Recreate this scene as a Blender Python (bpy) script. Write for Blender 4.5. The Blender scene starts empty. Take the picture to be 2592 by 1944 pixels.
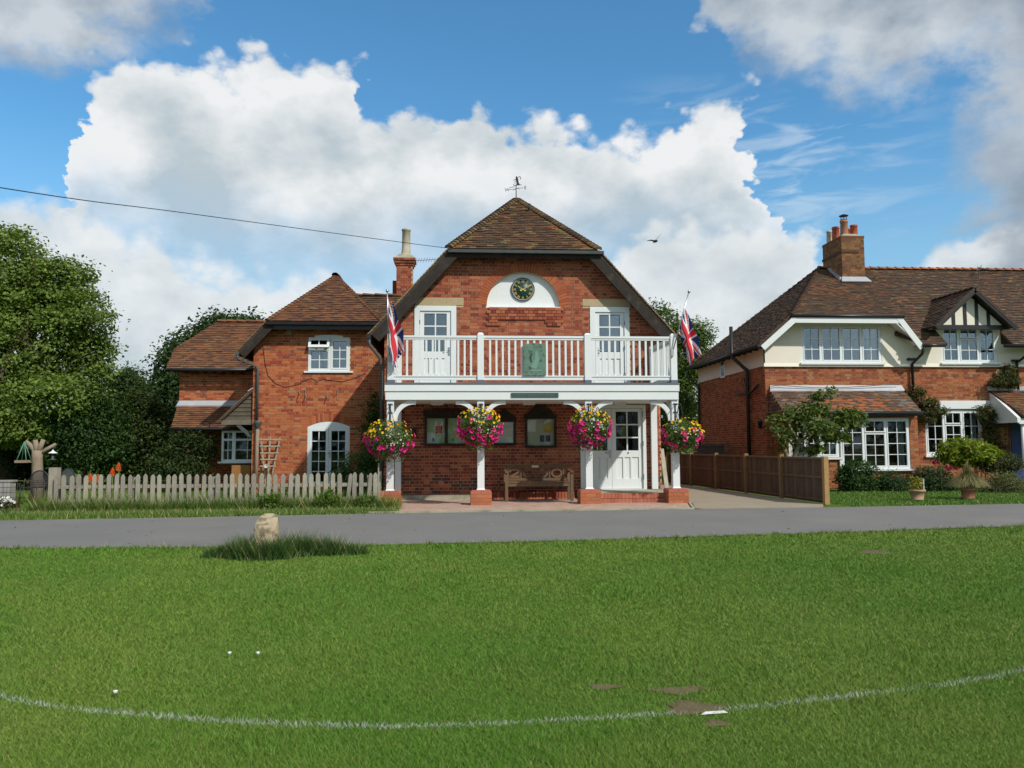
import bpy, math, random
import numpy as np
from mathutils import Vector, Matrix
from mathutils.geometry import tessellate_polygon

random.seed(11)
RNG = np.random.default_rng(7)
S = bpy.context.scene
COL = S.collection
R_ = math.radians

# ------------------------------------------------------------------ camera
FPX = 2050.0                                   # focal length in photograph pixels (2592 wide)
CAM = Vector((0.0, -19.2, 1.24))
YAW, PITCH, ROLL = R_(4.2), R_(4.41), R_(0.29)
FW = Vector((math.sin(YAW) * math.cos(PITCH), math.cos(YAW) * math.cos(PITCH), math.sin(PITCH)))
RT0 = Vector((math.cos(YAW), -math.sin(YAW), 0))
UP0 = RT0.cross(FW)
UP = UP0 * math.cos(ROLL) + RT0 * math.sin(ROLL)
RT = RT0 * math.cos(ROLL) - UP0 * math.sin(ROLL)
cam = bpy.data.cameras.new('camera')
cam.sensor_width = 36
cam.lens = FPX / 2592 * 36
cam.clip_start = 0.1
cam.clip_end = 3000
camo = bpy.data.objects.new('camera', cam)
camo.matrix_world = Matrix(((RT.x, UP.x, -FW.x, CAM.x), (RT.y, UP.y, -FW.y, CAM.y), (RT.z, UP.z, -FW.z, CAM.z), (0, 0, 0, 1)))
COL.objects.link(camo)
S.camera = camo


def ray(u, v):
    return FW + RT * ((u - 1296) / FPX) - UP * ((v - 972) / FPX)


def at(u, v, y):
    """world point seen at photograph pixel (u, v) on the plane Y = y (survey helper)"""
    d = ray(u, v)
    return CAM + d * ((y - CAM.y) / d.y)


# ------------------------------------------------------------------ light
S.view_settings.view_transform = 'Standard'
S.view_settings.look = 'None'
S.view_settings.exposure = -0.06
S.view_settings.gamma = 1.0
S.view_settings.use_curve_mapping = False
S.render.resolution_x, S.render.resolution_y = 1024, 768
S.cycles.max_bounces = 6
S.cycles.diffuse_bounces = 3
S.cycles.transparent_max_bounces = 12
SUN_AZ, SUN_EL = R_(40.0), R_(41.0)            # azimuth from the facade normal (-Y) towards +X
sun_to = Vector((math.sin(SUN_AZ) * math.cos(SUN_EL), -math.cos(SUN_AZ) * math.cos(SUN_EL), math.sin(SUN_EL)))
sl = bpy.data.lights.new('sun', 'SUN')
sl.energy = 4.1
sl.angle = R_(1.4)
sl.color = (1.0, 0.945, 0.86)
so = bpy.data.objects.new('sun', sl)
so.rotation_euler = sun_to.to_track_quat('Z', 'Y').to_euler()
so.location = (10, -20, 30)
COL.objects.link(so)

W = bpy.data.worlds.new('World')
S.world = W
W.use_nodes = True
wt = W.node_tree
wt.nodes.clear()


class X:
    """tiny wrapper so that shader maths can be written as expressions"""
    def __init__(s, nt, sock):
        s.nt, s.k = nt, sock

    def _m(s, op, *o, clamp=False):
        n = s.nt.nodes.new('ShaderNodeMath')
        n.operation = op
        n.use_clamp = clamp
        for i, a in enumerate((s,) + o):
            if isinstance(a, X):
                s.nt.links.new(a.k, n.inputs[i])
            else:
                n.inputs[i].default_value = a
        return X(s.nt, n.outputs[0])

    def __add__(s, o): return s._m('ADD', o)
    __radd__ = __add__
    def __sub__(s, o): return s._m('SUBTRACT', o)
    def __rsub__(s, o): return (s * -1.0) + o
    def __mul__(s, o): return s._m('MULTIPLY', o)
    __rmul__ = __mul__
    def __truediv__(s, o): return s._m('DIVIDE', o)
    def pow(s, o): return s._m('POWER', o)
    def sqrt(s): return s._m('SQRT')
    def max(s, o): return s._m('MAXIMUM', o)
    def min(s, o): return s._m('MINIMUM', o)
    def clamp(s): return s._m('ADD', 0.0, clamp=True)

    def step(s, a, b):
        n = s.nt.nodes.new('ShaderNodeMapRange')
        n.interpolation_type = 'SMOOTHSTEP'
        s.nt.links.new(s.k, n.inputs[0])
        n.inputs[1].default_value, n.inputs[2].default_value = a, b
        return X(s.nt, n.outputs[0])


def mixc(nt, fac, a, b):
    n = nt.nodes.new('ShaderNodeMix')
    n.data_type = 'RGBA'
    for k, val in ((0, fac), (6, a), (7, b)):
        if isinstance(val, X):
            nt.links.new(val.k, n.inputs[k])
        elif isinstance(val, (int, float)):
            n.inputs[k].default_value = val
        else:
            n.inputs[k].default_value = (*val, 1)
    return X(nt, n.outputs[2])


def build_sky():
    nt = wt
    out = nt.nodes.new('ShaderNodeOutputWorld')
    bg = nt.nodes.new('ShaderNodeBackground')
    bg.inputs[1].default_value = 0.1
    nt.links.new(bg.outputs[0], out.inputs[0])
    sky = nt.nodes.new('ShaderNodeTexSky')
    sky.sky_type = 'NISHITA'
    sky.sun_disc = False
    sky.sun_elevation = SUN_EL
    sky.sun_rotation = math.atan2(sun_to.x, sun_to.y)
    sky.air_density, sky.dust_density, sky.ozone_density = 1.0, 0.4, 1.2
    tc = nt.nodes.new('ShaderNodeTexCoord')
    sp = nt.nodes.new('ShaderNodeSeparateXYZ')
    nt.links.new(tc.outputs['Generated'], sp.inputs[0])
    x, y, z = (X(nt, sp.outputs[i]) for i in range(3))
    az = x._m('ARCTAN2', y)
    el = z / (x * x + y * y).sqrt().max(0.02)

    def noise(scale, detail, off=(0, 0, 0), rough=0.55, stretch=(1, 1, 1.5), dist=0.0):
        mp = nt.nodes.new('ShaderNodeMapping')
        mp.inputs[1].default_value = off
        mp.inputs[3].default_value = stretch
        nt.links.new(tc.outputs['Generated'], mp.inputs[0])
        n = nt.nodes.new('ShaderNodeTexNoise')
        n.inputs['Scale'].default_value = scale
        n.inputs['Detail'].default_value = detail
        n.inputs['Roughness'].default_value = rough
        n.inputs['Distortion'].default_value = dist
        nt.links.new(mp.outputs[0], n.inputs[0])
        return X(nt, n.outputs[0])

    def puffs(scale, off=(0, 0, 0)):
        mp = nt.nodes.new('ShaderNodeMapping')
        mp.inputs[1].default_value = off
        nt.links.new(tc.outputs['Generated'], mp.inputs[0])
        n = nt.nodes.new('ShaderNodeTexVoronoi')
        n.feature = 'F1'
        n.inputs['Scale'].default_value = scale
        nt.links.new(mp.outputs[0], n.inputs[0])
        return X(nt, n.outputs[0])

    fa = (az + (noise(8.0, 4, (4, 9, 3), rough=0.62) - 0.5) * 0.16 + (noise(30.0, 4, (1, 5, 3), rough=0.6) - 0.5) * 0.05 + 0.8) / 1.6

    def curve(pts):
        n = nt.nodes.new('ShaderNodeFloatCurve')
        c = n.mapping.curves[0]
        q = []
        for u, v in pts:
            d = ray(u * 1.1718, v * 1.1718)
            q.append(((math.atan2(d.x, d.y) + 0.8) / 1.6, d.z / math.hypot(d.x, d.y)))
        q.sort()
        q = [(0.0, q[0][1])] + q + [(1.0, q[-1][1])]
        c.points[0].location = q[0]
        c.points[1].location = q[-1]
        for p in q[1:-1]:
            c.points.new(*p)
        for p in c.points:
            p.handle_type = 'AUTO_CLAMPED'
        n.mapping.update()
        nt.links.new(fa.k, n.inputs[1])
        return X(nt, n.outputs[0])

    nA = noise(7.0, 6, rough=0.6)
    nB = noise(22.0, 5, (3, 1, 2), rough=0.6)
    pf = puffs(26.0)
    pf2 = puffs(60.0, (1, 2, 3))
    bump = (nA - 0.5) * 0.09 + (nB - 0.5) * 0.055 + (0.45 - pf) * 0.045 + (0.45 - pf2) * 0.018
    soft = (nA - 0.5) * 0.16 + (nB - 0.5) * 0.06
    # towering bank behind the hall, lower banks near the horizon, clouds overhead left and right
    top1 = curve([(-200, 600), (60, 590), (118, 470), (150, 260), (200, 165), (290, 140), (420, 135), (500, 135), (575, 112), (640, 140), (740, 140), (800, 185), (835, 255), (890, 250),
                  (950, 275), (1010, 235), (1080, 262), (1180, 255), (1260, 285), (1340, 275), (1400, 290), (1470, 235), (1540, 200), (1600, 215), (1640, 320), (1668, 420), (1700, 560), (2300, 600)])
    top2 = curve([(-300, 400), (0, 418), (120, 425), (200, 475), (330, 505), (450, 560), (900, 600), (1300, 560), (1390, 490), (1500, 468), (1640, 460), (1720, 495), (1780, 560), (1900, 590), (2060, 520), (2200, 420), (2300, 400)])
    bot3 = curve([(-300, 140), (0, 150), (130, 130), (230, 70), (400, 45), (470, -60), (600, -220), (1000, -300), (1400, -240), (1500, -60), (1545, 70), (1640, 130), (1720, 175), (1830, 215), (1960, 200), (2060, 150), (2130, 150), (2300, 260)])
    d1 = (top1 + bump - el).step(-0.006, 0.02)
    d1b = (el - (0.22 + soft * 0.9)).step(-0.06, 0.12)
    d1 = d1 * (d1b * 0.75 + 0.25)
    d2 = (top2 + bump * 0.8 - el).step(-0.006, 0.03)
    d3 = (el - bot3 + soft * 1.3).step(-0.03, 0.06)
    dr = ray(2075 * 1.1718, 300 * 1.1718)
    a6 = math.atan2(dr.x, dr.y)
    d6 = (az - a6 + soft * 0.9 + (nB - 0.5) * 0.05).step(-0.015, 0.05) * (2.6 - az).step(0.0, 0.6)
    # beyond the picture the same broken cloud goes on
    away = (az * az).step(0.75, 1.3)
    cover = (noise(2.6, 5, (5, 2, 9), rough=0.6) - 0.55).step(0.0, 0.12)
    high = el.step(0.62, 0.95)
    d4 = cover * away.max(high)
    # cirrus streaks right of centre
    wisp = noise(9.0, 4, (2, 7, 1), stretch=(1.0, 1.0, 5.0), dist=0.6)
    d5 = (wisp - 0.47).step(0.0, 0.2) * (az - 0.17).step(0.0, 0.12) * (0.62 - az).step(0.0, 0.2) * (el - 0.2).step(0.0, 0.1) * (0.48 - el).step(0.0, 0.12) * 0.42
    haze = (0.40 - el).step(0.0, 0.40) * 0.80
    # light and shade inside the clouds: denser towards the sun side is brighter
    s1 = noise(9.0, 5, rough=0.55)
    s2 = noise(9.0, 5, (-0.055, 0.02, -0.075), rough=0.55)
    g = (s1 - s2) * 2.6
    core = (top1 + bump - el).step(0.0, 0.16)
    big = noise(3.2, 2, (2, 2, 6), rough=0.5)
    lit1 = (0.88 - core * 0.50 + g * 0.9 + (nB - 0.5) * 0.5 + (big - 0.5) * 1.1).clamp()
    core2 = (top2 + bump * 0.8 - el).step(0.0, 0.13)
    lit2 = (0.86 - core2 * 0.45 + g * 0.6 + (nB - 0.5) * 0.3).clamp()
    core3 = (el - bot3 + soft * 1.3).step(0.02, 0.2)
    lit3 = (0.62 - core3 * 0.3 + g + (nB - 0.5) * 0.3).clamp()
    k = 10.0
    white = (0.92 * k, 0.93 * k, 0.93 * k)
    grey = (0.53 * k, 0.61 * k, 0.65 * k)
    dark = (0.30 * k, 0.365 * k, 0.44 * k)
    pale = (0.42 * k, 0.62 * k, 0.74 * k)
    # deepen the clear sky a little towards what the photograph shows
    hs = nt.nodes.new('ShaderNodeVectorMath')
    hs.operation = 'MULTIPLY'
    hs.inputs[1].default_value = (0.80, 1.50, 1.75)
    nt.links.new(sky.outputs[0], hs.inputs[0])
    c = X(nt, hs.outputs[0])
    c = mixc(nt, haze, c, pale)
    c = mixc(nt, d5, c, (0.75 * k, 0.85 * k, 0.92 * k))
    c = mixc(nt, d1 * 0.97, c, mixc(nt, lit1, grey, white))
    c = mixc(nt, d2 * 0.9, c, mixc(nt, lit2, grey, white))
    c = mixc(nt, d3 * 0.94, c, mixc(nt, lit3, dark, (0.66 * k, 0.71 * k, 0.75 * k)))
    c = mixc(nt, d6 * 0.92, c, mixc(nt, (lit3 * 0.75).clamp(), dark, (0.58 * k, 0.64 * k, 0.70 * k)))
    c = mixc(nt, d4 * 0.9, c, mixc(nt, (0.55 + g).clamp(), grey, white))
    nt.links.new(c.k, bg.inputs[0])


build_sky()

# ------------------------------------------------------------------ materials
MATS = {}


def material(name, col=(0.5, 0.5, 0.5), rough=0.7, tint=False, var=0.25, scale=6.0, bump=0.0, bscale=40.0, spec=0.35, metal=0.0, fine=0.12, fscale=60.0, stain=None, sheen=0.0):
    """procedural surface: base colour (or the per-piece 'tint' attribute) broken up by two noises in world space"""
    m = bpy.data.materials.new(name)
    m.use_nodes = True
    nt = m.node_tree
    p = nt.nodes['Principled BSDF']
    p.inputs['Roughness'].default_value = rough
    p.inputs['Specular IOR Level'].default_value = spec
    p.inputs['Metallic'].default_value = metal
    geo = nt.nodes.new('ShaderNodeNewGeometry')

    def noise(sc, det=5):
        n = nt.nodes.new('ShaderNodeTexNoise')
        n.inputs['Scale'].default_value = sc
        n.inputs['Detail'].default_value = det
        nt.links.new(geo.outputs['Position'], n.inputs[0])
        return X(nt, n.outputs[0])
    if tint:
        at_ = nt.nodes.new('ShaderNodeAttribute')
        at_.attribute_name = 'tint'
        base = X(nt, at_.outputs['Color'])
    else:
        rgb = nt.nodes.new('ShaderNodeRGB')
        rgb.outputs[0].default_value = (*col, 1)
        base = X(nt, rgb.outputs[0])
    fac = 1.0 + (noise(scale) - 0.5) * (2 * var) + (noise(fscale, 3) - 0.5) * (2 * fine)
    v = nt.nodes.new('ShaderNodeVectorMath')
    v.operation = 'SCALE'
    nt.links.new(base.k, v.inputs[0])
    nt.links.new(fac.k, v.inputs[3])
    c = X(nt, v.outputs[0])
    if stain:
        scol, ssc, lo, hi, amt = stain
        c = mixc(nt, noise(ssc, 6).step(lo, hi) * amt, c, scol)
    nt.links.new(c.k, p.inputs['Base Color'])
    if bump:
        b = nt.nodes.new('ShaderNodeBump')
        b.inputs['Strength'].default_value = bump
        b.inputs['Distance'].default_value = 0.01
        nt.links.new(noise(bscale, 6).k, b.inputs['Height'])
        nt.links.new(b.outputs[0], p.inputs['Normal'])
    MATS[name] = m
    return m


def leaf_material(name, trans=0.35, rough=0.55):
    m = bpy.data.materials.new(name)
    m.use_nodes = True
    nt = m.node_tree
    p = nt.nodes['Principled BSDF']
    p.inputs['Roughness'].default_value = rough
    p.inputs['Specular IOR Level'].default_value = 0.25
    a = nt.nodes.new('ShaderNodeAttribute')
    a.attribute_name = 'tint'
    nt.links.new(a.outputs['Color'], p.inputs['Base Color'])
    MATS[name] = m
    if trans == 0:
        return m
    t = nt.nodes.new('ShaderNodeBsdfTranslucent')
    sc = nt.nodes.new('ShaderNodeVectorMath')
    sc.operation = 'MULTIPLY'
    sc.inputs[1].default_value = (1.5, 1.6, 0.7)
    nt.links.new(a.outputs['Color'], sc.inputs[0])
    nt.links.new(sc.outputs[0], t.inputs[0])
    mx = nt.nodes.new('ShaderNodeMixShader')
    mx.inputs[0].default_value = trans
    nt.links.new(p.outputs[0], mx.inputs[1])
    nt.links.new(t.outputs[0], mx.inputs[2])
    nt.links.new(mx.outputs[0], nt.nodes['Material Output'].inputs[0])
    MATS[name] = m
    return m


def glass_material(name, refl=0.16, tintc=(0.80, 0.86, 0.88)):
    m = bpy.data.materials.new(name)
    m.use_nodes = True
    nt = m.node_tree
    nt.nodes.remove(nt.nodes['Principled BSDF'])
    g = nt.nodes.new('ShaderNodeBsdfGlossy')
    g.inputs['Roughness'].default_value = 0.03
    g.inputs['Color'].default_value = (0.72, 0.88, 1.0, 1)
    geo = nt.nodes.new('ShaderNodeNewGeometry')
    n = nt.nodes.new('ShaderNodeTexNoise')
    n.inputs['Scale'].default_value = 2.5
    nt.links.new(geo.outputs['Position'], n.inputs[0])
    b = nt.nodes.new('ShaderNodeBump')
    b.inputs['Strength'].default_value = 0.06
    b.inputs['Distance'].default_value = 0.01
    nt.links.new(n.outputs[0], b.inputs['Height'])
    nt.links.new(b.outputs[0], g.inputs['Normal'])
    t = nt.nodes.new('ShaderNodeBsdfTransparent')
    t.inputs[0].default_value = (*tintc, 1)
    mx = nt.nodes.new('ShaderNodeMixShader')
    mx.inputs[0].default_value = refl
    nt.links.new(t.outputs[0], mx.inputs[1])
    nt.links.new(g.outputs[0], mx.inputs[2])
    nt.links.new(mx.outputs[0], nt.nodes['Material Output'].inputs[0])
    MATS[name] = m
    return m


material('brick', tint=True, rough=0.9, var=0.16, scale=3.0, fine=0.22, fscale=45, spec=0.2)
material('mortar', (0.52, 0.405, 0.25), rough=0.95, var=0.3, scale=2.0, fine=0.2, spec=0.1, stain=((0.30, 0.19, 0.11), 1.4, 0.5, 0.8, 0.5))
material('tile', tint=True, rough=0.85, var=0.28, scale=1.6, fine=0.25, fscale=30, spec=0.25, stain=((0.16, 0.12, 0.06), 2.3, 0.55, 0.8, 0.45))
material('roof_deck', (0.06, 0.045, 0.035), rough=0.9)
material('white_paint', (0.70, 0.745, 0.745), rough=0.45, var=0.05, scale=1.5, fine=0.03, spec=0.4, stain=((0.62, 0.63, 0.58), 3.0, 0.6, 0.85, 0.35))
material('white_plastic', (0.72, 0.77, 0.78), rough=0.3, var=0.03, fine=0.02, spec=0.5)
material('render_cream', (0.76, 0.73, 0.62), rough=0.9, var=0.06, scale=1.3, fine=0.05, bump=0.3, bscale=60, stain=((0.60, 0.55, 0.43), 1.8, 0.6, 0.9, 0.4))
material('panel_white', (0.72, 0.75, 0.75), rough=0.8, var=0.04, fine=0.03)
material('dark_wood', (0.032, 0.026, 0.022), rough=0.8, var=0.4, scale=8, fine=0.3, spec=0.2, stain=((0.075, 0.062, 0.052), 5.0, 0.5, 0.75, 0.6))
material('black_paint', (0.018, 0.018, 0.02), rough=0.4, var=0.3, spec=0.45)
material('black_iron', (0.02, 0.022, 0.03), rough=0.45, spec=0.4)
material('grey_paint', (0.075, 0.085, 0.085), rough=0.55, var=0.2)
material('lead', (0.38, 0.40, 0.43), rough=0.55, var=0.25, scale=4, spec=0.5)
material('lead_dark', (0.11, 0.13, 0.17), rough=0.5, var=0.25, scale=4, spec=0.5)
material('stone', (0.42, 0.33, 0.2), rough=0.9, var=0.22, scale=4, fine=0.15)
material('concrete', (0.36, 0.34, 0.26), rough=0.95, var=0.3, scale=3, fine=0.2, stain=((0.13, 0.15, 0.07), 2.5, 0.45, 0.7, 0.7))
material('plank_grey', tint=True, rough=0.9, var=0.25, scale=5, fine=0.25, fscale=30, spec=0.15)
material('plank_brown', tint=True, rough=0.9, var=0.3, scale=4, fine=0.25, fscale=30, spec=0.15)
material('teak', (0.145, 0.088, 0.045), rough=0.65, var=0.35, scale=5, fine=0.2, fscale=40, stain=((0.11, 0.088, 0.066), 3.0, 0.45, 0.7, 0.7))
material('bark', (0.10, 0.075, 0.05), rough=0.95, var=0.4, scale=6, fine=0.3, bump=0.5)
material('bare_wood', (0.25, 0.20, 0.145), rough=0.85, var=0.25, scale=5, fine=0.2)
material('terracotta', (0.36, 0.17, 0.10), rough=0.85, var=0.25, scale=8, fine=0.1)
material('terracotta_pale', (0.38, 0.24, 0.16), rough=0.9, var=0.3, scale=9, fine=0.1)
material('pot_red', (0.40, 0.10, 0.05), rough=0.75, var=0.25, scale=6)
material('pot_cream', (0.47, 0.42, 0.31), rough=0.8, var=0.3, scale=5, stain=((0.2, 0.16, 0.1), 4, 0.5, 0.8, 0.6))
material('steel', (0.45, 0.46, 0.48), rough=0.3, metal=0.9, var=0.05)
material('clock_green', (0.012, 0.055, 0.042), rough=0.4, var=0.15)
material('clock_rim', (0.06, 0.10, 0.18), rough=0.35)
material('gold', (0.72, 0.55, 0.20), rough=0.4, var=0.08, spec=0.5)
material('bronze_patina', (0.11, 0.20, 0.15), rough=0.75, var=0.35, scale=7, fine=0.2, stain=((0.035, 0.05, 0.045), 9, 0.52, 0.68, 0.8))
material('plaque_green', (0.045, 0.085, 0.075), rough=0.5, var=0.3, scale=12, fine=0.25, fscale=70)
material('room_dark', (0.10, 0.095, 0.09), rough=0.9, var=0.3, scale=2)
material('curtain', (0.62, 0.66, 0.62), rough=0.9, var=0.08)
material('curtain_blue', (0.38, 0.50, 0.58), rough=0.9, var=0.1)
material('paint', tint=True, rough=0.6, var=0.03, fine=0.03)
material('cloth', tint=True, rough=0.85, var=0.08, scale=5, fine=0.04)
material('asphalt', (0.168, 0.167, 0.163), rough=0.85, var=0.16, scale=0.8, fine=0.35, fscale=130, bump=0.4, bscale=160, spec=0.3, stain=((0.22, 0.205, 0.18), 0.6, 0.5, 0.8, 0.55))
material('drive_gravel', (0.30, 0.255, 0.19), rough=0.95, var=0.16, scale=1.6, fine=0.45, fscale=90, bump=0.6, bscale=110)
material('paver', tint=True, rough=0.9, var=0.15, scale=3, fine=0.2)
material('soil', (0.115, 0.090, 0.046), rough=0.95, var=0.3, scale=9, fine=0.35, fscale=60, bump=0.6)
material('chalk', (0.74, 0.76, 0.72), rough=0.95, var=0.12, scale=14)
material('lawn', (0.074, 0.130, 0.020), rough=0.95, var=0.22, scale=0.9, fine=0.4, fscale=55, spec=0.1, bump=0.6, bscale=70, stain=((0.11, 0.135, 0.03), 1.7, 0.5, 0.75, 0.6))
leaf_material('leaf')
leaf_material('grass_blade', 0.0, 0.6)
leaf_material('petal', 0.25, 0.7)
glass_material('glass', 0.18)
glass_material('glass_dim', 0.06, (0.7, 0.74, 0.74))
glass_material('glass_board', 0.05, (0.9, 0.93, 0.9))

# ------------------------------------------------------------------ mesh helpers
OFF = {}


class MB:
    def __init__(s):
        s.v, s.f, s.c, s.s = [], [], [], []

    def face(s, pts, col=(1, 1, 1), smooth=False):
        i = len(s.v)
        s.v += [tuple(p) for p in pts]
        s.f.append(tuple(range(i, i + len(pts))))
        s.c.append(col)
        s.s.append(smooth)

    def hexa(s, p, col=(1, 1, 1), skip=()):
        i = len(s.v)
        s.v += [tuple(q) for q in p]
        for k, f in enumerate(((0, 3, 2, 1), (4, 5, 6, 7), (0, 1, 5, 4), (1, 2, 6, 5), (2, 3, 7, 6), (3, 0, 4, 7))):
            if k in skip:
                continue
            s.f.append(tuple(i + j for j in f))
            s.c.append(col)
            s.s.append(False)

    def box(s, x0, x1, y0, y1, z0, z1, col=(1, 1, 1)):
        s.hexa(((x0, y0, z0), (x1, y0, z0), (x1, y1, z0), (x0, y1, z0), (x0, y0, z1), (x1, y0, z1), (x1, y1, z1), (x0, y1, z1)), col)
        return s

    def obox(s, o, ex, ey, ez, a, b, c, col=(1, 1, 1)):
        """box of half sizes a, b, c about o along the axes ex, ey, ez"""
        o = Vector(o)
        P = [o + ex * (sa * a) + ey * (sb * b) + ez * (sc * c) for sc in (-1, 1) for sa, sb in ((-1, -1), (1, -1), (1, 1), (-1, 1))]
        s.hexa(P, col)
        return s

    def bar(s, p, q, w, h, up=(0, 0, 1), col=(1, 1, 1)):
        p, q = Vector(p), Vector(q)
        ez = (q - p).normalized()
        up = Vector(up)
        ex = up.cross(ez)
        if ex.length < 1e-4:
            ex = Vector((1, 0, 0))
        ex.normalize()
        ey = ez.cross(ex)
        s.obox((p + q) / 2, ex, ey, ez, w / 2, h / 2, (q - p).length / 2, col)
        return s

    def prism(s, poly, y0, y1, col=(1, 1, 1), axis='y'):
        """polygon (a, b) extruded: axis y -> (a, y, b); axis z -> (a, b, z); axis x -> (x, a, b)"""
        mp = {'y': lambda a, b, c: (a, c, b), 'z': lambda a, b, c: (a, b, c), 'x': lambda a, b, c: (c, a, b)}[axis]
        n = len(poly)
        i = len(s.v)
        s.v += [mp(a, b, y0) for a, b in poly] + [mp(a, b, y1) for a, b in poly]
        s.f += [tuple(range(i, i + n)), tuple(range(i + 2 * n - 1, i + n - 1, -1))]
        s.f += [(i + k, i + n + k, i + n + (k + 1) % n, i + (k + 1) % n) for k in range(n)]
        s.c += [col] * (n + 2)
        s.s += [False] * (n + 2)
        return s

    def ribbon(s, path, w, y0, y1, col=(1, 1, 1), closed=False):
        """flat band of width w along a path in the XZ plane, extruded from y0 to y1"""
        n = len(path)
        L, Rr = [], []
        for k in range(n):
            a = Vector(path[(k - 1) % n if closed else max(k - 1, 0)])
            b = Vector(path[(k + 1) % n if closed else min(k + 1, n - 1)])
            t = (b - a).normalized()
            nn = Vector((-t.y, t.x))
            p = Vector(path[k])
            ww = w[k] if isinstance(w, (list, tuple)) else w
            L.append(p + nn * ww / 2)
            Rr.append(p - nn * ww / 2)
        for k in range(n if closed else n - 1):
            j = (k + 1) % n
            q = (L[k], L[j], Rr[j], Rr[k])
            s.hexa([(p.x, y0, p.y) for p in q] + [(p.x, y1, p.y) for p in q], col)
        return s

    def tube(s, pts, r, n=8, col=(1, 1, 1), cap=True):
        pts = [Vector(p) for p in pts]
        m = len(pts)
        i0 = len(s.v)
        prev = None
        for k, p in enumerate(pts):
            t = (pts[min(k + 1, m - 1)] - pts[max(k - 1, 0)]).normalized()
            if prev is None:
                a = t.orthogonal().normalized()
            else:
                a = (prev - t * prev.dot(t)).normalized()
            prev = a
            b = t.cross(a)
            rr = r[k] if isinstance(r, (list, tuple)) else r
            for j in range(n):
                g = 2 * math.pi * j / n
                s.v.append(tuple(p + a * (rr * math.cos(g)) + b * (rr * math.sin(g))))
        for k in range(m - 1):
            for j in range(n):
                s.f.append((i0 + k * n + j, i0 + k * n + (j + 1) % n, i0 + (k + 1) * n + (j + 1) % n, i0 + (k + 1) * n + j))
                s.c.append(col)
                s.s.append(n > 5)
        if cap:
            s.f += [tuple(i0 + j for j in range(n))[::-1], tuple(i0 + (m - 1) * n + j for j in range(n))]
            s.c += [col, col]
            s.s += [False, False]
        return s

    def lathe(s, prof, c, n=16, col=(1, 1, 1), axis=None, caps=True):
        c = Vector(c)
        az = Vector(axis or (0, 0, 1)).normalized()
        ax = az.orthogonal().normalized()
        ay = az.cross(ax)
        i0 = len(s.v)
        for r, h in prof:
            for j in range(n):
                g = 2 * math.pi * j / n
                s.v.append(tuple(c + az * h + ax * (r * math.cos(g)) + ay * (r * math.sin(g))))
        for k in range(len(prof) - 1):
            for j in range(n):
                s.f.append((i0 + k * n + j, i0 + k * n + (j + 1) % n, i0 + (k + 1) * n + (j + 1) % n, i0 + (k + 1) * n + j))
                s.c.append(col)
                s.s.append(True)
        for k in (0, len(prof) - 1):
            if caps and prof[k][0] > 1e-4:
                s.f.append(tuple(i0 + k * n + j for j in range(n)))
                s.c.append(col)
                s.s.append(False)
        return s


def raw_mesh(name, v, f, c=None, smooth=None):
    me = bpy.data.meshes.new(name)
    me.from_pydata(v, [], f)
    if c is not None:
        a = me.attributes.new('tint', 'FLOAT_COLOR', 'FACE')
        arr = np.ones((len(f), 4), dtype=np.float32)
        arr[:, :3] = np.asarray(c, dtype=np.float32)
        a.data.foreach_set('color', arr.ravel())
    if smooth is not None and any(smooth):
        me.polygons.foreach_set('use_smooth', np.asarray(smooth, dtype=bool))
    me.update()
    return me


def np_mesh(name, V, F, C):
    """fast mesh from arrays; F has a constant number of corners per face"""
    me = bpy.data.meshes.new(name)
    n, m = F.shape
    me.vertices.add(len(V))
    me.vertices.foreach_set('co', np.ascontiguousarray(V, dtype=np.float32).ravel())
    me.loops.add(n * m)
    me.loops.foreach_set('vertex_index', np.ascontiguousarray(F, dtype=np.int32).ravel())
    me.polygons.add(n)
    me.polygons.foreach_set('loop_start', np.arange(0, n * m, m, dtype=np.int32))
    me.polygons.foreach_set('loop_total', np.full(n, m, dtype=np.int32))
    a = me.attributes.new('tint', 'FLOAT_COLOR', 'FACE')
    arr = np.ones((n, 4), dtype=np.float32)
    arr[:, :3] = C
    a.data.foreach_set('color', arr.ravel())
    me.update(calc_edges=True)
    return me


def tag(o, label=None, cat=None, group=None, kind=None):
    if label:
        o['label'] = label
    if cat:
        o['category'] = cat
    if group:
        o['group'] = group
    if kind:
        o['kind'] = kind
    return o


def thing(name, loc, label, cat, group=None):
    o = bpy.data.objects.new(name, None)
    o.empty_display_size = 0.2
    o.location = loc
    COL.objects.link(o)
    OFF[o.name] = Vector(loc)
    return tag(o, label, cat, group)


def part(name, mb, mat, parent, label=None, kind=None):
    off = OFF[parent.name]
    v = [(p[0] - off.x, p[1] - off.y, p[2] - off.z) for p in mb.v]
    me = raw_mesh(name, v, mb.f, mb.c, mb.s)
    me.materials.append(MATS[mat])
    o = bpy.data.objects.new(name, me)
    o.parent = parent
    COL.objects.link(o)
    OFF[o.name] = off
    return tag(o, label, kind=kind)


def solo(name, mb, mat, label=None, cat=None, group=None, kind=None):
    """a thing that is one mesh, its origin at the middle of its base"""
    A = np.array(mb.v)
    lo, hi = A.min(0), A.max(0)
    org = Vector(((lo[0] + hi[0]) / 2, (lo[1] + hi[1]) / 2, lo[2]))
    me = raw_mesh(name, [(p[0] - org.x, p[1] - org.y, p[2] - org.z) for p in mb.v], mb.f, mb.c, mb.s)
    me.materials.append(MATS[mat])
    o = bpy.data.objects.new(name, me)
    o.location = org
    COL.objects.link(o)
    OFF[o.name] = org
    return tag(o, label, cat, group, kind)


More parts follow.
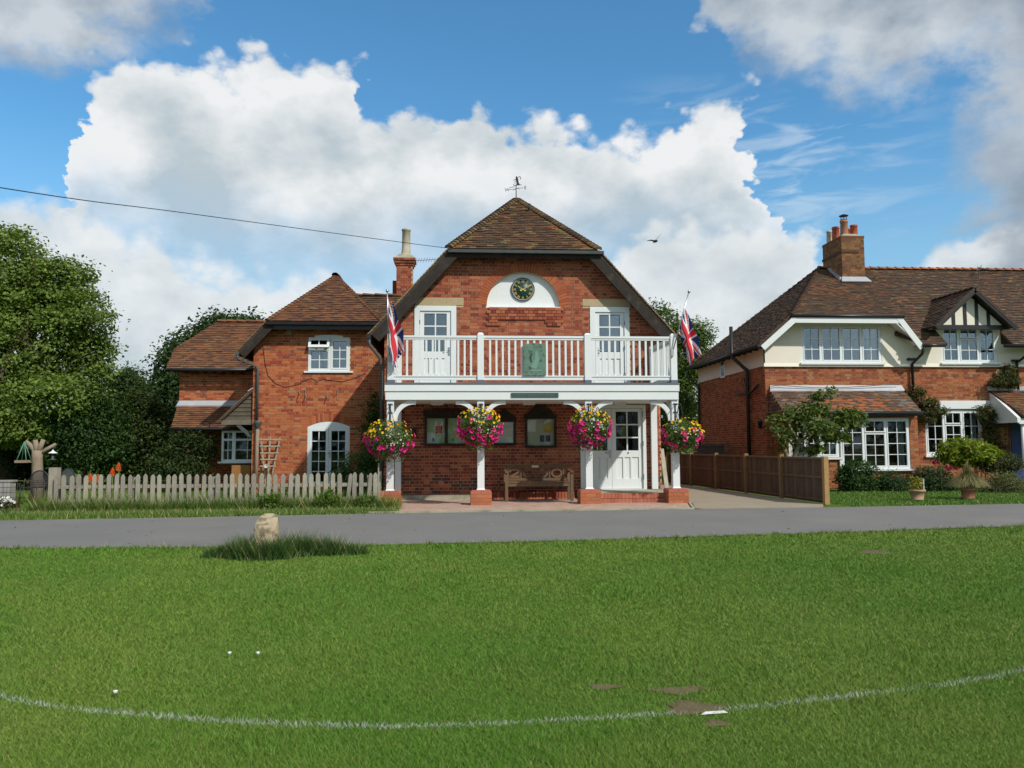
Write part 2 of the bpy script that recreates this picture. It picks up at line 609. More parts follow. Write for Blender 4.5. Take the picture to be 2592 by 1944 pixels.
def link_mesh(name, me, parent, loc=(0, 0, 0), mat=None, kind=None, rot=None):
    if mat and not me.materials:
        me.materials.append(MATS[mat])
    o = bpy.data.objects.new(name, me)
    o.location = loc
    if rot is not None:
        o.rotation_euler = rot
    if parent is not None:
        o.parent = parent
        OFF[o.name] = OFF[parent.name]
    COL.objects.link(o)
    return tag(o, kind=kind)


def np_part(name, V, F, C, mat, parent, kind=None):
    off = np.array(OFF[parent.name])
    me = np_mesh(name, V - off, F, C)
    me.materials.append(MATS[mat])
    o = bpy.data.objects.new(name, me)
    o.parent = parent
    COL.objects.link(o)
    OFF[o.name] = OFF[parent.name]
    return tag(o, kind=kind)


def text_mesh(body, size, depth=0.0):
    cu = bpy.data.curves.new('lettering', 'FONT')
    cu.body = body
    cu.size = size
    cu.align_x = 'CENTER'
    cu.align_y = 'CENTER'
    cu.extrude = depth
    o = bpy.data.objects.new('lettering', cu)
    me = bpy.data.meshes.new_from_object(o)
    bpy.data.objects.remove(o)
    bpy.data.curves.remove(cu)
    return me


def add_text(mb, body, size, o, ex, ez, col=(1, 1, 1), depth=0.004):
    """lettering as geometry on the plane through o spanned by ex (reading direction) and ez (up)"""
    me = text_mesh(body, size)
    ex, ez = Vector(ex), Vector(ez)
    n = ex.cross(ez)
    o = Vector(o) + n * depth
    i = len(mb.v)
    for v in me.vertices:
        mb.v.append(tuple(o + ex * v.co.x + ez * v.co.y))
    for p in me.polygons:
        mb.f.append(tuple(i + k for k in p.vertices))
        mb.c.append(col)
        mb.s.append(False)
    bpy.data.meshes.remove(me)


# ------------------------------------------------------------------ laying bricks, tiles and other pieces
class Frame:
    count = 0

    def __init__(s, o, ex, ey):
        s.o, s.ex, s.ey = Vector(o), Vector(ex).normalized(), Vector(ey).normalized()
        s.n = s.ex.cross(s.ey)
        Frame.count += 1
        s.id = Frame.count

    def p(s, a, b, c=0.0):
        return s.o + s.ex * a + s.ey * b + s.n * c

    def loc(s, P):
        d = Vector(P) - s.o
        return d.dot(s.ex), d.dot(s.ey)


def scan(poly, b):
    xs = []
    n = len(poly)
    for i in range(n):
        (a0, b0), (a1, b1) = poly[i], poly[(i + 1) % n]
        if (b0 <= b < b1) or (b1 <= b < b0):
            xs.append(a0 + (a1 - a0) * (b - b0) / (b1 - b0))
    xs.sort()
    return list(zip(xs[::2], xs[1::2]))


def allowed(poly, holes, b):
    iv = scan(poly, b)
    for h in holes:
        for c0, c1 in scan(h, b):
            nx = []
            for a0, a1 in iv:
                if c1 <= a0 or c0 >= a1:
                    nx.append((a0, a1))
                else:
                    if c0 > a0:
                        nx.append((a0, c0))
                    if c1 < a1:
                        nx.append((c1, a1))
            iv = nx
    return iv


PIECE = {}


def piece_mesh(fr, w, h, t, ci, col, name, mat, tilt=0.0, back=0.0):
    key = (fr.id, round(w, 3), round(h, 3), round(t, 3), ci, name, round(tilt, 3))
    if key in PIECE:
        return PIECE[key]
    mb = MB()
    piece_geom(mb, fr, Vector((0, 0, 0)), w, h, t, col, tilt)
    me = raw_mesh(name, mb.v, mb.f, mb.c)
    me.materials.append(MATS[mat])
    PIECE[key] = me
    return me


def piece_geom(mb, fr, c, w, h, t, col, tilt=0.0):
    """a block proud of the plane by t; tilt lifts its lower edge (roof tiles)"""
    ex, ey, n = fr.ex * (w / 2), fr.ey * (h / 2), fr.n
    lo, hi = t + tilt, t
    P = [c - ex - ey + n * (lo - t - 0.012 if tilt else -0.004), c + ex - ey + n * (lo - t - 0.012 if tilt else -0.004), c + ex + ey - n * 0.004, c - ex + ey - n * 0.004,
         c - ex - ey + n * lo, c + ex - ey + n * lo, c + ex + ey + n * hi, c - ex + ey + n * hi]
    mb.hexa(P, col, skip=(0,))


def lay(parent, fr, poly, holes, kind='brick', mat='brick', bond='english', course=0.075, palette=((0.4, 0.12, 0.06),), weights=None, singles=0, proud=0.006, colour=None,
        proud_fn=None, length=0.225, joint=0.010, start=None, tilt=0.0, focus=None, b0=None, jitter=0.0):
    """lay courses of pieces over a polygon with holes; the nearest ones become objects, the rest one 'stuff' part"""
    rng = random.Random(fr.id * 13 + 5)
    bs = [p[1] for p in poly]
    lo, hi = min(bs), max(bs)
    al = min(p[0] for p in poly) - length
    nrow = int(math.ceil((hi - lo) / course))
    out = []
    for r in range(nrow):
        z0 = lo + r * course
        z1 = min(z0 + course - joint, hi)
        mid = min(z0 + course / 2, hi - 1e-4)
        iv = allowed(poly, holes, mid)
        if not iv:
            continue
        if bond == 'english':
            pat = [length] if r % 2 == 0 else [length / 2]
            ph = 0.0 if r % 2 == 0 else length / 4
        elif bond == 'flemish':
            pat = [length, length / 2]
            ph = 0.0 if r % 2 == 0 else length * 0.75
        else:
            pat = [length]
            ph = 0.0 if r % 2 == 0 else length / 2
        a = al - ph
        ahi = max(i[1] for i in iv)
        k = 0
        while a < ahi:
            L = pat[k % len(pat)]
            for c0, c1 in iv:
                p0, p1 = max(a, c0), min(a + L - joint, c1)
                if p1 - p0 > 0.02:
                    out.append((p0, p1, z0, z1))
            a += L
            k += 1
    pal = list(palette)
    wts = list(weights) if weights else [1] * len(pal)
    items = []
    for p0, p1, z0, z1 in out:
        ca, cb = (p0 + p1) / 2, (z0 + z1) / 2
        ci = rng.choices(range(len(pal)), wts)[0]
        if colour:
            q = colour(ca, cb, rng)
            if q is not None:
                ci = q
        t = proud + rng.choice((0.0, 0.0015, 0.003)) + (rng.choice((0, 0.004, 0.008)) if jitter else 0)
        if proud_fn:
            t += proud_fn(ca, cb)
        items.append((p0, p1, z0, z1, ca, cb, ci, t))
    fo = Vector(focus) if focus is not None else CAM
    if singles:
        items.sort(key=lambda q: (fr.p(q[4], q[5]) - fo).length)
    off = OFF[parent.name]
    mb = MB()
    for i, (p0, p1, z0, z1, ca, cb, ci, t) in enumerate(items):
        c = fr.p(ca, cb)
        if i < singles:
            me = piece_mesh(fr, p1 - p0, z1 - z0, t, ci, pal[ci], kind, mat, tilt)
            link_mesh(kind, me, parent, c - off)
        else:
            piece_geom(mb, fr, c, p1 - p0, z1 - z0, t, pal[ci], tilt)
    if mb.v:
        part(kind + '_field', mb, mat, parent, kind='stuff')
    return len(items)


def slab(fr, poly, holes=(), c=0.0, reveal=0.0, mb=None, col=(1, 1, 1)):
    """flat polygon with holes in a frame, with reveals going inwards at the holes"""
    mb = mb or MB()
    loops = [[Vector((a, b, 0)) for a, b in poly]] + [[Vector((a, b, 0)) for a, b in h] for h in holes]
    tris = tessellate_polygon(loops)
    flat = [p for l in loops for p in l]
    i = len(mb.v)
    mb.v += [tuple(fr.p(p.x, p.y, c)) for p in flat]
    for t in tris:
        a, b, d = (flat[k] for k in t)
        if (b - a).cross(d - a).z < 0:
            t = t[::-1]
        mb.f.append(tuple(i + k for k in t))
        mb.c.append(col)
        mb.s.append(False)
    if reveal:
        for h in holes:
            n = len(h)
            for k in range(n):
                (a0, b0), (a1, b1) = h[k], h[(k + 1) % n]
                mb.face([fr.p(a0, b0, c), fr.p(a1, b1, c), fr.p(a1, b1, c - reveal), fr.p(a0, b0, c - reveal)], col)
    return mb


def rect(x0, x1, z0, z1):
    return [(x0, z0), (x1, z0), (x1, z1), (x0, z1)]


def arch_poly(x0, x1, z0, zs, rise, n=14):
    """rectangle whose top is a shallow or deep elliptical arch springing at zs"""
    c, a = (x0 + x1) / 2, (x1 - x0) / 2
    top = [(c + a * math.cos(math.pi * k / n), zs + rise * math.sin(math.pi * k / n)) for k in range(n + 1)]
    return [(x0, z0), (x1, z0)] + top


def seg_arch(x0, x1, z0, zs, rise, n=12):
    """rectangle with a segmental top (flat arc)"""
    pts = [(x0, z0), (x1, z0)]
    for k in range(n + 1):
        t = 1 - 2 * k / n
        pts.append(((x0 + x1) / 2 + (x1 - x0) / 2 * t, zs + rise * (1 - t * t)))
    return pts


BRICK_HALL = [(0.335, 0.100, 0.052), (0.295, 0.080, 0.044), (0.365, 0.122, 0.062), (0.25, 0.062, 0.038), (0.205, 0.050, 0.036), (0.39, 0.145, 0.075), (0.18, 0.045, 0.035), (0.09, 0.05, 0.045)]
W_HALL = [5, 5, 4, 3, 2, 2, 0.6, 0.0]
BRICK_COT = [(0.42, 0.128, 0.050), (0.375, 0.100, 0.043), (0.32, 0.074, 0.037), (0.45, 0.155, 0.062), (0.27, 0.055, 0.035), (0.40, 0.19, 0.10), (0.20, 0.08, 0.06)]
W_COT = [6, 5, 3, 4, 2, 0.8, 0.6]
BRICK_RIGHT = [(0.33, 0.112, 0.048), (0.27, 0.082, 0.040), (0.36, 0.14, 0.062), (0.21, 0.06, 0.036), (0.33, 0.17, 0.09)]
W_RIGHT = [5, 5, 3, 2.5, 1]
TILE_HALL = [(0.092, 0.053, 0.032), (0.075, 0.045, 0.030), (0.112, 0.058, 0.032), (0.130, 0.063, 0.032), (0.062, 0.045, 0.034), (0.22, 0.085, 0.036), (0.16, 0.12, 0.055)]
W_TILE = [6, 5, 4, 3, 3, 0.7, 0.9]
TILE_COT = [(0.142, 0.064, 0.034), (0.165, 0.073, 0.036), (0.115, 0.054, 0.034), (0.195, 0.084, 0.038), (0.090, 0.048, 0.035), (0.16, 0.105, 0.045)]
W_TCOT = [5, 5, 4, 2, 3, 0.8]

# ------------------------------------------------------------------ ground, road, drive, pavement
def gz(x, y):
    """height of the ground: level by the houses, falling gently across the road and the green"""
    if y > -4:
        return 0.0
    if y > -9:
        return -0.06 * (-4 - y) / 5
    if y > -19:
        t = (-9 - y) / 10
        return -0.06 - 0.26 * t
    return -0.32


def smooth_line(pts, x):
    for (x0, y0), (x1, y1) in zip(pts, pts[1:]):
        if x <= x1 or (x1, y1) == pts[-1]:
            t = (x - x0) / (x1 - x0)
            return y0 + (y1 - y0) * t


ROAD_FAR = [(-60, -6.2), (-12, -4.55), (-7.9, -4.3), (-4.6, -4.1), (-1.5, -3.75), (2, -3.62), (4.75, -3.52), (7.3, -3.45), (11.8, -3.05), (20, -2.2), (60, 2.5)]
ROAD_NEAR = [(-60, -11.0), (-12, -8.0), (-5.9, -8.05), (-2.4, -8.32), (0.8, -8.12), (4.9, -7.65), (8.85, -7.05), (20, -5.6), (60, 0.0)]

xs = sorted(set([-700, -300, -120, -60, -30] + [round(-16 + i * 0.8, 2) for i in range(51)] + [30, 60, 120, 300, 700]))
ys = sorted(set([-300, -100, -45, -30, -22] + [round(-20 + i * 0.5, 2) for i in range(81)] + [30, 60, 150, 400, 800]))
mb = MB()
for j, y in enumerate(ys):
    for x in xs:
        mb.v.append((x, y, gz(x, y) - 0.012))
n = len(xs)
for j in range(len(ys) - 1):
    for i in range(n - 1):
        mb.f.append((j * n + i, j * n + i + 1, (j + 1) * n + i + 1, (j + 1) * n + i))
        mb.c.append((1, 1, 1))
        mb.s.append(True)
solo('ground', mb, 'lawn', kind='structure')


def strip(name, far, near, x0, x1, lift, mat, step=0.4, kind='structure', sub=6):
    mb = MB()
    m = int((x1 - x0) / step) + 1
    for i in range(m + 1):
        x = x0 + (x1 - x0) * i / m
        a, b = near(x), far(x)
        for k in range(sub + 1):
            y = a + (b - a) * k / sub
            mb.v.append((x, y, gz(x, y) + lift))
    for i in range(m):
        for k in range(sub):
            a = i * (sub + 1) + k
            mb.f.append((a, a + sub + 1, a + sub + 2, a + 1))
            mb.c.append((1, 1, 1))
            mb.s.append(True)
    return solo(name, mb, mat, kind=kind)


def wob(x, s, a):
    return a * (math.sin(x * 1.7 + s) + 0.6 * math.sin(x * 4.3 + 2 * s) + 0.4 * math.sin(x * 9.1 + s))


strip('road', lambda x: smooth_line(ROAD_FAR, x), lambda x: smooth_line(ROAD_NEAR, x) + wob(x, 1, 0.03), -60, 60, 0.0, 'asphalt', 0.25)
# drive between the hall and the house on the right
dm = MB()
dp = [(4.85, -3.5), (7.35, -3.44), (7.75, -2.6), (7.25, 6.5), (7.0, 14.0), (5.0, 14.0), (5.0, -1.9), (5.15, -1.95), (4.78, -3.4)]
dm.prism(dp, -0.05, 0.008, axis='z')
solo('driveway', dm, 'drive_gravel', kind='structure')

# pavement of clay pavers in front of the porch
pav_fr = Frame((0, 0, 0.004), (1, 0, 0), (0, 1, 0))
PAV = [(-1.55, -3.56), (4.66, -3.44), (5.02, -1.95), (4.98, 0.0), (-1.6, 0.0), (-1.6, -2.2)]
pb = slab(pav_fr, PAV, c=0.006)
pav = solo('pavement', pb, 'concrete', kind='structure')
lay(pav, Frame((0, 0, 0.010), (1, 0, 0), (0, 1, 0)), PAV, [], 'paver', 'paver', 'stretcher', 0.108, [(0.42, 0.275, 0.215), (0.46, 0.31, 0.245), (0.38, 0.25, 0.20), (0.45, 0.32, 0.26)],
    singles=260, proud=0.004, length=0.215, joint=0.008)
em = MB()
em.bar((-1.6, -3.60, 0.0), (4.72, -3.48, 0.0), 0.06, 0.05, col=(0.5, 0.47, 0.4))
em.bar((4.72, -3.47, 0.0), (5.08, -1.95, 0.0), 0.05, 0.05, col=(0.5, 0.47, 0.4))
part('edging', em, 'concrete', pav)

# white boundary line of the cricket green and worn patches of soil
LINE = [(-6.0, -11.9), (-4.2, -13.2), (-2.6, -14.16), (-1.49, -14.58), (-0.54, -14.78), (0.31, -14.80), (1.41, -14.70), (2.41, -14.52), (3.52, -14.20), (5.2, -13.4), (7.0, -12.2)]


def spline(pts, m):
    out = []
    P = [pts[0]] + list(pts) + [pts[-1]]
    for i in range(1, len(P) - 2):
        for k in range(m):
            t = k / m
            q = []
            for d in range(len(pts[0])):
                a, b, c, e = P[i - 1][d], P[i][d], P[i + 1][d], P[i + 2][d]
                q.append(0.5 * (2 * b + (c - a) * t + (2 * a - 5 * b + 4 * c - e) * t * t + (3 * b - a - 3 * c + e) * t ** 3))
            out.append(tuple(q))
    out.append(tuple(pts[-1]))
    return out


LPTS = np.array(spline(LINE, 24))


def line_dist(x, y):
    d = np.full(len(x), 9.0)
    for i in range(len(LPTS) - 1):
        a, b = LPTS[i], LPTS[i + 1]
        t = np.clip(((x - a[0]) * (b[0] - a[0]) + (y - a[1]) * (b[1] - a[1])) / ((b - a) @ (b - a)), 0, 1)
        d = np.minimum(d, np.hypot(x - a[0] - t * (b[0] - a[0]), y - a[1] - t * (b[1] - a[1])))
    return d


rr = random.Random(3)
PATCH = [(1.36, -13.55, 0.16, 0.07), (0.98, -13.45, 0.10, 0.04), (1.22, -14.38, 0.15, 0.11), (1.02, -14.50, 0.08, 0.05), (2.95, -8.0 - 1.55, 0.2, 0.1)]
PATCH = []
for (u, v, rx, ry) in ((1720, 1765, 0.17, 0.07), (1530, 1758, 0.10, 0.05), (1755, 1808, 0.16, 0.11), (1815, 1845, 0.07, 0.05), (2212, 1402, 0.22, 0.16)):
    d = ray(u, v)
    zz = -0.25 if v > 1700 else -0.10
    t = (zz - CAM.z) / d.z
    p = CAM + d * t
    PATCH.append((p.x, p.y, rx, ry))
for i, (x, y, rx, ry) in enumerate(PATCH):
    m = MB()
    ring = []
    for k in range(26):
        g = 2 * math.pi * k / 26
        s_ = 1 + 0.25 * math.sin(3 * g + i) + rr.uniform(-0.12, 0.12)
        px_, py_ = x + rx * s_ * math.cos(g), y + ry * s_ * math.sin(g)
        ring.append((px_, py_, gz(px_, py_) - 0.007))
    m.face(ring)
    solo('soil_patch', m, 'soil', kind='structure')
# the solid bit of white paint on the worn soil
p = CAM + ray(1803, 1832) * ((-0.272 - CAM.z) / ray(1803, 1832).z)
m = MB()
m.face([(p.x - 0.075, p.y - 0.03, gz(0, p.y) - 0.003), (p.x + 0.085, p.y - 0.012, gz(0, p.y) - 0.003), (p.x + 0.08, p.y + 0.03, gz(0, p.y) - 0.003), (p.x - 0.03, p.y + 0.02, gz(0, p.y) - 0.003)])
solo('line_paint', m, 'chalk', kind='structure')


# ------------------------------------------------------------------ grass blades
def vnoise(x, y, s, seed):
    """smooth value noise on arrays"""
    r = np.random.default_rng(seed)
    T = r.random((64, 64))
    x, y = x * s + 100, y * s + 100
    xi, yi = np.floor(x).astype(int), np.floor(y).astype(int)
    fx, fy = x - xi, y - yi
    fx, fy = fx * fx * (3 - 2 * fx), fy * fy * (3 - 2 * fy)
    g = lambda a, b: T[a % 64, b % 64]
    return (g(xi, yi) * (1 - fx) + g(xi + 1, yi) * fx) * (1 - fy) + (g(xi, yi + 1) * (1 - fx) + g(xi + 1, yi + 1) * fx) * fy


GZ = np.vectorize(gz)


def blades(x, y, h, w, lean, col, z=None):
    """one slim triangle per blade"""
    n = len(x)
    z = GZ(x, y) - 0.015 if z is None else z
    a = RNG.random(n) * 2 * np.pi
    dx, dy = np.cos(a) * w / 2, np.sin(a) * w / 2
    b = RNG.random(n) * 2 * np.pi
    lx, ly = np.cos(b) * lean * h, np.sin(b) * lean * h
    V = np.empty((n, 3, 3))
    V[:, 0] = np.stack([x - dx, y - dy, z], 1)
    V[:, 1] = np.stack([x + dx, y + dy, z], 1)
    V[:, 2] = np.stack([x + lx, y + ly, z + h], 1)
    return V.reshape(-1, 3), np.arange(3 * n).reshape(-1, 3), col


def green_colours(x, y, n):
    t = 0.50 * vnoise(x, y, 0.45, 1) + 0.35 * vnoise(x, y, 1.3, 2) + 0.25 * vnoise(x, y, 4.0, 3)
    t = np.clip((t - 0.55) * 1.5 + 0.5, 0, 1)
    t = np.clip(t + RNG.normal(0, 0.16, n), 0, 1)[:, None]
    a, b = np.array([0.080, 0.200, 0.017]), np.array([0.158, 0.245, 0.036])
    c = a * (1 - t) + b * t
    dry = (RNG.random(n) < 0.05)
    c[dry] = (0.24, 0.21, 0.08)
    return c * (0.75 + 0.5 * RNG.random((n, 1)))


def lawn_blades(name, n, ynear, yfar, hmin, hmax, wmul, label):
    # sample so that density follows nearness to the viewpoint
    t = RNG.random(n)
    dn, df = ynear + 19.2, yfar + 19.2
    d = dn * (df / dn) ** t
    y = d - 19.2
    half = d * 0.80 + 0.5 + 3.2 * (RNG.random(n) < 0.30)
    x = d * 0.073 + (RNG.random(n) * 2 - 1) * half
    keep = np.ones(n, bool)
    near = np.array([smooth_line(ROAD_NEAR, q) for q in np.linspace(-20, 20, 401)])
    edge = np.interp(x, np.linspace(-20, 20, 401), near) - 0.05
    keep &= y < edge + 0.08 * (vnoise(x, y, 3.0, 8) - 0.4)
    for (px_, py_, rx, ry) in PATCH:
        e = ((x - px_) / rx) ** 2 + ((y - py_) / ry) ** 2
        keep &= RNG.random(n) < np.clip((e - 0.25) / 1.0, 0.10, 1.0)
    x, y, d = x[keep], y[keep], d[keep]
    n = len(x)
    c = green_colours(x, y, n)
    ld = line_dist(x, y)
    brk = vnoise(x, y, 2.2, 5)
    wt_ = (np.exp(-(ld / 0.027) ** 2) * np.clip(0.16 + 0.75 * brk, 0, 0.75)) > RNG.random(n)
    c[wt_] = np.array([0.52, 0.58, 0.50]) * (0.6 + 0.4 * RNG.random((wt_.sum(), 1)))
    h = (hmin + (hmax - hmin) * RNG.random(n)) * (0.7 + 0.6 * vnoise(x, y, 1.3, 6))
    bank = np.exp(-((y - np.interp(x, np.linspace(-20, 20, 401), near) + 0.15) / 0.35) ** 2)
    h *= 1 + 1.1 * bank * RNG.random(n)
    w = wmul * d * (0.7 + 0.6 * RNG.random(n))
    V, F, C = blades(x, y, h, w, 0.9, c)
    me = np_mesh(name, V, F, C)
    me.materials.append(MATS['grass_blade'])
    o = bpy.data.objects.new(name, me)
    COL.objects.link(o)
    tag(o, label, 'grass', kind='stuff')


lawn_blades('lawn_grass', 1150000, -15.9, -6.6, 0.014, 0.031, 0.00085, 'mown grass of the cricket green in front of the road')

# ------------------------------------------------------------------ the village hall
hall = thing('village_hall', (1.69, 0.0, 0.0), 'red brick village hall with white balcony and clock in its clipped gable', 'hall')
HX0, HX1, HC = -1.61, 4.985, 1.69
HBACK = 11.0
zE, hE, zH, hH = 3.87, 3.62, 5.90, 1.76            # verge feet and clipped-gable eaves
wfr = Frame((0, 0, 0), (1, 0, 0), (0, 0, 1))
slope = (zH - zE) / (hE - hH)


def verge_z(x, drop=0.0):
    return zE + (hE - abs(x - HC)) * slope - drop


wall_poly = [(HX0, 0.0), (HX1, 0.0), (HX1, verge_z(HX1) - 0.06), (HC + hH, zH - 0.06), (HC - hH, zH - 0.06), (HX0, verge_z(HX0) - 0.06)]
UD = [(-0.91, 0.09), (3.30, 4.27)]                  # upper door openings
UDZ0, UDZ1 = 2.60, 4.60
GD = (3.03, 4.63, 0.20, 2.22)
arch_in = arch_poly(HC - 0.877, HC + 0.877, 4.585, 4.62, 0.815, 28)
arch_out = arch_poly(HC - 1.05, HC + 1.05, 4.66, 4.66, 0.955, 28)
lintels = [(-0.88, 0.26, 4.605, 4.785), (3.13, 4.30, 4.612, 4.79)]
holes = [rect(a, b, UDZ0, UDZ1) for a, b in UD] + [rect(*GD), arch_in]
wm = slab(wfr, wall_poly, holes, 0.0, 0.16)
fwall = part('front_wall', wm, 'mortar', hall)


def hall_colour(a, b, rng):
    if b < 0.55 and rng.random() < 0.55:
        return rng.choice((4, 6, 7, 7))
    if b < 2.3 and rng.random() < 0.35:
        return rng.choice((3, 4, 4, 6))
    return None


def apron(a, b):
    if 4.10 < b < 4.58 and abs(a - HC) < 0.88:
        if b > 4.28 or abs(a - HC) > 0.56:
            return 0.035
    return 0.0


brick_holes = holes + [arch_out] + [rect(*l) for l in lintels]
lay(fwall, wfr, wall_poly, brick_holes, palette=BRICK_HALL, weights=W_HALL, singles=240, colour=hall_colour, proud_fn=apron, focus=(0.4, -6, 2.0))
# voussoirs of the clock arch
nv = 42
for k in range(nv):
    g0, g1 = math.pi * (k + 0.07) / nv, math.pi * (k + 0.93) / nv
    q = []
    for g in (g0, g1):
        q.append(((HC + 0.877 * math.cos(g), 4.62 + 0.815 * math.sin(g)), (HC + 1.085 * math.cos(g), 4.655 + 1.0 * math.sin(g))))
    poly = [q[0][0], q[0][1], q[1][1], q[1][0]]
    m = MB()
    m.prism(poly, -0.012, 0.03, random.choice([(0.36, 0.10, 0.045), (0.40, 0.12, 0.05), (0.33, 0.085, 0.04)]))
    part('arch_brick', m, 'brick', hall)
m = MB()
m.prism(arch_poly(HC - 0.90, HC + 0.90, 4.56, 4.62, 0.84, 28), 0.10, 0.14)
part('arch_panel', m, 'panel_white', hall)
m = MB()
m.box(HC - 0.90, HC + 0.90, -0.012, 0.1, 4.555, 4.587)
part('arch_sill', m, 'panel_white', hall)
for l in lintels:
    part('lintel', MB().box(l[0], l[1], -0.014, 0.05, l[2] + 0.004, l[3] - 0.004), 'stone', hall)
# other walls (brick by material only: no side of them is in view)
m = MB()
for x in (HX0, HX1):
    s_ = 0.12 if x < 0 else -0.12
    m.hexa(((x, 0.02, 0), (x + s_, 0.02, 0), (x + s_, HBACK, 0), (x, HBACK, 0), (x, 0.02, verge_z(HX1) - 0.08), (x + s_, 0.02, verge_z(HX1) - 0.08), (x + s_, HBACK, verge_z(HX1) - 0.08), (x, HBACK, verge_z(HX1) - 0.08)), (0.3, 0.085, 0.04))
m.box(HX0 + 0.12, HX1 - 0.12, HBACK - 0.12, HBACK - 0.003, 0, 5.8, (0.3, 0.085, 0.04))
part('side_wall', m, 'brick', hall)
# the right side wall shows its edge beside the half post: a pier of brick returns
lay(hall, Frame((HX1 + 0.002, 0, 0), (0, 1, 0), (0, 0, 1)), rect(0.0, 3.0, 0.0, 3.5), [], palette=BRICK_HALL, weights=W_HALL)


def tri_frame(p0, p1, q):
    """frame of a roof plane: p0->p1 runs along the eaves, q lies up the slope"""
    p0, p1, q = Vector(p0), Vector(p1), Vector(q)
    ex = (p1 - p0).normalized()
    up = (q - p0) - ex * (q - p0).dot(ex)
    return Frame(p0, ex, up)


def roof_plane(parent, corners, palette, weights, singles=0, gauge=0.10, width=0.165, colour=None, thick=0.05, focus=None, deck='roof_deck', lift=0.012):
    """corners: first two along the eaves, then the rest around (seen from outside, counter-clockwise)"""
    fr = tri_frame(corners[0], corners[1], corners[2])
    poly = [fr.loc(c) for c in corners]
    m = MB()
    for c in (0.0, -thick):
        slab(fr, poly, c=c, mb=m)
    n = len(poly)
    for k in range(n):
        a, b = poly[k], poly[(k + 1) % n]
        m.face([fr.p(*a, 0), fr.p(*b, 0), fr.p(*b, -thick), fr.p(*a, -thick)])
    ro = part('roof', m, deck, parent)
    lay(ro, fr, poly, [], 'tile', 'tile', 'stretcher', gauge, palette, weights, singles, 0.008, colour, length=width, joint=0.004, tilt=0.016, focus=focus, jitter=1)
    return ro, fr


def cap_tiles(parent, p, q, r=0.09, step=0.16, palette=TILE_HALL, name='hip_tile', squash=0.7):
    """a row of half-round cap tiles along a hip or ridge, each its own piece"""
    p, q = Vector(p), Vector(q)
    L = (q - p).length
    n = max(2, int(L / step))
    d = (q - p) / n
    ez = d.normalized()
    ex = Vector((0, 0, 1)).cross(ez).normalized()
    ey = ez.cross(ex)
    if ey.z < 0:
        ey = -ey
    meshes = []
    for col in palette[:4]:
        mb = MB()
        for t, rad in ((0, r * 1.12), (1, r * 0.92)):
            for k in range(7):
                g = math.pi * k / 6
                mb.v.append(tuple(d * (t * 1.12) + ex * (rad * math.cos(g)) + ey * (rad * squash * math.sin(g) - 0.02 + (0.018 if t == 0 else 0))))
        for k in range(6):
            mb.f.append((k, k + 1, k + 8, k + 7))
            mb.c.append(col)
            mb.s.append(True)
        mb.f.append(tuple(range(7)))
        mb.c.append(col)
        mb.s.append(False)
        me = raw_mesh(name, mb.v, mb.f, mb.c, mb.s)
        me.materials.append(MATS['tile'])
        meshes.append(me)
    for k in range(n):
        link_mesh(name, random.choice(meshes), parent, p + d * k - OFF[parent.name])


AP = Vector((HC, 1.85, 7.80))
YV = -0.34
hl, hr = Vector((HC - hH - 0.03, YV, zH)), Vector((HC + hH + 0.03, YV, zH))


def hip_lichen(a, b, rng):
    W_, H_ = (hr - hl).length, math.hypot(AP.y - YV, AP.z - zH)
    hw = W_ / 2 * (1 - b / H_)
    if abs(a - W_ / 2) > hw - 0.30 and rng.random() < 0.42:
        return rng.choice((6, 6, 5))
    if b < 0.5 and rng.random() < 0.12:
        return 6
    return None


roof, _ = roof_plane(hall, [hl, hr, AP], TILE_HALL, W_TILE, colour=hip_lichen, singles=280, focus=(HC, -10, 6), gauge=0.098)
# long side slopes and their verges
RB = Vector((HC, HBACK + 0.3, 7.80))
el, er = Vector((HC - hE, YV, zE)), Vector((HC + hE, YV, zE))
roof_plane(hall, [Vector((HC - hE, HBACK + 0.3, zE)), el, hl, AP, RB], TILE_HALL, W_TILE, gauge=0.11, width=0.18)
roof_plane(hall, [er, Vector((HC + hE, HBACK + 0.3, zE)), RB, AP, hr], TILE_HALL, W_TILE, gauge=0.11, width=0.18)
roof_plane(hall, [Vector((HC + hE, HBACK + 0.3, zE)), Vector((HC - hE, HBACK + 0.3, zE)), RB], TILE_HALL, W_TILE, gauge=0.4, width=0.6)
HIPC = [(0.10, 0.058, 0.034), (0.14, 0.10, 0.05), (0.085, 0.05, 0.033), (0.17, 0.11, 0.05)]
cap_tiles(hall, hl + Vector((0, 0, 0.03)), AP, 0.105, 0.115, HIPC)
cap_tiles(hall, hr + Vector((0, 0, 0.03)), AP, 0.105, 0.115, HIPC)
cap_tiles(hall, RB, AP + Vector((0, 0.1, 0)), 0.10, 0.3, name='ridge_tile')
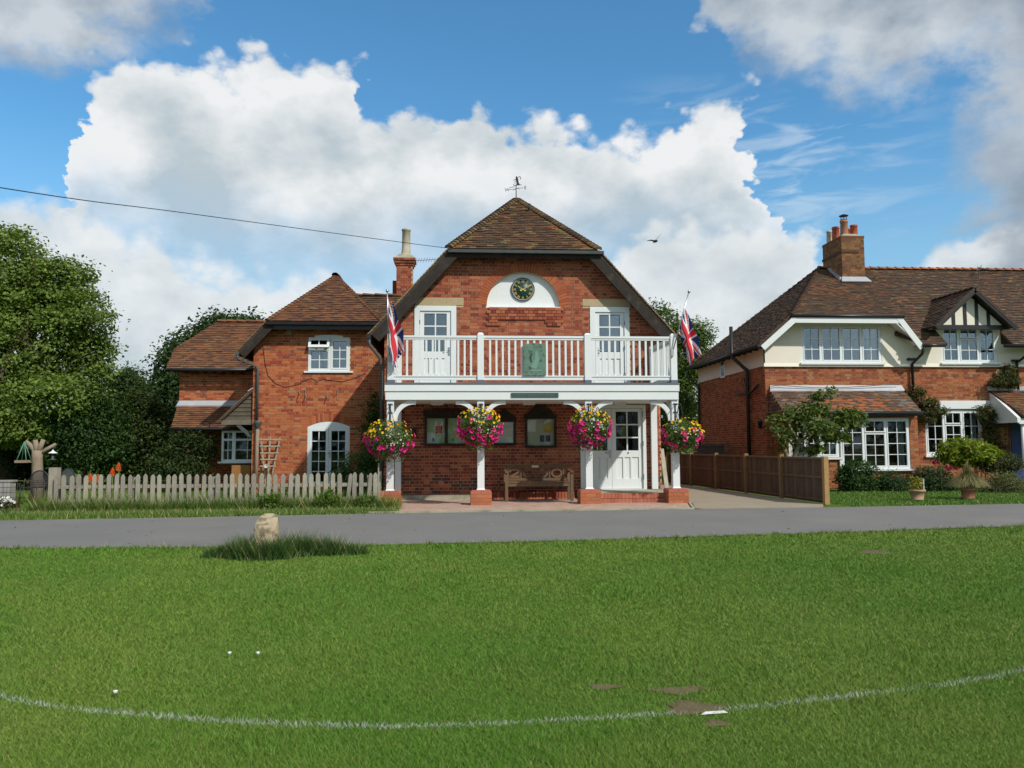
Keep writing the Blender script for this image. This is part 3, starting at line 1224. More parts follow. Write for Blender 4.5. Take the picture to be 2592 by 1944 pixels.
# bargeboards with the row of verge tiles above them
for sx, a, b in ((-1, el, hl), (1, er, hr)):
    d = (b - a).normalized()
    nrm = Vector((sx * d.z, 0, abs(d.x))).normalized()
    m = MB()
    p0, p1 = a - nrm * 0.16 + d * 0.02, b - nrm * 0.16 + d * 0.03
    m.bar(p0 + Vector((0, 0.03, 0)), p1 + Vector((0, 0.03, 0)), 0.05, 0.26, up=nrm)
    part('bargeboard', m, 'dark_wood', hall)
    m = MB()
    m.bar(a - nrm * 0.10 + Vector((0, 0.22, 0)), b - nrm * 0.10 + Vector((0, 0.22, 0)), 0.36, 0.03, up=nrm)
    part('verge_soffit', m, 'dark_wood', hall)
    nt_ = int((b - a).length / 0.10)
    for k in range(nt_):
        m = MB()
        c = a + d * (0.1 * k + 0.05) + nrm * 0.012
        td = (d + nrm * -0.14).normalized()
        tn = (nrm + d * 0.14).normalized()
        m.obox(c + Vector((0, 0.07, 0)), Vector((0, 1, 0)), tn, td, 0.10, 0.009, 0.082, random.choice([(0.26, 0.19, 0.10), (0.20, 0.14, 0.08), (0.15, 0.10, 0.06), (0.30, 0.23, 0.12)]))
        part('verge_tile', m, 'tile', hall)
# eaves gutter of the clipped gable with rafter feet and dark soffit
m = MB()
m.prism([(YV - 0.10, zH - 0.03), (YV - 0.09, zH - 0.10), (YV - 0.01, zH - 0.10), (YV, zH - 0.03)], HC - hH - 0.04, HC + hH + 0.14, axis='x')
part('gutter', m, 'grey_paint', hall)
m = MB()
m.box(HC - hH - 0.02, HC + hH + 0.02, YV + 0.01, YV + 0.04, zH - 0.2, zH - 0.015)
m.box(HC - hH, HC + hH, YV + 0.04, -0.012, zH - 0.075, zH - 0.055)
part('eaves_board', m, 'dark_wood', hall)
for k in range(7):
    x = HC - hH + 0.3 + k * (2 * hH - 0.6) / 6
    part('rafter_foot', MB().box(x - 0.035, x + 0.035, YV + 0.06, -0.012, zH - 0.16, zH - 0.078), 'dark_wood', hall)
# side gutters and the swan-neck pipe at the left verge foot
for x in (HC - hE - 0.02, HC + hE + 0.02):
    part('gutter', MB().tube([(x, YV - 0.02, zE - 0.06), (x, HBACK, zE - 0.06)], 0.06, 8), 'black_paint', hall)
m = MB()
m.tube([(HC - hE - 0.02, YV + 0.05, zE - 0.1), (HC - hE - 0.0, YV + 0.06, zE - 0.26), (HX0 - 0.1, -0.1, 3.33), (HX0 - 0.06, -0.06, 3.1), (HX0 - 0.06, -0.06, 0.1)], 0.036, 8)
part('downpipe', m, 'grey_paint', hall)


# ------------------------------------------------------------------ windows and doors (all face the road)
def panes(parent, x0, x1, z0, z1, y, nc, nr, bar=0.02, mat='glass', bm=None, gap=0.0):
    """nc x nr lights: every pane an object, the glazing bars added to bm"""
    w, h = (x1 - x0) / nc, (z1 - z0) / nr
    for i in range(nc):
        for j in range(nr):
            m = MB().box(x0 + i * w + bar / 2, x0 + (i + 1) * w - bar / 2, y, y + 0.006, z0 + j * h + bar / 2, z0 + (j + 1) * h - bar / 2)
            part('pane', m, mat, parent)
    if bm is not None:
        for i in range(1, nc):
            bm.box(x0 + i * w - bar / 2, x0 + i * w + bar / 2, y - 0.018, y + 0.014, z0 + 0.002, z1 - 0.002)
        for j in range(1, nr):
            bm.box(x0 + 0.002, x1 - 0.002, y - 0.015, y + 0.011, z0 + j * h - bar / 2, z0 + (j + 1 - 1) * h + bar / 2)


def ring(bm, x0, x1, z0, z1, w, y0, y1, wb=None):
    """rectangular frame of four butted members"""
    wb = wb or w
    bm.box(x0, x0 + w, y0, y1, z0, z1)
    bm.box(x1 - w, x1, y0, y1, z0, z1)
    bm.box(x0 + w, x1 - w, y0 + 0.001, y1 - 0.001, z0, z0 + wb)
    bm.box(x0 + w, x1 - w, y0 + 0.001, y1 - 0.001, z1 - w, z1)


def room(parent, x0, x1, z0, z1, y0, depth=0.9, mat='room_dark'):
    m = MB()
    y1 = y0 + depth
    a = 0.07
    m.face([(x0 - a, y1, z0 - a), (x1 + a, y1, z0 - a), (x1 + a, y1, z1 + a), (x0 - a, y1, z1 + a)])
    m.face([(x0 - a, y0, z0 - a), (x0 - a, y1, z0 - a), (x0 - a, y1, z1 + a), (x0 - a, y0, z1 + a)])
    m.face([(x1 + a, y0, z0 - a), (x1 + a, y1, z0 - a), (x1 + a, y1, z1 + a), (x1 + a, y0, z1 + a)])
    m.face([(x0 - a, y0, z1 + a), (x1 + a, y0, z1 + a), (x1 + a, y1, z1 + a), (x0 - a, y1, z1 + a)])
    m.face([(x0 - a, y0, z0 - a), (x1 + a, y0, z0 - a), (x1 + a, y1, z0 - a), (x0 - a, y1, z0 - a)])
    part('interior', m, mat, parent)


def drape(parent, x0, x1, z0, z1, y, mat='curtain', folds=5):
    m = MB()
    n = folds * 6
    P = [(x0 + (x1 - x0) * k / n, y + 0.03 * math.sin(k * 2 * math.pi / 6)) for k in range(n + 1)]
    for a, b in zip(P, P[1:]):
        m.face([(a[0], a[1], z0), (b[0], b[1], z0), (b[0], b[1], z1), (a[0], a[1], z1)], smooth=True)
    part('curtain', m, mat, parent)


def handle(parent, x, y, z, dx):
    m = MB()
    m.box(x - 0.022, x + 0.022, y - 0.008, y, z - 0.10, z + 0.10)
    m.tube([(x, y - 0.008, z + 0.03), (x, y - 0.05, z + 0.03), (x + dx, y - 0.055, z + 0.03)], 0.011, 6)
    part('door_handle', m, 'steel', parent)


def panelled_leaf(parent, x0, x1, z0, z1, y, glass_z, npan, nc=2, nr=3, gmat='glass'):
    """glazed upper half over tall sunk panels"""
    bm = MB()
    st = 0.10
    gz0, gz1 = glass_z
    bm.box(x0, x0 + st, y, y + 0.045, z0, z1)
    bm.box(x1 - st, x1, y, y + 0.045, z0, z1)
    bm.box(x0 + st, x1 - st, y + 0.001, y + 0.044, gz1, z1)
    bm.box(x0 + st, x1 - st, y + 0.001, y + 0.044, gz0 - 0.16, gz0)
    bm.box(x0 + st, x1 - st, y + 0.001, y + 0.044, z0, z0 + 0.24)
    pz0, pz1 = z0 + 0.24, gz0 - 0.16
    w = (x1 - x0 - 2 * st) / npan
    for k in range(1, npan):
        xx = x0 + st + k * w
        bm.box(xx - 0.022, xx + 0.022, y + 0.002, y + 0.043, pz0, pz1)
    bm.box(x0 + st, x1 - st, y + 0.024, y + 0.040, pz0, pz1)
    panes(parent, x0 + st, x1 - st, gz0, gz1, y + 0.022, nc, nr, 0.03, gmat, bm)
    return bm


for (a, b), hs, lab in ((UD[0], 1, 'left'), (UD[1], -1, 'right')):
    root_m = MB()
    ring(root_m, a + 0.004, b - 0.004, UDZ0, UDZ1 - 0.004, 0.125, -0.03, 0.08)
    dr_ = part('balcony_door', root_m, 'white_paint', hall)
    bm = panelled_leaf(dr_, a + 0.135, b - 0.135, UDZ0 + 0.13, UDZ1 - 0.135, 0.0, (3.50, 4.41), 4)
    part('door_leaf', bm, 'white_paint', dr_)
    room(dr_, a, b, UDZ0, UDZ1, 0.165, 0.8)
    handle(dr_, (b - 0.18) if hs > 0 else (a + 0.18), 0.0, 3.50, -0.1 * hs)
    m = MB()
    for zz in (2.95, 3.6, 4.2):
        xx = a + 0.13 if hs > 0 else b - 0.13
        m.box(xx - 0.01, xx + 0.01, -0.036, -0.03, zz - 0.05, zz + 0.05)
    part('hinge', m, 'lead_dark', dr_)
# entrance doors
m = MB()
ring(m, GD[0] + 0.004, GD[1] - 0.004, GD[2], GD[3] - 0.004, 0.075, -0.03, 0.09, 0.02)
ent = part('entrance_door', m, 'white_paint', hall)
xm = 3.80
bm = panelled_leaf(ent, GD[0] + 0.08, xm - 0.003, GD[2] + 0.025, GD[3] - 0.085, 0.02, (1.13, 2.06), 3, gmat='glass_dim')
part('door_leaf', bm, 'white_paint', ent)
bm = panelled_leaf(ent, xm + 0.003, GD[1] - 0.08, GD[2] + 0.025, GD[3] - 0.085, 0.02, (1.13, 2.06), 3, gmat='glass_dim')
part('door_leaf', bm, 'white_paint', ent)
handle(ent, xm - 0.05, 0.02, 1.05, -0.12)
part('letter_slot', MB().box(4.18, 4.21, 0.008, 0.02, 1.06, 1.09), 'black_iron', ent)
m = MB()
for zz in (0.5, 1.3, 2.0):
    m.box(GD[1] - 0.088, GD[1] - 0.068, -0.036, -0.03, zz - 0.06, zz + 0.06)
part('hinge', m, 'lead_dark', ent)
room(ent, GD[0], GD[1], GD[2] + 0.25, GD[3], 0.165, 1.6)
part('notice', MB().box(4.05, 4.2, 0.20, 0.205, 1.45, 1.7, (0.5, 0.55, 0.2)), 'paint', ent)

# ------------------------------------------------------------------ porch and balcony (parts of the hall)
BX0, BX1, BY = -1.434, 4.905, -1.95
m = MB()
m.box(BX0 + 0.03, BX1 - 0.03, BY + 0.06, -0.012, 2.50, 2.58)
part('balcony_deck', m, 'lead_dark', hall)
m = MB()
m.box(BX0, BX1, BY - 0.035, BY + 0.01, 2.42, 2.558)
m.box(BX0, BX0 + 0.045, BY + 0.01, -0.012, 2.42, 2.558)
m.box(BX1 - 0.045, BX1, BY + 0.01, -0.012, 2.42, 2.558)
part('fascia_board', m, 'white_paint', hall)
m = MB()
m.box(BX0 + 0.015, BX1 - 0.015, BY - 0.012, BY + 0.03, 2.238, 2.416)
m.box(BX0 + 0.015, BX0 + 0.06, BY + 0.03, -0.012, 2.238, 2.416)
m.box(BX1 - 0.06, BX1 - 0.015, BY + 0.03, -0.012, 2.238, 2.416)
part('fascia_beam', m, 'white_paint', hall)
m = MB()
m.box(BX0 - 0.01, BX1 + 0.01, BY - 0.045, -0.012, 2.562, 2.60)
part('lead_flashing', m, 'lead_dark', hall)
part('soffit', MB().box(BX0 + 0.06, BX1 - 0.06, BY + 0.03, -0.012, 2.25, 2.27), 'panel_white', hall)
PX = [-1.316, 0.599, 2.922, 4.82]
PY = -1.85
for i, x in enumerate(PX):
    w = 0.074
    m = MB()
    m.box(x - w, x + w, PY - w, PY + w, 0.345, 2.237)
    m.hexa([(x + sa * (w + 0.02), PY + sb * (w + 0.02), 0.325) for sa, sb in ((-1, -1), (1, -1), (1, 1), (-1, 1))] + [(x + sa * w, PY + sb * w, 0.36) for sa, sb in ((-1, -1), (1, -1), (1, 1), (-1, 1))])
    part('porch_post', m, 'white_paint', hall)
    # rounded brick pier under the post
    pw = 0.225
    pm = MB().box(x - pw + 0.012, x + pw - 0.012, PY - pw + 0.012, PY + pw - 0.012, 0.0, 0.30)
    pier = part('pier', pm, 'mortar', hall)
    for c in range(4):
        z0, z1 = 0.004 + c * 0.081, 0.004 + c * 0.081 + 0.072
        cuts = (-pw, 0.0, pw) if c % 2 else (-pw, -pw / 2 + 0.002, pw / 2, pw)
        if c == 3:
            cuts = (-pw, 0.0, pw)
        for q0, q1 in zip(cuts, cuts[1:]):
            for yy0, yy1 in ((-pw, 0.0), (0.0, pw)):
                mm = MB()
                col = random.choice([(0.40, 0.13, 0.06), (0.36, 0.12, 0.055), (0.42, 0.16, 0.07), (0.34, 0.13, 0.07)]) if c < 3 else random.choice([(0.40, 0.12, 0.085), (0.43, 0.135, 0.09)])
                x0_, x1_, y0_, y1_ = x + q0 + 0.004, x + q1 - 0.004, PY + yy0 + 0.004, PY + yy1 - 0.004
                if c == 3:     # bullnose: outer top edges rounded
                    rad = 0.05
                    prof = [(y0_ if yy0 < 0 else y0_, z0)]
                    pts = []
                    left, right = q0 <= -pw + 1e-6, q1 >= pw - 1e-6
                    pts.append((x0_, z0))
                    pts.append((x1_, z0))
                    if right:
                        pts += [(x1_ - rad + rad * math.sin(t), z1 - rad + rad * math.cos(t)) for t in (1.57, 1.1, 0.6, 0.0)]
                    else:
                        pts.append((x1_, z1))
                    if left:
                        pts += [(x0_ + rad - rad * math.sin(t), z1 - rad + rad * math.cos(t)) for t in (0.0, 0.6, 1.1, 1.57)]
                    else:
                        pts.append((x0_, z1))
                    mm.prism(pts, y0_, y1_, col)
                else:
                    mm.box(x0_, x1_, y0_, y1_, z0, z1, col)
                part('brick', mm, 'brick', pier)
    # balcony newel with domed top
    wn = 0.068
    m = MB()
    m.box(x - wn, x + wn, PY - wn, PY + wn, 2.60, 3.64)
    m.hexa([(x + sa * (wn + 0.004), PY + sb * (wn + 0.004), 3.64) for sa, sb in ((-1, -1), (1, -1), (1, 1), (-1, 1))] + [(x + sa * wn * 0.6, PY + sb * wn * 0.6, 3.69) for sa, sb in ((-1, -1), (1, -1), (1, 1), (-1, 1))])
    part('balcony_post', m, 'white_paint', hall)
    part('post_shoe', MB().box(x - wn - 0.006, x + wn + 0.006, PY - wn - 0.006, PY + wn + 0.006, 2.602, 2.665), 'lead_dark', hall)
    # curved brackets
    for s_ in (-1, 1):
        if (i == 0 and s_ < 0) or (i == 3 and s_ > 0):
            continue
        m = MB()
        path = []
        for k in range(11):
            g = math.pi / 2 * k / 10
            path.append((x + s_ * (w + 0.42 - 0.40 * math.cos(g) + 0.0), 2.19 - 0.40 + 0.40 * math.sin(g)))
        path.append((x + s_ * (w + 0.46), 2.19))
        m.ribbon(path, 0.095, PY - 0.035, PY + 0.035)
        part('curved_bracket', m, 'white_paint', hall)
    if i in (0, 3):
        s_ = 1
        m = MB()
        for k in range(10):
            g0, g1 = math.pi / 2 * k / 10, math.pi / 2 * (k + 1) / 10
            a_ = [(PY + w + 0.42 - 0.40 * math.cos(g), 2.19 - 0.40 + 0.40 * math.sin(g)) for g in (g0, g1)]
            m.bar((x, *a_[0]), (x, *a_[1]), 0.07, 0.095, up=(1, 0, 0))
        part('curved_bracket', m, 'white_paint', hall)
# half posts on the wall
for x, z0, z1 in ((4.805, 0.215, 2.24), (-1.27, 0.12, 2.24), (4.80, 2.605, 3.62), (-1.27, 2.605, 3.62)):
    part('half_post', MB().box(x - 0.072, x + 0.072, -0.12, -0.012, z0, z1), 'white_paint', hall)
# rails and balusters
for a, b in zip(PX, PX[1:]):
    a_, b_ = a + 0.069, b - 0.069
    part('top_rail', MB().box(a_, b_, PY - 0.045, PY + 0.045, 3.575, 3.622).box(a_, b_, PY - 0.03, PY + 0.03, 3.535, 3.573), 'white_paint', hall)
    part('bottom_rail', MB().box(a_, b_, PY - 0.04, PY + 0.04, 2.735, 2.762).box(a_, b_, PY - 0.025, PY + 0.025, 2.665, 2.734), 'white_paint', hall)
    nb = int(round((b_ - a_) / 0.133)) - 1
    for k in range(nb):
        x = a_ + (b_ - a_) * (k + 1) / (nb + 1)
        part('baluster', MB().box(x - 0.021, x + 0.021, PY - 0.021, PY + 0.021, 2.763, 3.534), 'white_paint', hall)
for x in (PX[0], PX[3]):
    part('top_rail', MB().box(x - 0.04, x + 0.04, PY + 0.069, -0.121, 3.535, 3.622), 'white_paint', hall)
    part('bottom_rail', MB().box(x - 0.03, x + 0.03, PY + 0.069, -0.121, 2.665, 2.762), 'white_paint', hall)
    for k in range(11):
        y = PY + 0.069 + (1.66) * (k + 1) / 12
        part('baluster', MB().box(x - 0.021, x + 0.021, y - 0.021, y + 0.021, 2.763, 3.534), 'white_paint', hall)
# plinth, platform and brick-on-edge steps
part('plinth', MB().box(-1.22, 0.85, -0.10, -0.012, 0.0, 0.12), 'concrete', hall)
part('plinth', MB().box(0.86, 2.86, -0.12, -0.012, 0.0, 0.07), 'concrete', hall)
pl = part('plinth', MB().box(0.87, 2.85, -0.25, -0.121, 0.0, 0.05), 'mortar', hall)
for k in range(26):
    x = 0.875 + k * 0.076
    part('brick', MB().box(x, x + 0.066, -0.262, -0.13, 0.0, 0.17, random.choice(BRICK_HALL[:4])), 'brick', pl)
part('platform', MB().box(3.0, 4.93, -1.50, -0.012, 0.01, 0.205), 'concrete', hall)
for (x0, x1, y0, y1, z0, z1) in ((3.16, 4.76, -1.79, -1.52, 0.0, 0.095), (3.14, 4.62, -1.62, -1.505, 0.10, 0.212)):
    st = part('step', MB().box(x0 + 0.01, x1 - 0.01, y0 + 0.012, y1, z0, z1 - 0.008), 'mortar', hall)
    nn = int((x1 - x0) / 0.077)
    for k in range(nn):
        x = x0 + (x1 - x0) * k / nn
        part('brick', MB().box(x + 0.004, x + (x1 - x0) / nn - 0.004, y0, y1 - 0.004, z0 + 0.003, z1, random.choice([(0.40, 0.14, 0.085), (0.36, 0.12, 0.075), (0.43, 0.16, 0.10)])), 'brick', st)
# green name board on the beam
q0, q1 = at(1294, 994.5, BY - 0.012), at(1413.5, 1005.7, BY - 0.012)
m = MB().box(q0.x, q1.x, BY - 0.035, BY - 0.0125, q1.z, q0.z)
nb_ = solo('name_board', m, 'plaque_green', 'long narrow dark green name board on the white porch beam', 'sign')
m = MB()
for k, w_ in enumerate((0.22, 0.34, 0.18)):
    cx_ = q0.x + 0.08 + sum((0.22, 0.34, 0.18)[:k]) + 0.045 * k + w_ / 2
    m.box(cx_ - w_ / 2, cx_ + w_ / 2, BY - 0.0375, BY - 0.0352, (q0.z + q1.z) / 2 - 0.006, (q0.z + q1.z) / 2 + 0.006, (0.10, 0.14, 0.12))
part('worn_lettering', m, 'paint', nb_)
# patinated plaque fixed to the railing
q0, q1 = at(1324, 873, PY - 0.05), at(1381, 950, PY - 0.05)
m = MB().prism(seg_arch(q0.x, q1.x, q1.z + 0.0, q0.z, 0.035), PY - 0.075, PY - 0.047)
pq = solo('memorial_plaque', m, 'bronze_patina', 'green weathered bronze plaque with arched top on the balcony railing', 'plaque')
m = MB()
cx_, z_ = (q0.x + q1.x) / 2, q1.z
m.ribbon([(cx_ - 0.07, z_ + 0.28), (cx_ - 0.09, z_ + 0.38), (cx_ - 0.05, z_ + 0.47)], [0.03, 0.05, 0.03], PY - 0.078, PY - 0.0755, (0.03, 0.05, 0.045))
m.ribbon([(cx_ - 0.02, z_ + 0.15), (cx_ + 0.06, z_ + 0.35), (cx_ + 0.04, z_ + 0.52)], [0.12, 0.10, 0.05], PY - 0.0785, PY - 0.0755, (0.15, 0.28, 0.23))
part('relief', m, 'paint', pq)
part('relief', MB().box(cx_ - 0.09, cx_ + 0.16, PY - 0.079, PY - 0.0755, z_ + 0.10, z_ + 0.112, (0.30, 0.42, 0.36)), 'paint', pq)

# ------------------------------------------------------------------ chimney of the hall
def brick_box(parent, x0, x1, y0, y1, z0, z1, palette, weights, name='chimney', bond='flemish', singles=0, left=True):
    """a brick stack: mortar core faced with laid bricks on the sides that show"""
    co = part(name, MB().box(x0, x1, y0, y1, z0, z1), 'mortar', parent)
    lay(co, Frame((x0, y0, 0), (1, 0, 0), (0, 0, 1)), rect(0, x1 - x0, z0, z1), [], palette=palette, weights=weights, bond=bond, singles=singles)
    if left:
        lay(co, Frame((x0, y1, 0), (0, -1, 0), (0, 0, 1)), rect(0, y1 - y0, z0, z1), [], palette=palette, weights=weights, bond=bond)
    return co


CY = 5.0
a, b = at(1004, 700, CY), at(1044, 660, CY)
ct = at(1020, 642, CY).z
hch = brick_box(hall, a.x, b.x, CY, CY + 0.5, 4.2, ct - 0.36, BRICK_HALL, W_HALL, singles=24)
for k, g in enumerate((0.03, 0.065, 0.10)):
    z0 = ct - 0.36 + k * 0.075
    o = part('corbel', MB().box(a.x - g, b.x + g, CY - g, CY + 0.5 + g, z0, z0 + 0.073), 'mortar', hall)
    nn = 4
    for j in range(nn):
        xx = a.x - g + (b.x - a.x + 2 * g) * j / nn
        part('brick', MB().box(xx + 0.004, xx + (b.x - a.x + 2 * g) / nn - 0.004, CY - g - 0.006, CY - g + 0.05, z0 + 0.004, z0 + 0.068, random.choice(BRICK_HALL[1:5])), 'brick', o)
m = MB()
cx_ = (a.x + b.x) / 2
m.hexa([(cx_ + sa * 0.33, CY + 0.25 + sb * 0.33, ct - 0.135) for sa, sb in ((-1, -1), (1, -1), (1, 1), (-1, 1))] + [(cx_ + sa * 0.16, CY + 0.25 + sb * 0.16, ct + 0.02) for sa, sb in ((-1, -1), (1, -1), (1, 1), (-1, 1))])
part('flaunching', m, 'concrete', hall)
pt_, pb_ = at(1023, 580, CY + 0.25).z, ct - 0.02
m = MB().lathe([(0.150, 0), (0.145, 0.1), (0.128, 0.25), (0.122, pt_ - pb_ - 0.07), (0.14, pt_ - pb_ - 0.06), (0.14, pt_ - pb_ - 0.01), (0.11, pt_ - pb_), (0.09, pt_ - pb_ - 0.02)], (cx_ + 0.03, CY + 0.25, pb_), 18)
part('chimney_pot', m, 'pot_cream', hall)
a2 = at(994, 711, CY + 0.6)
part('chimney_shoulder', MB().box(a2.x, a2.x + 0.5, CY + 0.55, CY + 1.1, 4.2, a2.z, (0.27, 0.06, 0.035)), 'brick', hall)
part('lead_flashing', MB().box(a.x - 0.13, a.x - 0.003, CY - 0.02, CY + 0.5, 5.1, 5.62), 'lead', hall)
# television aerial on the chimney
q0, q1 = at(1046, 660, CY), at(1110, 656.5, CY + 0.5)
m = MB().tube([(q0.x - 0.05, CY + 0.0, q0.z), (q1.x, CY + 0.5, q1.z)], 0.008, 5)
for k in range(9):
    t = 0.15 + 0.1 * k
    c = Vector((q0.x - 0.05, CY, q0.z)).lerp(Vector((q1.x, CY + 0.5, q1.z)), t)
    m.tube([c + Vector((-0.03, 0.1, -0.05)), c + Vector((0.03, -0.1, 0.05))], 0.005, 4)
solo('television_aerial', m, 'black_iron', 'thin television aerial fixed to the hall chimney', 'aerial')

# ------------------------------------------------------------------ clock in the arch
ck = Vector((at(1323.5, 732.8, 0.08).x, 0.10, at(1323.5, 732.8, 0.08).z))
clock = thing('wall_clock', (ck.x, 0.10, ck.z - 0.29), 'round green clock with gold roman numerals in the white arched panel', 'clock')
part('rim', MB().lathe([(0.255, 0.0), (0.288, 0.0), (0.288, 0.035), (0.272, 0.045), (0.258, 0.03)], (ck.x, 0.10, ck.z), 48, axis=(0, -1, 0), caps=False), 'clock_rim', clock)
part('dial', MB().lathe([(0.0, 0.0245), (0.262, 0.024), (0.262, 0.0)], (ck.x, 0.10, ck.z), 48, axis=(0, -1, 0)), 'clock_green', clock)
yd = 0.10 - 0.0265
m = MB()
m.ribbon([(ck.x + 0.252 * math.cos(2 * math.pi * k / 64), ck.z + 0.252 * math.sin(2 * math.pi * k / 64)) for k in range(64)], 0.008, yd - 0.001, yd + 0.001, closed=True)
for k in range(60):
    g = 2 * math.pi * k / 60
    c0, c1 = 0.232, 0.25
    w_ = 0.007 if k % 5 == 0 else 0.004
    m.bar((ck.x + c0 * math.sin(g), yd, ck.z + c0 * math.cos(g)), (ck.x + c1 * math.sin(g), yd, ck.z + c1 * math.cos(g)), w_, 0.002, up=(0, 1, 0))
part('minute_track', m, 'gold', clock)
for k, tx in enumerate(['XII', 'I', 'II', 'III', 'IIII', 'V', 'VI', 'VII', 'VIII', 'IX', 'X', 'XI']):
    g = 2 * math.pi * k / 12
    m = MB()
    ezz = Vector((math.sin(g), 0, math.cos(g)))
    exx = Vector((math.cos(g), 0, -math.sin(g)))
    add_text(m, tx, 0.085, (ck.x + 0.195 * math.sin(g), yd, ck.z + 0.195 * math.cos(g)), exx * 0.72, ezz, depth=0.002)
    part('numeral', m, 'gold', clock)


def hand(deg, L, w, tail, y):
    g = math.radians(deg)
    d = Vector((math.sin(g), 0, math.cos(g)))
    c = Vector((ck.x, y, ck.z))
    m = MB()
    m.bar(c - d * tail, c + d * L, w, 0.004, up=(0, 1, 0))
    m.lathe([(0.0, 0.004), (0.022, 0.004), (0.022, 0.0)], tuple(c - d * (tail + 0.015)), 14, axis=(0, -1, 0))
    m.bar(c + d * L * 0.45, c + d * L * 0.72, w * 2.2, 0.004, up=(0, 1, 0))
    m.bar(c + d * L, c + d * (L + 0.03), w * 0.6, 0.004, up=(0, 1, 0))
    part('clock_hand', m, 'gold', clock)


hand(302, 0.125, 0.016, 0.04, yd - 0.010)
hand(62, 0.205, 0.015, 0.045, yd - 0.016)

# ------------------------------------------------------------------ weather vane
vb = Vector((AP.x, AP.y, AP.z))
VY = AP.y


def vp(u, v):
    return at(u, v, VY)


vane = thing('weather_vane', (vb.x, VY, vb.z + 0.02), 'dark weather vane with robed figure and scythe on the hall roof peak', 'weather vane')
cxv = vp(1306.5, 490).x
m = MB()
m.hexa([(cxv + sa * 0.14, VY + sb * 0.14, vb.z - 0.06) for sa, sb in ((-1, -1), (1, -1), (1, 1), (-1, 1))] + [(cxv + sa * 0.05, VY + sb * 0.05, vp(1306, 506).z) for sa, sb in ((-1, -1), (1, -1), (1, 1), (-1, 1))])
m.box(cxv - 0.05, cxv + 0.05, VY - 0.05, VY + 0.05, vp(1306, 506).z, vp(1306, 501.5).z)
part('base', m, 'lead_dark', vane)
part('pole', MB().tube([(cxv, VY, vp(1306, 502).z), (cxv, VY, vp(1306, 468).z)], 0.012, 8), 'black_iron', vane)
wq, eq = vp(1283, 483), vp(1330, 473.5)
m = MB()
m.tube([(wq.x + 0.05, VY - 0.05, wq.z + 0.01), (eq.x - 0.05, VY + 0.05, eq.z)], 0.006, 5)
m.tube([(cxv - 0.06, VY + 0.3, vp(1300, 473).z), (cxv + 0.05, VY - 0.3, vp(1312, 484).z)], 0.006, 5)
part('cross_arm', m, 'black_iron', vane)
for q, tx, yo in ((wq, 'W', -0.06), (eq, 'E', 0.06)):
    m = MB()
    for dd in (0.0, 0.012):
        add_text(m, tx, 0.125, (q.x, VY + yo, q.z), Vector((1, 0, 0.06)), Vector((0.05, 0, 1)), depth=dd)
    part('letter', m, 'black_iron', vane)
m = MB()
add_text(m, 'S', 0.11, (cxv + 0.055, VY - 0.31, vp(1312, 489).z), Vector((0.25, 0, 0)), Vector((0, 0, 1)), depth=0)
part('letter', m, 'black_iron', vane)


def vsil(pts):
    return [((vp(1260 + x / 16.59, 430 + y / 16.59)).x, (vp(1260 + x / 16.59, 430 + y / 16.59)).z) for x, y in pts]


m = MB()
m.prism(vsil([(775, 262), (800, 268), (820, 310), (850, 360), (862, 420), (868, 500), (885, 550), (940, 635), (780, 640), (785, 560), (775, 480), (760, 440), (745, 425), (752, 370), (758, 300)])[::-1], VY - 0.008, VY + 0.008)
part('robed_figure', m, 'black_iron', vane)
m = MB()
m.ribbon(vsil([(650, 460), (710, 405), (770, 400), (850, 315), (935, 275)]), 0.012, VY - 0.005, VY + 0.005)
m.ribbon(vsil([(930, 275), (960, 340), (935, 430)]), [0.012, 0.020, 0.006], VY - 0.005, VY + 0.005)
m.ribbon(vsil([(770, 490), (720, 500), (722, 580)]), 0.012, VY - 0.005, VY + 0.005)
part('scythe', m, 'black_iron', vane)
m = MB()
m.ribbon(vsil([(680, 655), (1010, 628)]), 0.012, VY - 0.005, VY + 0.005)
m.ribbon(vsil([(485, 742), (700, 715)]), 0.010, VY - 0.005, VY + 0.005)
m.ribbon(vsil([(670, 590), (680, 690)]), 0.014, VY - 0.005, VY + 0.005)
part('pointer', m, 'black_iron', vane)

# ------------------------------------------------------------------ birds


def ellip(mb, c, r, n=10, col=(1, 1, 1), tiltx=0.0):
    prof = [(max(1e-4, math.sin(math.pi * k / 8)), -math.cos(math.pi * k / 8)) for k in range(9)]
    i = len(mb.v)
    mb.lathe(prof, (0, 0, 0), n, col)
    for k in range(i, len(mb.v)):
        p = Vector(mb.v[k])
        p = Vector((p.x * r[0], p.y * r[1], p.z * r[2]))
        p.rotate(Matrix.Rotation(tiltx, 3, 'Y'))
        mb.v[k] = tuple(p + Vector(c))


bp = at(1339, 534, 1.2)
m = MB()
ellip(m, (bp.x, 1.2, bp.z + 0.09), (0.035, 0.04, 0.075), tiltx=0.25)
ellip(m, (bp.x + 0.015, 1.2, bp.z + 0.175), (0.024, 0.026, 0.026))
m.bar((bp.x - 0.02, 1.2, bp.z + 0.05), (bp.x - 0.045, 1.2, bp.z - 0.04), 0.03, 0.008)
m.bar((bp.x + 0.03, 1.2, bp.z + 0.175), (bp.x + 0.06, 1.2, bp.z + 0.172), 0.008, 0.008)
m.tube([(bp.x, 1.19, bp.z + 0.03), (bp.x, 1.19, bp.z - 0.03)], 0.005, 4)
solo('perched_bird', m, 'black_iron', 'small dark bird perched on the right hip of the hall roof', 'bird')
GY = 36.0
g = lambda x, y: at(960 + x / 2.836, 420 + y / 2.836, GY)
m = MB()
body = g(1982, 540)
ellip(m, (body.x, GY, body.z), (0.16, 0.30, 0.08), tiltx=0.0)
ellip(m, (body.x - 0.03, GY - 0.32, body.z - 0.03), (0.06, 0.09, 0.055))
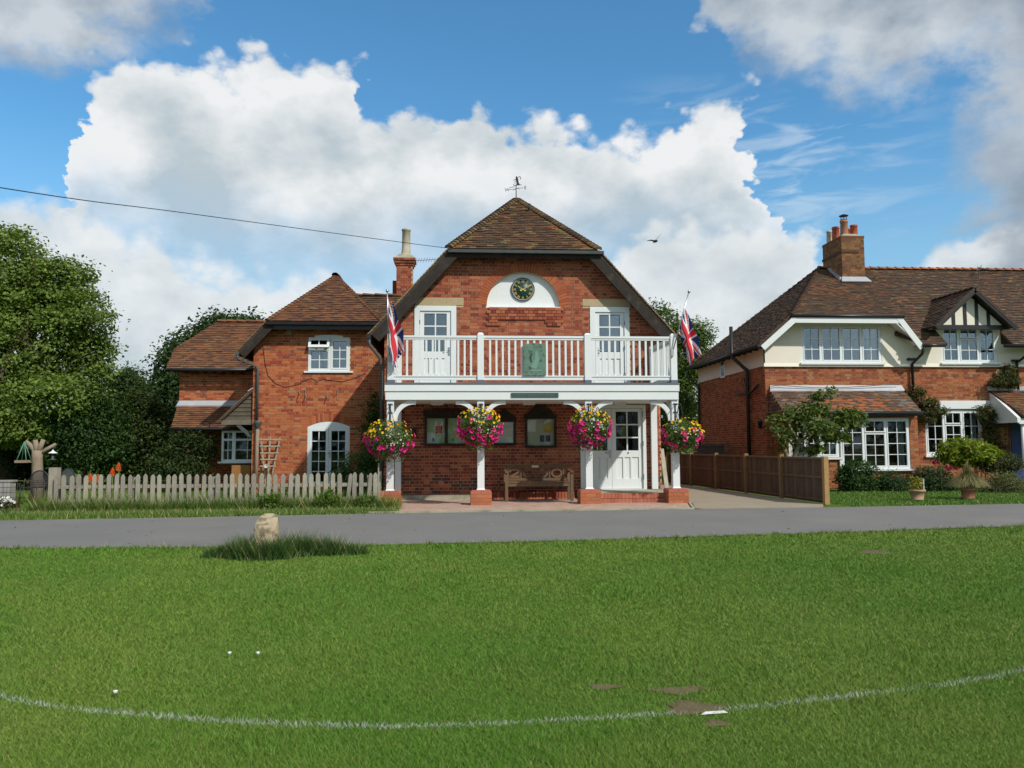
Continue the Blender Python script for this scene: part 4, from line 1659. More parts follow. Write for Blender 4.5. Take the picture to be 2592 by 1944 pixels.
m.bar((body.x - 0.02, GY - 0.40, body.z - 0.05), (body.x - 0.04, GY - 0.48, body.z - 0.08), 0.03, 0.03)
m.bar((body.x, GY + 0.25, body.z), (body.x + 0.03, GY + 0.5, body.z + 0.02), 0.14, 0.02)
for pts, ws in (([(1982, 540), (1950, 533), (1922, 537)], (0.30, 0.24, 0.05)), ([(1982, 540), (2003, 510), (2023, 489)], (0.30, 0.24, 0.05))):
    P = [g(*q) for q in pts]
    for k in range(2):
        p, q = P[k], P[k + 1]
        w0, w1 = ws[k], ws[k + 1]
        m.hexa([(p.x, GY - w0 / 2, p.z - 0.015), (q.x, GY - w1 / 2, q.z - 0.015), (q.x, GY + w1 / 2, q.z - 0.015), (p.x, GY + w0 / 2, p.z - 0.015), (p.x, GY - w0 / 2, p.z + 0.02), (q.x, GY - w1 / 2, q.z + 0.01), (q.x, GY + w1 / 2, q.z + 0.01), (p.x, GY + w0 / 2, p.z + 0.02)])
solo('gull', m, 'grey_paint', 'gull flying with raised wings in the sky right of the hall', 'bird')

# overhead telephone cable
CB = [(-30, 470, -9.0), (469, 539, -4.5), (1008, 612, -0.9), (1143, 629, -0.45)]
P3 = [tuple(at(u, v, y)) for u, v, y in CB]
P3 = [tuple(Vector(P3[0]) * 1.0 + (Vector(P3[0]) - Vector(P3[1])) * 2.2 + Vector((0, 0, 0.25)))] + P3
solo('telephone_cable', MB().tube(spline(P3, 10), 0.0075, 5), 'black_iron', 'thin telephone cable crossing the sky to the hall eaves', 'cable')

# ------------------------------------------------------------------ notice boards under the porch
NB = []


def board(u0, u1, v0, v1, top, label, backs, col, frame='dark_wood', leafs=1):
    a, b = at(u0, v1, -0.06), at(u1, v0, -0.06)
    t = thing('notice_board', ((a.x + b.x) / 2, -0.012, a.z), label, 'notice board', 'notice boards on the porch wall')
    m = MB()
    fw = 0.055
    ring(m, a.x, b.x, a.z, b.z, fw, -0.09, -0.022)
    if leafs == 2:
        xm_ = (a.x + b.x) / 2
        m.box(xm_ - fw / 2 - 0.01, xm_ + fw / 2 + 0.01, -0.088, -0.022, a.z + fw, b.z - fw)
    if top == 'arch':
        m.prism(seg_arch(a.x + 0.05, b.x - 0.05, b.z + 0.001, b.z + 0.05, 0.22), -0.085, -0.022)
        m.box(a.x - 0.02, b.x + 0.02, -0.11, -0.0221, b.z - 0.02, b.z + 0.045)
    elif top == 'gable':
        m.prism([(a.x - 0.01, b.z + 0.001), (b.x + 0.01, b.z + 0.001), (b.x + 0.01, b.z + 0.05), ((a.x + b.x) / 2, b.z + 0.26), (a.x - 0.01, b.z + 0.05)], -0.085, -0.022)
    else:
        m.box(a.x - 0.02, b.x + 0.02, -0.11, -0.022, b.z + 0.001, b.z + 0.14)
    part('frame', m, frame, t)
    part('pin_board', MB().box(a.x + 0.01, b.x - 0.01, -0.0215, -0.0125, a.z + 0.01, b.z - 0.01, col), 'paint', t)
    if leafs == 2:
        part('pane', MB().box(a.x + fw, xm_ - fw / 2 - 0.01, -0.07, -0.066, a.z + fw, b.z - fw), 'glass_board', t)
        part('pane', MB().box(xm_ + fw / 2 + 0.01, b.x - fw, -0.07, -0.066, a.z + fw, b.z - fw), 'glass_board', t)
    else:
        part('pane', MB().box(a.x + fw, b.x - fw, -0.07, -0.066, a.z + fw, b.z - fw), 'glass_board', t)
    return t, a, b


def sheet(t, u0, u1, v0, v1, col, name='paper', y=-0.024):
    a, b = at(u0, v1, y), at(u1, v0, y)
    o = part(name, MB().box(a.x, b.x, y - 0.002, y + 0.001, a.z, b.z, col), 'paint', t)
    return a, b


bu = lambda x: 1040 + x / 5.53
bv = lambda y: 980 + y / 5.53
t, a, b = board(bu(190), bu(800), bv(402), bv(822), 'flat', 'double dark-framed notice board with green backing and red smoking notice', None, (0.46, 0.60, 0.40), leafs=2)
sa, sb = sheet(t, bu(335), bu(450), bv(480), bv(655), (0.85, 0.84, 0.82), 'smoking_notice')
m = MB()
ra, rb_ = at(bu(343), bv(648), -0.027), at(bu(442), bv(541), -0.027)
m.box(ra.x, rb_.x, -0.0275, -0.0262, ra.z, rb_.z, (0.55, 0.03, 0.03))
cxs = (sa.x + sb.x) / 2
for k, tx in enumerate(('THIS IS', 'A NO', 'SMOKING', 'AREA')):
    add_text(m, tx, 0.048, (cxs, -0.0276, rb_.z - 0.03 - 0.045 * k), (0.75, 0, 0), (0, 0, 1), (0.8, 0.7, 0.7), 0.001)
m.ribbon([(cxs + 0.035 * math.cos(k * math.pi / 8), rb_.z + 0.055 + 0.035 * math.sin(k * math.pi / 8)) for k in range(16)], 0.012, -0.0275, -0.0263, (0.6, 0.15, 0.13), closed=True)
m.bar((cxs - 0.024, -0.0270, rb_.z + 0.03), (cxs + 0.024, -0.0270, rb_.z + 0.08), 0.010, 0.001, up=(0, 1, 0), col=(0.6, 0.15, 0.13))
part('notice_print', m, 'paint', t)
sheet(t, bu(228), bu(338), bv(635), bv(785), (0.78, 0.82, 0.86))
sheet(t, bu(300), bu(332), bv(710), bv(760), (0.08, 0.12, 0.35), 'picture', -0.027)
sheet(t, bu(590), bu(640), bv(540), bv(610), (0.65, 0.68, 0.6))
sheet(t, bu(600), bu(650), bv(630), bv(700), (0.6, 0.5, 0.3), 'picture')
sheet(t, bu(655), bu(715), bv(640), bv(700), (0.7, 0.72, 0.7))
sheet(t, bu(570), bu(605), bv(718), bv(750), (0.08, 0.35, 0.12), 'picture')
t, a, b = board(bu(1145), bu(1468), bv(455), bv(815), 'gable', 'weathered grey notice board with pointed top and white sheet behind glass', None, (0.5, 0.5, 0.48), frame='plank_frame' if 'plank_frame' in MATS else 'dark_wood')
sa, sb = sheet(t, bu(1195), bu(1432), bv(478), bv(786), (0.82, 0.83, 0.84))
m = MB()
for k in range(14):
    z_ = sb.z - 0.03 - k * 0.034
    m.box(sa.x + 0.03, sb.x - 0.03 - 0.05 * (k % 3), -0.0275, -0.0262, z_ - 0.004, z_ + 0.004, (0.45, 0.46, 0.48))
part('printed_lines', m, 'paint', t)
t, a, b = board(bu(1600), bu(2035), bv(412), bv(850), 'arch', 'dark notice board with rounded top and posters beside the bench', None, (0.50, 0.50, 0.40))
sheet(t, bu(1625), bu(1745), bv(460), bv(625), (0.8, 0.82, 0.82))
sheet(t, bu(1855), bu(1985), bv(505), bv(630), (0.55, 0.40, 0.12), 'poster')
sheet(t, bu(1875), bu(1960), bv(540), bv(600), (0.60, 0.52, 0.10), 'picture', -0.027)
sheet(t, bu(1800), bu(1955), bv(665), bv(775), (0.62, 0.63, 0.66), 'poster')
sheet(t, bu(1806), bu(1871), bv(672), bv(768), (0.06, 0.07, 0.17), 'picture', -0.027)
sheet(t, bu(1884), bu(1949), bv(672), bv(768), (0.07, 0.08, 0.20), 'picture', -0.027)
a, b = at(1201, 1129, -0.1), at(1242, 1112, -0.1)
m = MB().box(a.x, b.x, -0.12, -0.012, a.z, b.z, (0.62, 0.27, 0.02))
m.box(a.x + 0.02, b.x - 0.02, -0.13, -0.121, a.z + 0.02, b.z - 0.02, (0.68, 0.32, 0.03))
solo('orange_box', m, 'paint', 'small orange box on the porch wall behind the second post', 'box')
a, b = at(1036, 1104, -0.08), at(1054, 1085, -0.08)
m = MB().box(a.x, b.x, -0.09, -0.012, a.z, b.z)
m.lathe([(0.06, 0), (0.075, 0.02), (0.05, 0.05)], ((a.x + b.x) / 2, -0.09, (a.z + b.z) / 2), 14, axis=(0, -1, 0))
solo('wall_lamp', m, 'black_iron', 'black lamp on the porch wall left of the double notice board', 'lamp')
for i, (u, lab) in enumerate(((1106, 'left'), (1339, 'middle'), (1568, 'right'))):
    c = at(u, 1022, -0.75)
    m = MB()
    m.box(c.x - 0.15, c.x + 0.15, -0.86, -0.66, 2.215, 2.249)
    m.box(c.x - 0.13, c.x + 0.13, -0.84, -0.68, 2.185, 2.214)
    solo('ceiling_light', m, 'white_plastic', {'left': 'white oblong porch ceiling light above the double notice board', 'middle': 'white oblong porch ceiling light above the bench', 'right': 'white oblong porch ceiling light above the entrance door'}[lab], 'light', 'porch ceiling lights')

# ------------------------------------------------------------------ bench with 2000 in its back
BYB = -0.60                                    # plane of the back
bx0, bx1 = at(1275, 1200, BYB).x, at(1442, 1200, BYB).x
bench = thing('garden_bench', ((bx0 + bx1) / 2, -1.0, 0.01), 'teak bench with the year 2000 cut into its back rest', 'bench')
u_ = lambda x: 1220 + x / 7.9
v_ = lambda y: 1140 + y / 7.9
zt, zr0 = at(u_(1000), v_(288), BYB).z, at(u_(1000), v_(355), BYB).z
zs = 0.43
part('top_rail', MB().box(bx0 + 0.06, bx1 - 0.06, BYB - 0.022, BYB + 0.022, zr0, zt), 'teak', bench)
part('brass_plate', MB().box(at(u_(993), 1180, BYB).x, at(u_(1130), 1180, BYB).x, BYB - 0.027, BYB - 0.0225, zr0 + 0.012, zt - 0.012, (0.62, 0.55, 0.28)), 'paint', bench)
part('lower_rail', MB().box(bx0 + 0.06, bx1 - 0.06, BYB - 0.02, BYB + 0.02, zs + 0.03, zs + 0.085), 'teak', bench)
for x in (528, 780, 1070, 1352, 1632):
    xx = at(u_(x), v_(520), BYB).x
    part('back_slat', MB().box(xx - 0.014, xx + 0.014, BYB - 0.014, BYB + 0.014, zs + 0.085, zr0), 'teak', bench)
zc = (zs + 0.085 + zr0) / 2
rz = (zr0 - zs - 0.085) / 2 - 0.028
for x in (925, 1208, 1495):
    c = at(u_(x), v_(515), BYB).x
    m = MB().ribbon([(c + 0.112 * math.cos(2 * math.pi * k / 32), zc + rz * math.sin(2 * math.pi * k / 32)) for k in range(32)], 0.042, BYB - 0.018, BYB + 0.018, closed=True)
    part('digit', m, 'teak', bench)
c = at(u_(648), v_(515), BYB).x
pth = [(c - 0.10, zc + rz * 0.25)] + [(c + 0.10 * math.cos(t), zc + rz * 0.48 + rz * 0.52 * math.sin(t)) for t in (2.6, 2.2, 1.8, 1.4, 1.0, 0.5, 0.0, -0.5)] + [(c - 0.02, zc - rz * 0.42), (c - 0.095, zc - rz * 0.86)]
m = MB().ribbon(pth, 0.042, BYB - 0.018, BYB + 0.018)
m.box(c - 0.115, c + 0.115, BYB - 0.0185, BYB + 0.0185, zc - rz - 0.02, zc - rz + 0.03)
part('digit', m, 'teak', bench)
for k in range(5):
    y0 = BYB - 0.08 - k * 0.098
    part('seat_slat', MB().box(bx0 + 0.05, bx1 - 0.05, y0 - 0.086, y0, zs, zs + 0.025), 'teak', bench)
part('apron', MB().box(bx0 + 0.06, bx1 - 0.06, BYB - 0.545, BYB - 0.515, zs - 0.075, zs - 0.004), 'teak', bench)
for x in (bx0 + 0.03, bx1 - 0.03):
    m = MB()
    m.bar((x, BYB - 0.02, 0.012), (x, BYB - 0.02, zs), 0.06, 0.055, up=(0, 1, 0))
    m.bar((x, BYB - 0.02, zs), (x, BYB + 0.02, zt), 0.06, 0.05, up=(0, 1, 0))
    part('leg', m, 'teak', bench)
    part('leg', MB().box(x - 0.032, x + 0.032, BYB - 0.56, BYB - 0.50, 0.012, 0.655), 'teak', bench)
    part('side_rail', MB().box(x - 0.018, x + 0.018, BYB - 0.50, BYB - 0.05, zs - 0.07, zs - 0.002), 'teak', bench)
    m = MB()
    m.hexa([(x - 0.035, BYB - 0.60, 0.656), (x + 0.035, BYB - 0.60, 0.656), (x + 0.03, BYB - 0.02, 0.675), (x - 0.03, BYB - 0.02, 0.675), (x - 0.035, BYB - 0.60, 0.686), (x + 0.035, BYB - 0.60, 0.686), (x + 0.03, BYB - 0.02, 0.705), (x - 0.03, BYB - 0.02, 0.705)])
    part('armrest', m, 'teak', bench)

# ------------------------------------------------------------------ flags
RED, WHT, BLU = (0.58, 0.03, 0.05), (0.72, 0.72, 0.72), (0.012, 0.03, 0.20)


def union(s, h):
    x, y = s * 60, h * 30
    if abs(x - 30) < 3 or abs(y - 15) < 3:
        return RED
    if abs(x - 30) < 5 or abs(y - 15) < 5:
        return WHT
    for sg in (1, -1):
        # signed distance from the diagonal
        d = ((y - 15) - sg * (x - 30) / 2) / math.sqrt(1.25)
        if abs(d) < 3:
            side = 1 if x < 30 else -1
            k = d * side * (1 if sg == 1 else 1)
            if (0 < k < 2):
                return RED
            return WHT
    return BLU


def flag(base, tip, L, spread, skew, fold_from, label, tail, start):
    base, tip = Vector(base), Vector(tip)
    t = thing('union_flag', base, label, 'flag', 'flags on the balcony')
    m = MB().tube([base, tip], 0.014, 8)
    part('flag_pole', m, 'steel', t)
    m = MB()
    ellip(m, tip, (0.032, 0.032, 0.036))
    part('finial', m, 'steel', t)
    m = MB().box(base.x - 0.03, base.x + 0.03, base.y - 0.02, base.y + 0.05, base.z - 0.07, base.z + 0.08)
    part('socket', m, 'lead', t)
    d = (tip - base)
    Lp = d.length
    d.normalize()
    m = MB()
    ns, nh = 54, 30
    hoist = min(0.78, Lp * 0.66 - start)

    def pos(s, h):
        hh = start + hoist * (1 - h)
        o = tip - d * hh
        fall = s * L
        open_ = min(1.0, s * 1.6) ** 0.8
        x = spread * open_ * (h - fold_from)
        if h < fold_from:
            x = spread * 0.55 * open_ * (fold_from - h)
        dep = 0.05 * math.sin(h * 9.0 + s * 2.2) * open_ + (0.07 if h < fold_from else -0.02) * open_
        # the cloth hangs from the pole; upper hoist points fall past the lower ones
        z = -fall * (1.0 - 0.10 * abs(h - fold_from))
        drop = hoist * d.z * (1 - h) * min(1.0, s * 1.5)
        return o + Vector((x + skew * s + 0.012 * math.sin(14 * s + 5 * h), dep - (d.y * hoist * 0.4) * open_ * (1 - h) * 0 , z + drop * 0.55 - (tail * max(0, h - 0.6) * s)))
    for i in range(ns):
        for j in range(nh):
            s0, s1, h0, h1 = i / ns, (i + 1) / ns, j / nh, (j + 1) / nh
            if i >= ns - 3 and (j * 7 + i * 3) % 5 == 0:
                continue
            m.face([pos(s0, h0), pos(s1, h0), pos(s1, h1), pos(s0, h1)], union((s0 + s1) / 2, (h0 + h1) / 2), True)
    part('flag_cloth', m, 'cloth', t)
    return t


b0 = at(986, 905, PY - 0.10)
flag(b0, at(980, 736, PY - 0.42), 1.24, 0.42, 0.10, 0.36, 'union flag hanging limp from the left end post of the balcony', 0.10, 0.10)
b1 = at(1702, 893, PY - 0.10)
flag(b1, at(1744, 738, PY - 0.25), 1.05, 0.20, 0.22, 0.42, 'union flag on the leaning pole at the right end of the balcony', 0.15, 0.36)


# ------------------------------------------------------------------ leaves, flowers and hanging baskets
def leaf_quads(P, size, C, aspect=0.5, up=0.0, out=None, jitter=0.35):
    """diamond leaves at points P with random attitudes; out biases the normals outwards"""
    n = len(P)
    nr = RNG.normal(size=(n, 3))
    nr[:, 2] = np.abs(nr[:, 2]) + up
    if out is not None:
        nr = nr * 0.8 + out * 1.3
    nr /= np.linalg.norm(nr, axis=1)[:, None]
    t = RNG.normal(size=(n, 3))
    t -= nr * np.sum(t * nr, 1)[:, None]
    t /= np.linalg.norm(t, axis=1)[:, None]
    b = np.cross(nr, t)
    L = size * (1 - jitter + 2 * jitter * RNG.random(n))[:, None]
    Wd = L * aspect
    V = np.empty((n, 4, 3))
    V[:, 0] = P - t * L / 2
    V[:, 1] = P - t * L * 0.05 + b * Wd / 2 - nr * L * 0.06
    V[:, 2] = P + t * L / 2 - nr * L * 0.12
    V[:, 3] = P - t * L * 0.05 - b * Wd / 2 - nr * L * 0.06
    return V.reshape(-1, 3), np.arange(4 * n).reshape(-1, 4), C


def tones(n, a, b, spread=0.25, extra=None, frac=0.0):
    t = RNG.random((n, 1))
    c = np.array(a) * (1 - t) + np.array(b) * t
    c = c * (1 - spread + 2 * spread * RNG.random((n, 1)))
    if extra is not None:
        k = RNG.random(n) < frac
        c[k] = np.array(extra) * (0.8 + 0.4 * RNG.random((k.sum(), 1)))
    return c


def flower_mesh(name, r, cols, centre, lobes=5, cup=0.35):
    mb = MB()
    n = lobes * 3
    for k in range(n):
        g0, g1 = 2 * math.pi * k / n, 2 * math.pi * (k + 1) / n
        f = lambda g: r * (0.86 + 0.14 * math.cos(lobes * g))
        p0 = (f(g0) * math.cos(g0), f(g0) * math.sin(g0), r * cup)
        p1 = (f(g1) * math.cos(g1), f(g1) * math.sin(g1), r * cup)
        q0 = (0.33 * r * math.cos(g0), 0.33 * r * math.sin(g0), 0.0)
        q1 = (0.33 * r * math.cos(g1), 0.33 * r * math.sin(g1), 0.0)
        mb.face([q0, p0, p1, q1], cols[k % len(cols)])
        mb.face([(0, 0, -0.25 * r), q0, q1], centre)
    me = raw_mesh(name, mb.v, mb.f, mb.c)
    me.materials.append(MATS['petal'])
    return me


MAG = [(0.60, 0.02, 0.20), (0.52, 0.015, 0.22), (0.66, 0.04, 0.24)]
PET = [flower_mesh('petunia', 0.056, [c], (c[0] * 0.35, 0.005, 0.06), 5) for c in MAG] + [flower_mesh('petunia', 0.054, [(0.36, 0.01, 0.20)], (0.10, 0.0, 0.06), 5), flower_mesh('petunia', 0.05, [(0.70, 0.10, 0.18)], (0.3, 0.02, 0.05), 5)]
YEL = [flower_mesh('yellow_daisy', 0.027, [(0.80, 0.50, 0.01)], (0.6, 0.28, 0.01), 5, 0.2), flower_mesh('yellow_daisy', 0.030, [(0.85, 0.58, 0.03)], (0.65, 0.33, 0.01), 5, 0.2), flower_mesh('yellow_daisy', 0.026, [(0.78, 0.32, 0.02)], (0.5, 0.2, 0.01), 5, 0.2)]
WHI = [flower_mesh('white_flower', 0.018, [(0.75, 0.70, 0.66)], (0.6, 0.5, 0.4), 5, 0.3)]


def basket(px_, u, v, rx, rz_, by, label, arm_y, n_mag=74, n_yel=70, squash=1.0, seed=1, yel_dir=0.0):
    r = random.Random(seed)
    c = at(u, v, by)
    t = thing('hanging_basket', (c.x, by, c.z - 0.25), label, 'hanging basket', 'hanging baskets on the porch posts')
    # iron bracket on the face of the post with scrolls, hook and chains
    m = MB()
    zt_ = 2.16
    m.box(px_ - 0.012, px_ + 0.012, PY - 0.092, PY - 0.0745, zt_ - 0.42, zt_)
    m.tube([(px_, PY - 0.09, zt_ - 0.03), (px_, by, zt_ - 0.03), (px_ + (c.x - px_) * 0.9, by - 0.02, zt_ - 0.06)], 0.010, 6)
    m.tube([(px_, PY - 0.09, zt_ - 0.38), (px_, PY - 0.25, zt_ - 0.2), (px_, by + 0.05, zt_ - 0.05)], 0.009, 6)
    for zz in (zt_ - 0.02, zt_ - 0.20, zt_ - 0.40):
        for s_ in (-1, 1):
            m.ribbon([(px_ + s_ * 0.01, zz), (px_ + s_ * 0.035, zz + 0.012), (px_ + s_ * 0.05, zz - 0.012)], 0.014, PY - 0.092, PY - 0.078)
    part('iron_bracket', m, 'black_iron', t)
    m = MB()
    for k in range(3):
        g_ = 2 * math.pi * k / 3 + 0.5
        m.tube([(px_ + (c.x - px_) * 0.9, by - 0.02, zt_ - 0.06), (c.x + 0.19 * math.cos(g_), by + 0.19 * math.sin(g_), c.z + 0.02)], 0.005, 5)
    part('chain', m, 'black_iron', t)
    part('bowl', MB().lathe([(0.01, -0.2), (0.10, -0.18), (0.17, -0.10), (0.20, 0.0), (0.20, 0.03)], (c.x, by, c.z - 0.02), 18, (0.05, 0.035, 0.02)), 'paint', t)
    n = 2600
    D = RNG.normal(size=(n, 3))
    D /= np.linalg.norm(D, axis=1)[:, None]
    rad = 0.55 + 0.45 * RNG.random((n, 1)) ** 0.6
    lump = 1 + 0.14 * np.sin(D[:, :1] * 7 + seed) * np.cos(D[:, 2:] * 6 + 2 * seed)
    P = D * rad * lump * np.array([rx, min(rx, 0.42), rz_]) + np.array([c.x, by, c.z])
    V, F, C = leaf_quads(P, 0.052, tones(n, (0.045, 0.10, 0.02), (0.13, 0.19, 0.045), 0.3), 0.5, 0.2, D)
    np_part('foliage', V, F, C, 'leaf', t, kind='stuff')
    # trailing stems below
    n = 500
    g_ = RNG.random(n) * 2 * np.pi
    dz = RNG.random(n)
    P = np.stack([c.x + np.cos(g_) * rx * (0.75 - 0.2 * dz), by + np.sin(g_) * rx * 0.7 * (0.9 - 0.2 * dz), c.z - rz_ * (0.4 + 0.85 * dz)], 1)
    V, F, C = leaf_quads(P, 0.05, tones(n, (0.04, 0.09, 0.02), (0.11, 0.16, 0.04), 0.3), 0.45)
    np_part('trailing_stems', V, F, C, 'leaf', t, kind='stuff')
    off = OFF[t.name]

    def put(me, d, k, z_=None):
        p = Vector((c.x + d.x * rx * k, by + d.y * min(rx, 0.42) * k, (c.z + d.z * rz_ * k)))
        rot = (Vector(d) + Vector((r.uniform(-.4, .4), r.uniform(-.5, .1), r.uniform(-.3, .4)))).normalized().to_track_quat('Z', 'Y').to_euler()
        link_mesh(me.name.split('.')[0], me, t, p - off, rot=rot)
    made = 0
    while made < n_mag:
        d = Vector((r.gauss(0, 1), -abs(r.gauss(0, 0.8)) + 0.25, r.gauss(-0.35, 0.55)))
        d.normalize()
        if d.z > 0.35 and r.random() < 0.85:
            continue
        put(r.choices(PET, [4, 3, 4, 2, 2])[0], d, r.uniform(0.96, 1.10))
        made += 1
    made = 0
    while made < n_yel:
        d = Vector((r.gauss(yel_dir, 0.8), -abs(r.gauss(0, 0.8)) + 0.2, abs(r.gauss(0.65, 0.4))))
        d.normalize()
        if d.z < 0.05:
            continue
        put(r.choice(YEL), d, r.uniform(0.95, 1.12))
        made += 1
    for k in range(16):
        d = Vector((r.gauss(0.3, 0.4), -1, r.gauss(-0.1, 0.3)))
        d.normalize()
        put(WHI[0], d, r.uniform(1.0, 1.1))
    return t


basket(PX[0], 986, 1110, 0.48, 0.38, -2.30, 'loose hanging basket with yellow and pink flowers on the left end post', -2.3, 56, 64, seed=3, yel_dir=-0.4)
basket(PX[1], 1214, 1079, 0.45, 0.40, -2.30, 'full round hanging basket hiding the orange box on the second post', -2.3, 78, 76, seed=5)
basket(PX[2], 1494, 1080, 0.43, 0.40, -2.30, 'full hanging basket of magenta petunias left of the entrance door', -2.3, 92, 60, seed=8)
basket(PX[3], 1726, 1098, 0.42, 0.32, -2.25, 'small hanging basket with bare dark side on the right end post', -2.25, 52, 56, seed=11, yel_dir=0.5)

# ------------------------------------------------------------------ brick cottage left of the hall
KY = 3.9
cot = thing('brick_cottage', (-3.6, KY, 0.0), 'orange red brick cottage with tiled half-hip roof behind the picket fence', 'house')
cfr = Frame((0, KY, 0), (1, 0, 0), (0, 0, 1))
CX0, CX1, CC = -5.58, -1.625, -3.56
cE, ce_z, cH, ch_z = 2.35, 3.89, 1.555, 4.74
csl = (ch_z - ce_z) / (cE - cH)
czv = lambda x: ce_z + (cE - abs(x - CC)) * csl
cpoly = [(CX0, 0), (CX1, 0), (CX1, czv(CX1) - 0.06), (CC + cH, ch_z - 0.06), (CC - cH, ch_z - 0.06), (CX0, czv(CX0) - 0.06)]
cwx0, cwx1 = at(780, 900, KY).x, at(886, 900, KY).x
cwz0, cwz1 = at(830, 942, KY).z, at(830, 855, KY).z
win_hole = seg_arch(cwx0, cwx1, cwz0, cwz1, 0.09)
fdx0, fdx1 = at(777.6, 1150, KY).x, at(885, 1150, KY).x
fdz1 = at(830, 1080, KY).z
fd_hole = seg_arch(fdx0, fdx1, 0.12, fdz1, 0.15)
fd_ring = seg_arch(fdx0 - 0.03, fdx1 + 0.03, fdz1 - 0.02, fdz1, 0.36)
cw = part('front_wall', slab(cfr, cpoly, [win_hole, fd_hole], 0, 0.14), 'mortar', cot)
lay(cw, cfr, cpoly, [win_hole, fd_hole, fd_ring], palette=BRICK_COT, weights=W_COT, bond='flemish', singles=270, focus=(-4.3, -10, 3.0))
# fanned bricks over the French doors
nv = 20
for k in range(nv):
    t0, t1 = 1 - 2 * (k + 0.06) / nv, 1 - 2 * (k + 0.94) / nv
    xm_, hw = (fdx0 + fdx1) / 2, (fdx1 - fdx0) / 2
    lo = [(xm_ + hw * t, fdz1 + 0.15 * (1 - t * t) + 0.005) for t in (t0, t1)]
    hi = [(xm_ + hw * 1.05 * t, fdz1 + 0.22 + 0.15 * (1 - t * t)) for t in (t0, t1)]
    part('arch_brick', MB().prism([lo[0], hi[0], hi[1], lo[1]], KY - 0.011, KY + 0.03, random.choice(BRICK_COT[:4])), 'brick', cot)
m = MB()
m.box(CX0, CX0 + 0.11, KY + 0.003, 12, 0, 4.1, (0.36, 0.09, 0.04))
m.box(CX0 + 0.11, CX1, 11.9, 12, 0, 4.1, (0.36, 0.09, 0.04))
part('side_wall', m, 'brick', cot)
# upper window: casement, fanlight pushed open
m = MB()
yw = KY + 0.02
ring(m, cwx0 + 0.004, cwx1 - 0.004, cwz0 + 0.03, cwz1, 0.045, yw - 0.02, yw + 0.05)
m.prism([p for p in seg_arch(cwx0 + 0.005, cwx1 - 0.005, cwz1 - 0.0, cwz1, 0.088)][0:], yw - 0.018, yw + 0.05)
xm_ = cwx0 + (cwx1 - cwx0) * 0.52
m.box(xm_ - 0.03, xm_ + 0.03, yw - 0.019, yw + 0.049, cwz0 + 0.075, cwz1 - 0.045)
zt_ = cwz1 - 0.045 - 0.26
m.box(cwx0 + 0.05, xm_ - 0.03, yw - 0.019, yw + 0.049, zt_ - 0.045, zt_)
win = part('window', m, 'white_plastic', cot)
bm = MB()
ring(bm, cwx0 + 0.052, xm_ - 0.032, cwz0 + 0.078, zt_ - 0.047, 0.03, yw - 0.01, yw + 0.04)
ring(bm, xm_ + 0.032, cwx1 - 0.052, cwz0 + 0.078, cwz1 - 0.047, 0.05, yw - 0.03, yw + 0.04)
panes(win, cwx0 + 0.082, xm_ - 0.062, cwz0 + 0.108, zt_ - 0.077, yw + 0.01, 2, 2, 0.022, bm=bm)
panes(win, xm_ + 0.082, cwx1 - 0.102, cwz0 + 0.128, cwz1 - 0.097, yw + 0.01, 2, 3, 0.022, bm=bm)
part('casement', bm, 'white_plastic', win)
room(win, cwx0, cwx1, cwz0, cwz1 + 0.1, KY + 0.15)
# open fanlight: hinged at its head
bm = MB()
fx0, fx1, fh = cwx0 + 0.02, xm_ + 0.0, 0.30
ang = R_(24)
hz = cwz1 - 0.03


def fan_pt(x, d, o):
    return (x, yw - 0.025 - d * math.sin(ang) - o * math.cos(ang), hz - d * math.cos(ang) + o * math.sin(ang))


def fan_box(b_, x0, x1, d0, d1, o0, o1):
    b_.hexa([fan_pt(x0, d1, o1), fan_pt(x1, d1, o1), fan_pt(x1, d1, o0), fan_pt(x0, d1, o0), fan_pt(x0, d0, o1), fan_pt(x1, d0, o1), fan_pt(x1, d0, o0), fan_pt(x0, d0, o0)])


fan_box(bm, fx0, fx0 + 0.07, 0, fh, 0, 0.05)
fan_box(bm, fx1 - 0.07, fx1, 0, fh, 0, 0.05)
fan_box(bm, fx0 + 0.07, fx1 - 0.07, 0, 0.07, 0.001, 0.049)
fan_box(bm, fx0 + 0.07, fx1 - 0.07, fh - 0.08, fh, 0.001, 0.049)
xc = (fx0 + fx1) / 2
fan_box(bm, xc - 0.012, xc + 0.012, 0.07, fh - 0.08, 0.01, 0.04)
part('fanlight', bm, 'white_plastic', win)
for q0, q1 in ((fx0 + 0.07, xc - 0.012), (xc + 0.012, fx1 - 0.07)):
    bm = MB()
    fan_box(bm, q0, q1, 0.07, fh - 0.08, 0.02, 0.026)
    part('pane', bm, 'glass_dim', win)
s0, s1 = at(770, 944, KY).x, at(894, 944, KY).x
part('window_sill', MB().box(s0, s1, KY - 0.06, KY + 0.02, cwz0 - 0.02, cwz0 + 0.028), 'white_plastic', cot)
# French doors
m = MB()
ring(m, fdx0 + 0.004, fdx1 - 0.004, 0.12, fdz1, 0.045, yw - 0.02, yw + 0.05)
m.prism(seg_arch(fdx0 + 0.005, fdx1 - 0.005, fdz1, fdz1, 0.145), yw - 0.018, yw + 0.05)
fd = part('french_door', m, 'white_plastic', cot)
xm_ = (fdx0 + fdx1) / 2
for q0, q1 in ((fdx0 + 0.05, xm_ - 0.003), (xm_ + 0.003, fdx1 - 0.05)):
    bm = MB()
    ring(bm, q0, q1, 0.17, fdz1 - 0.047, 0.075, yw - 0.03, yw + 0.04, 0.12)
    panes(fd, q0 + 0.075, q1 - 0.075, 0.29, fdz1 - 0.122, yw + 0.005, 2, 5, 0.022, 'glass_dim', bm)
    part('door_leaf', bm, 'white_plastic', fd)
handle(fd, xm_ + 0.035, yw - 0.03, 1.05, -0.09)
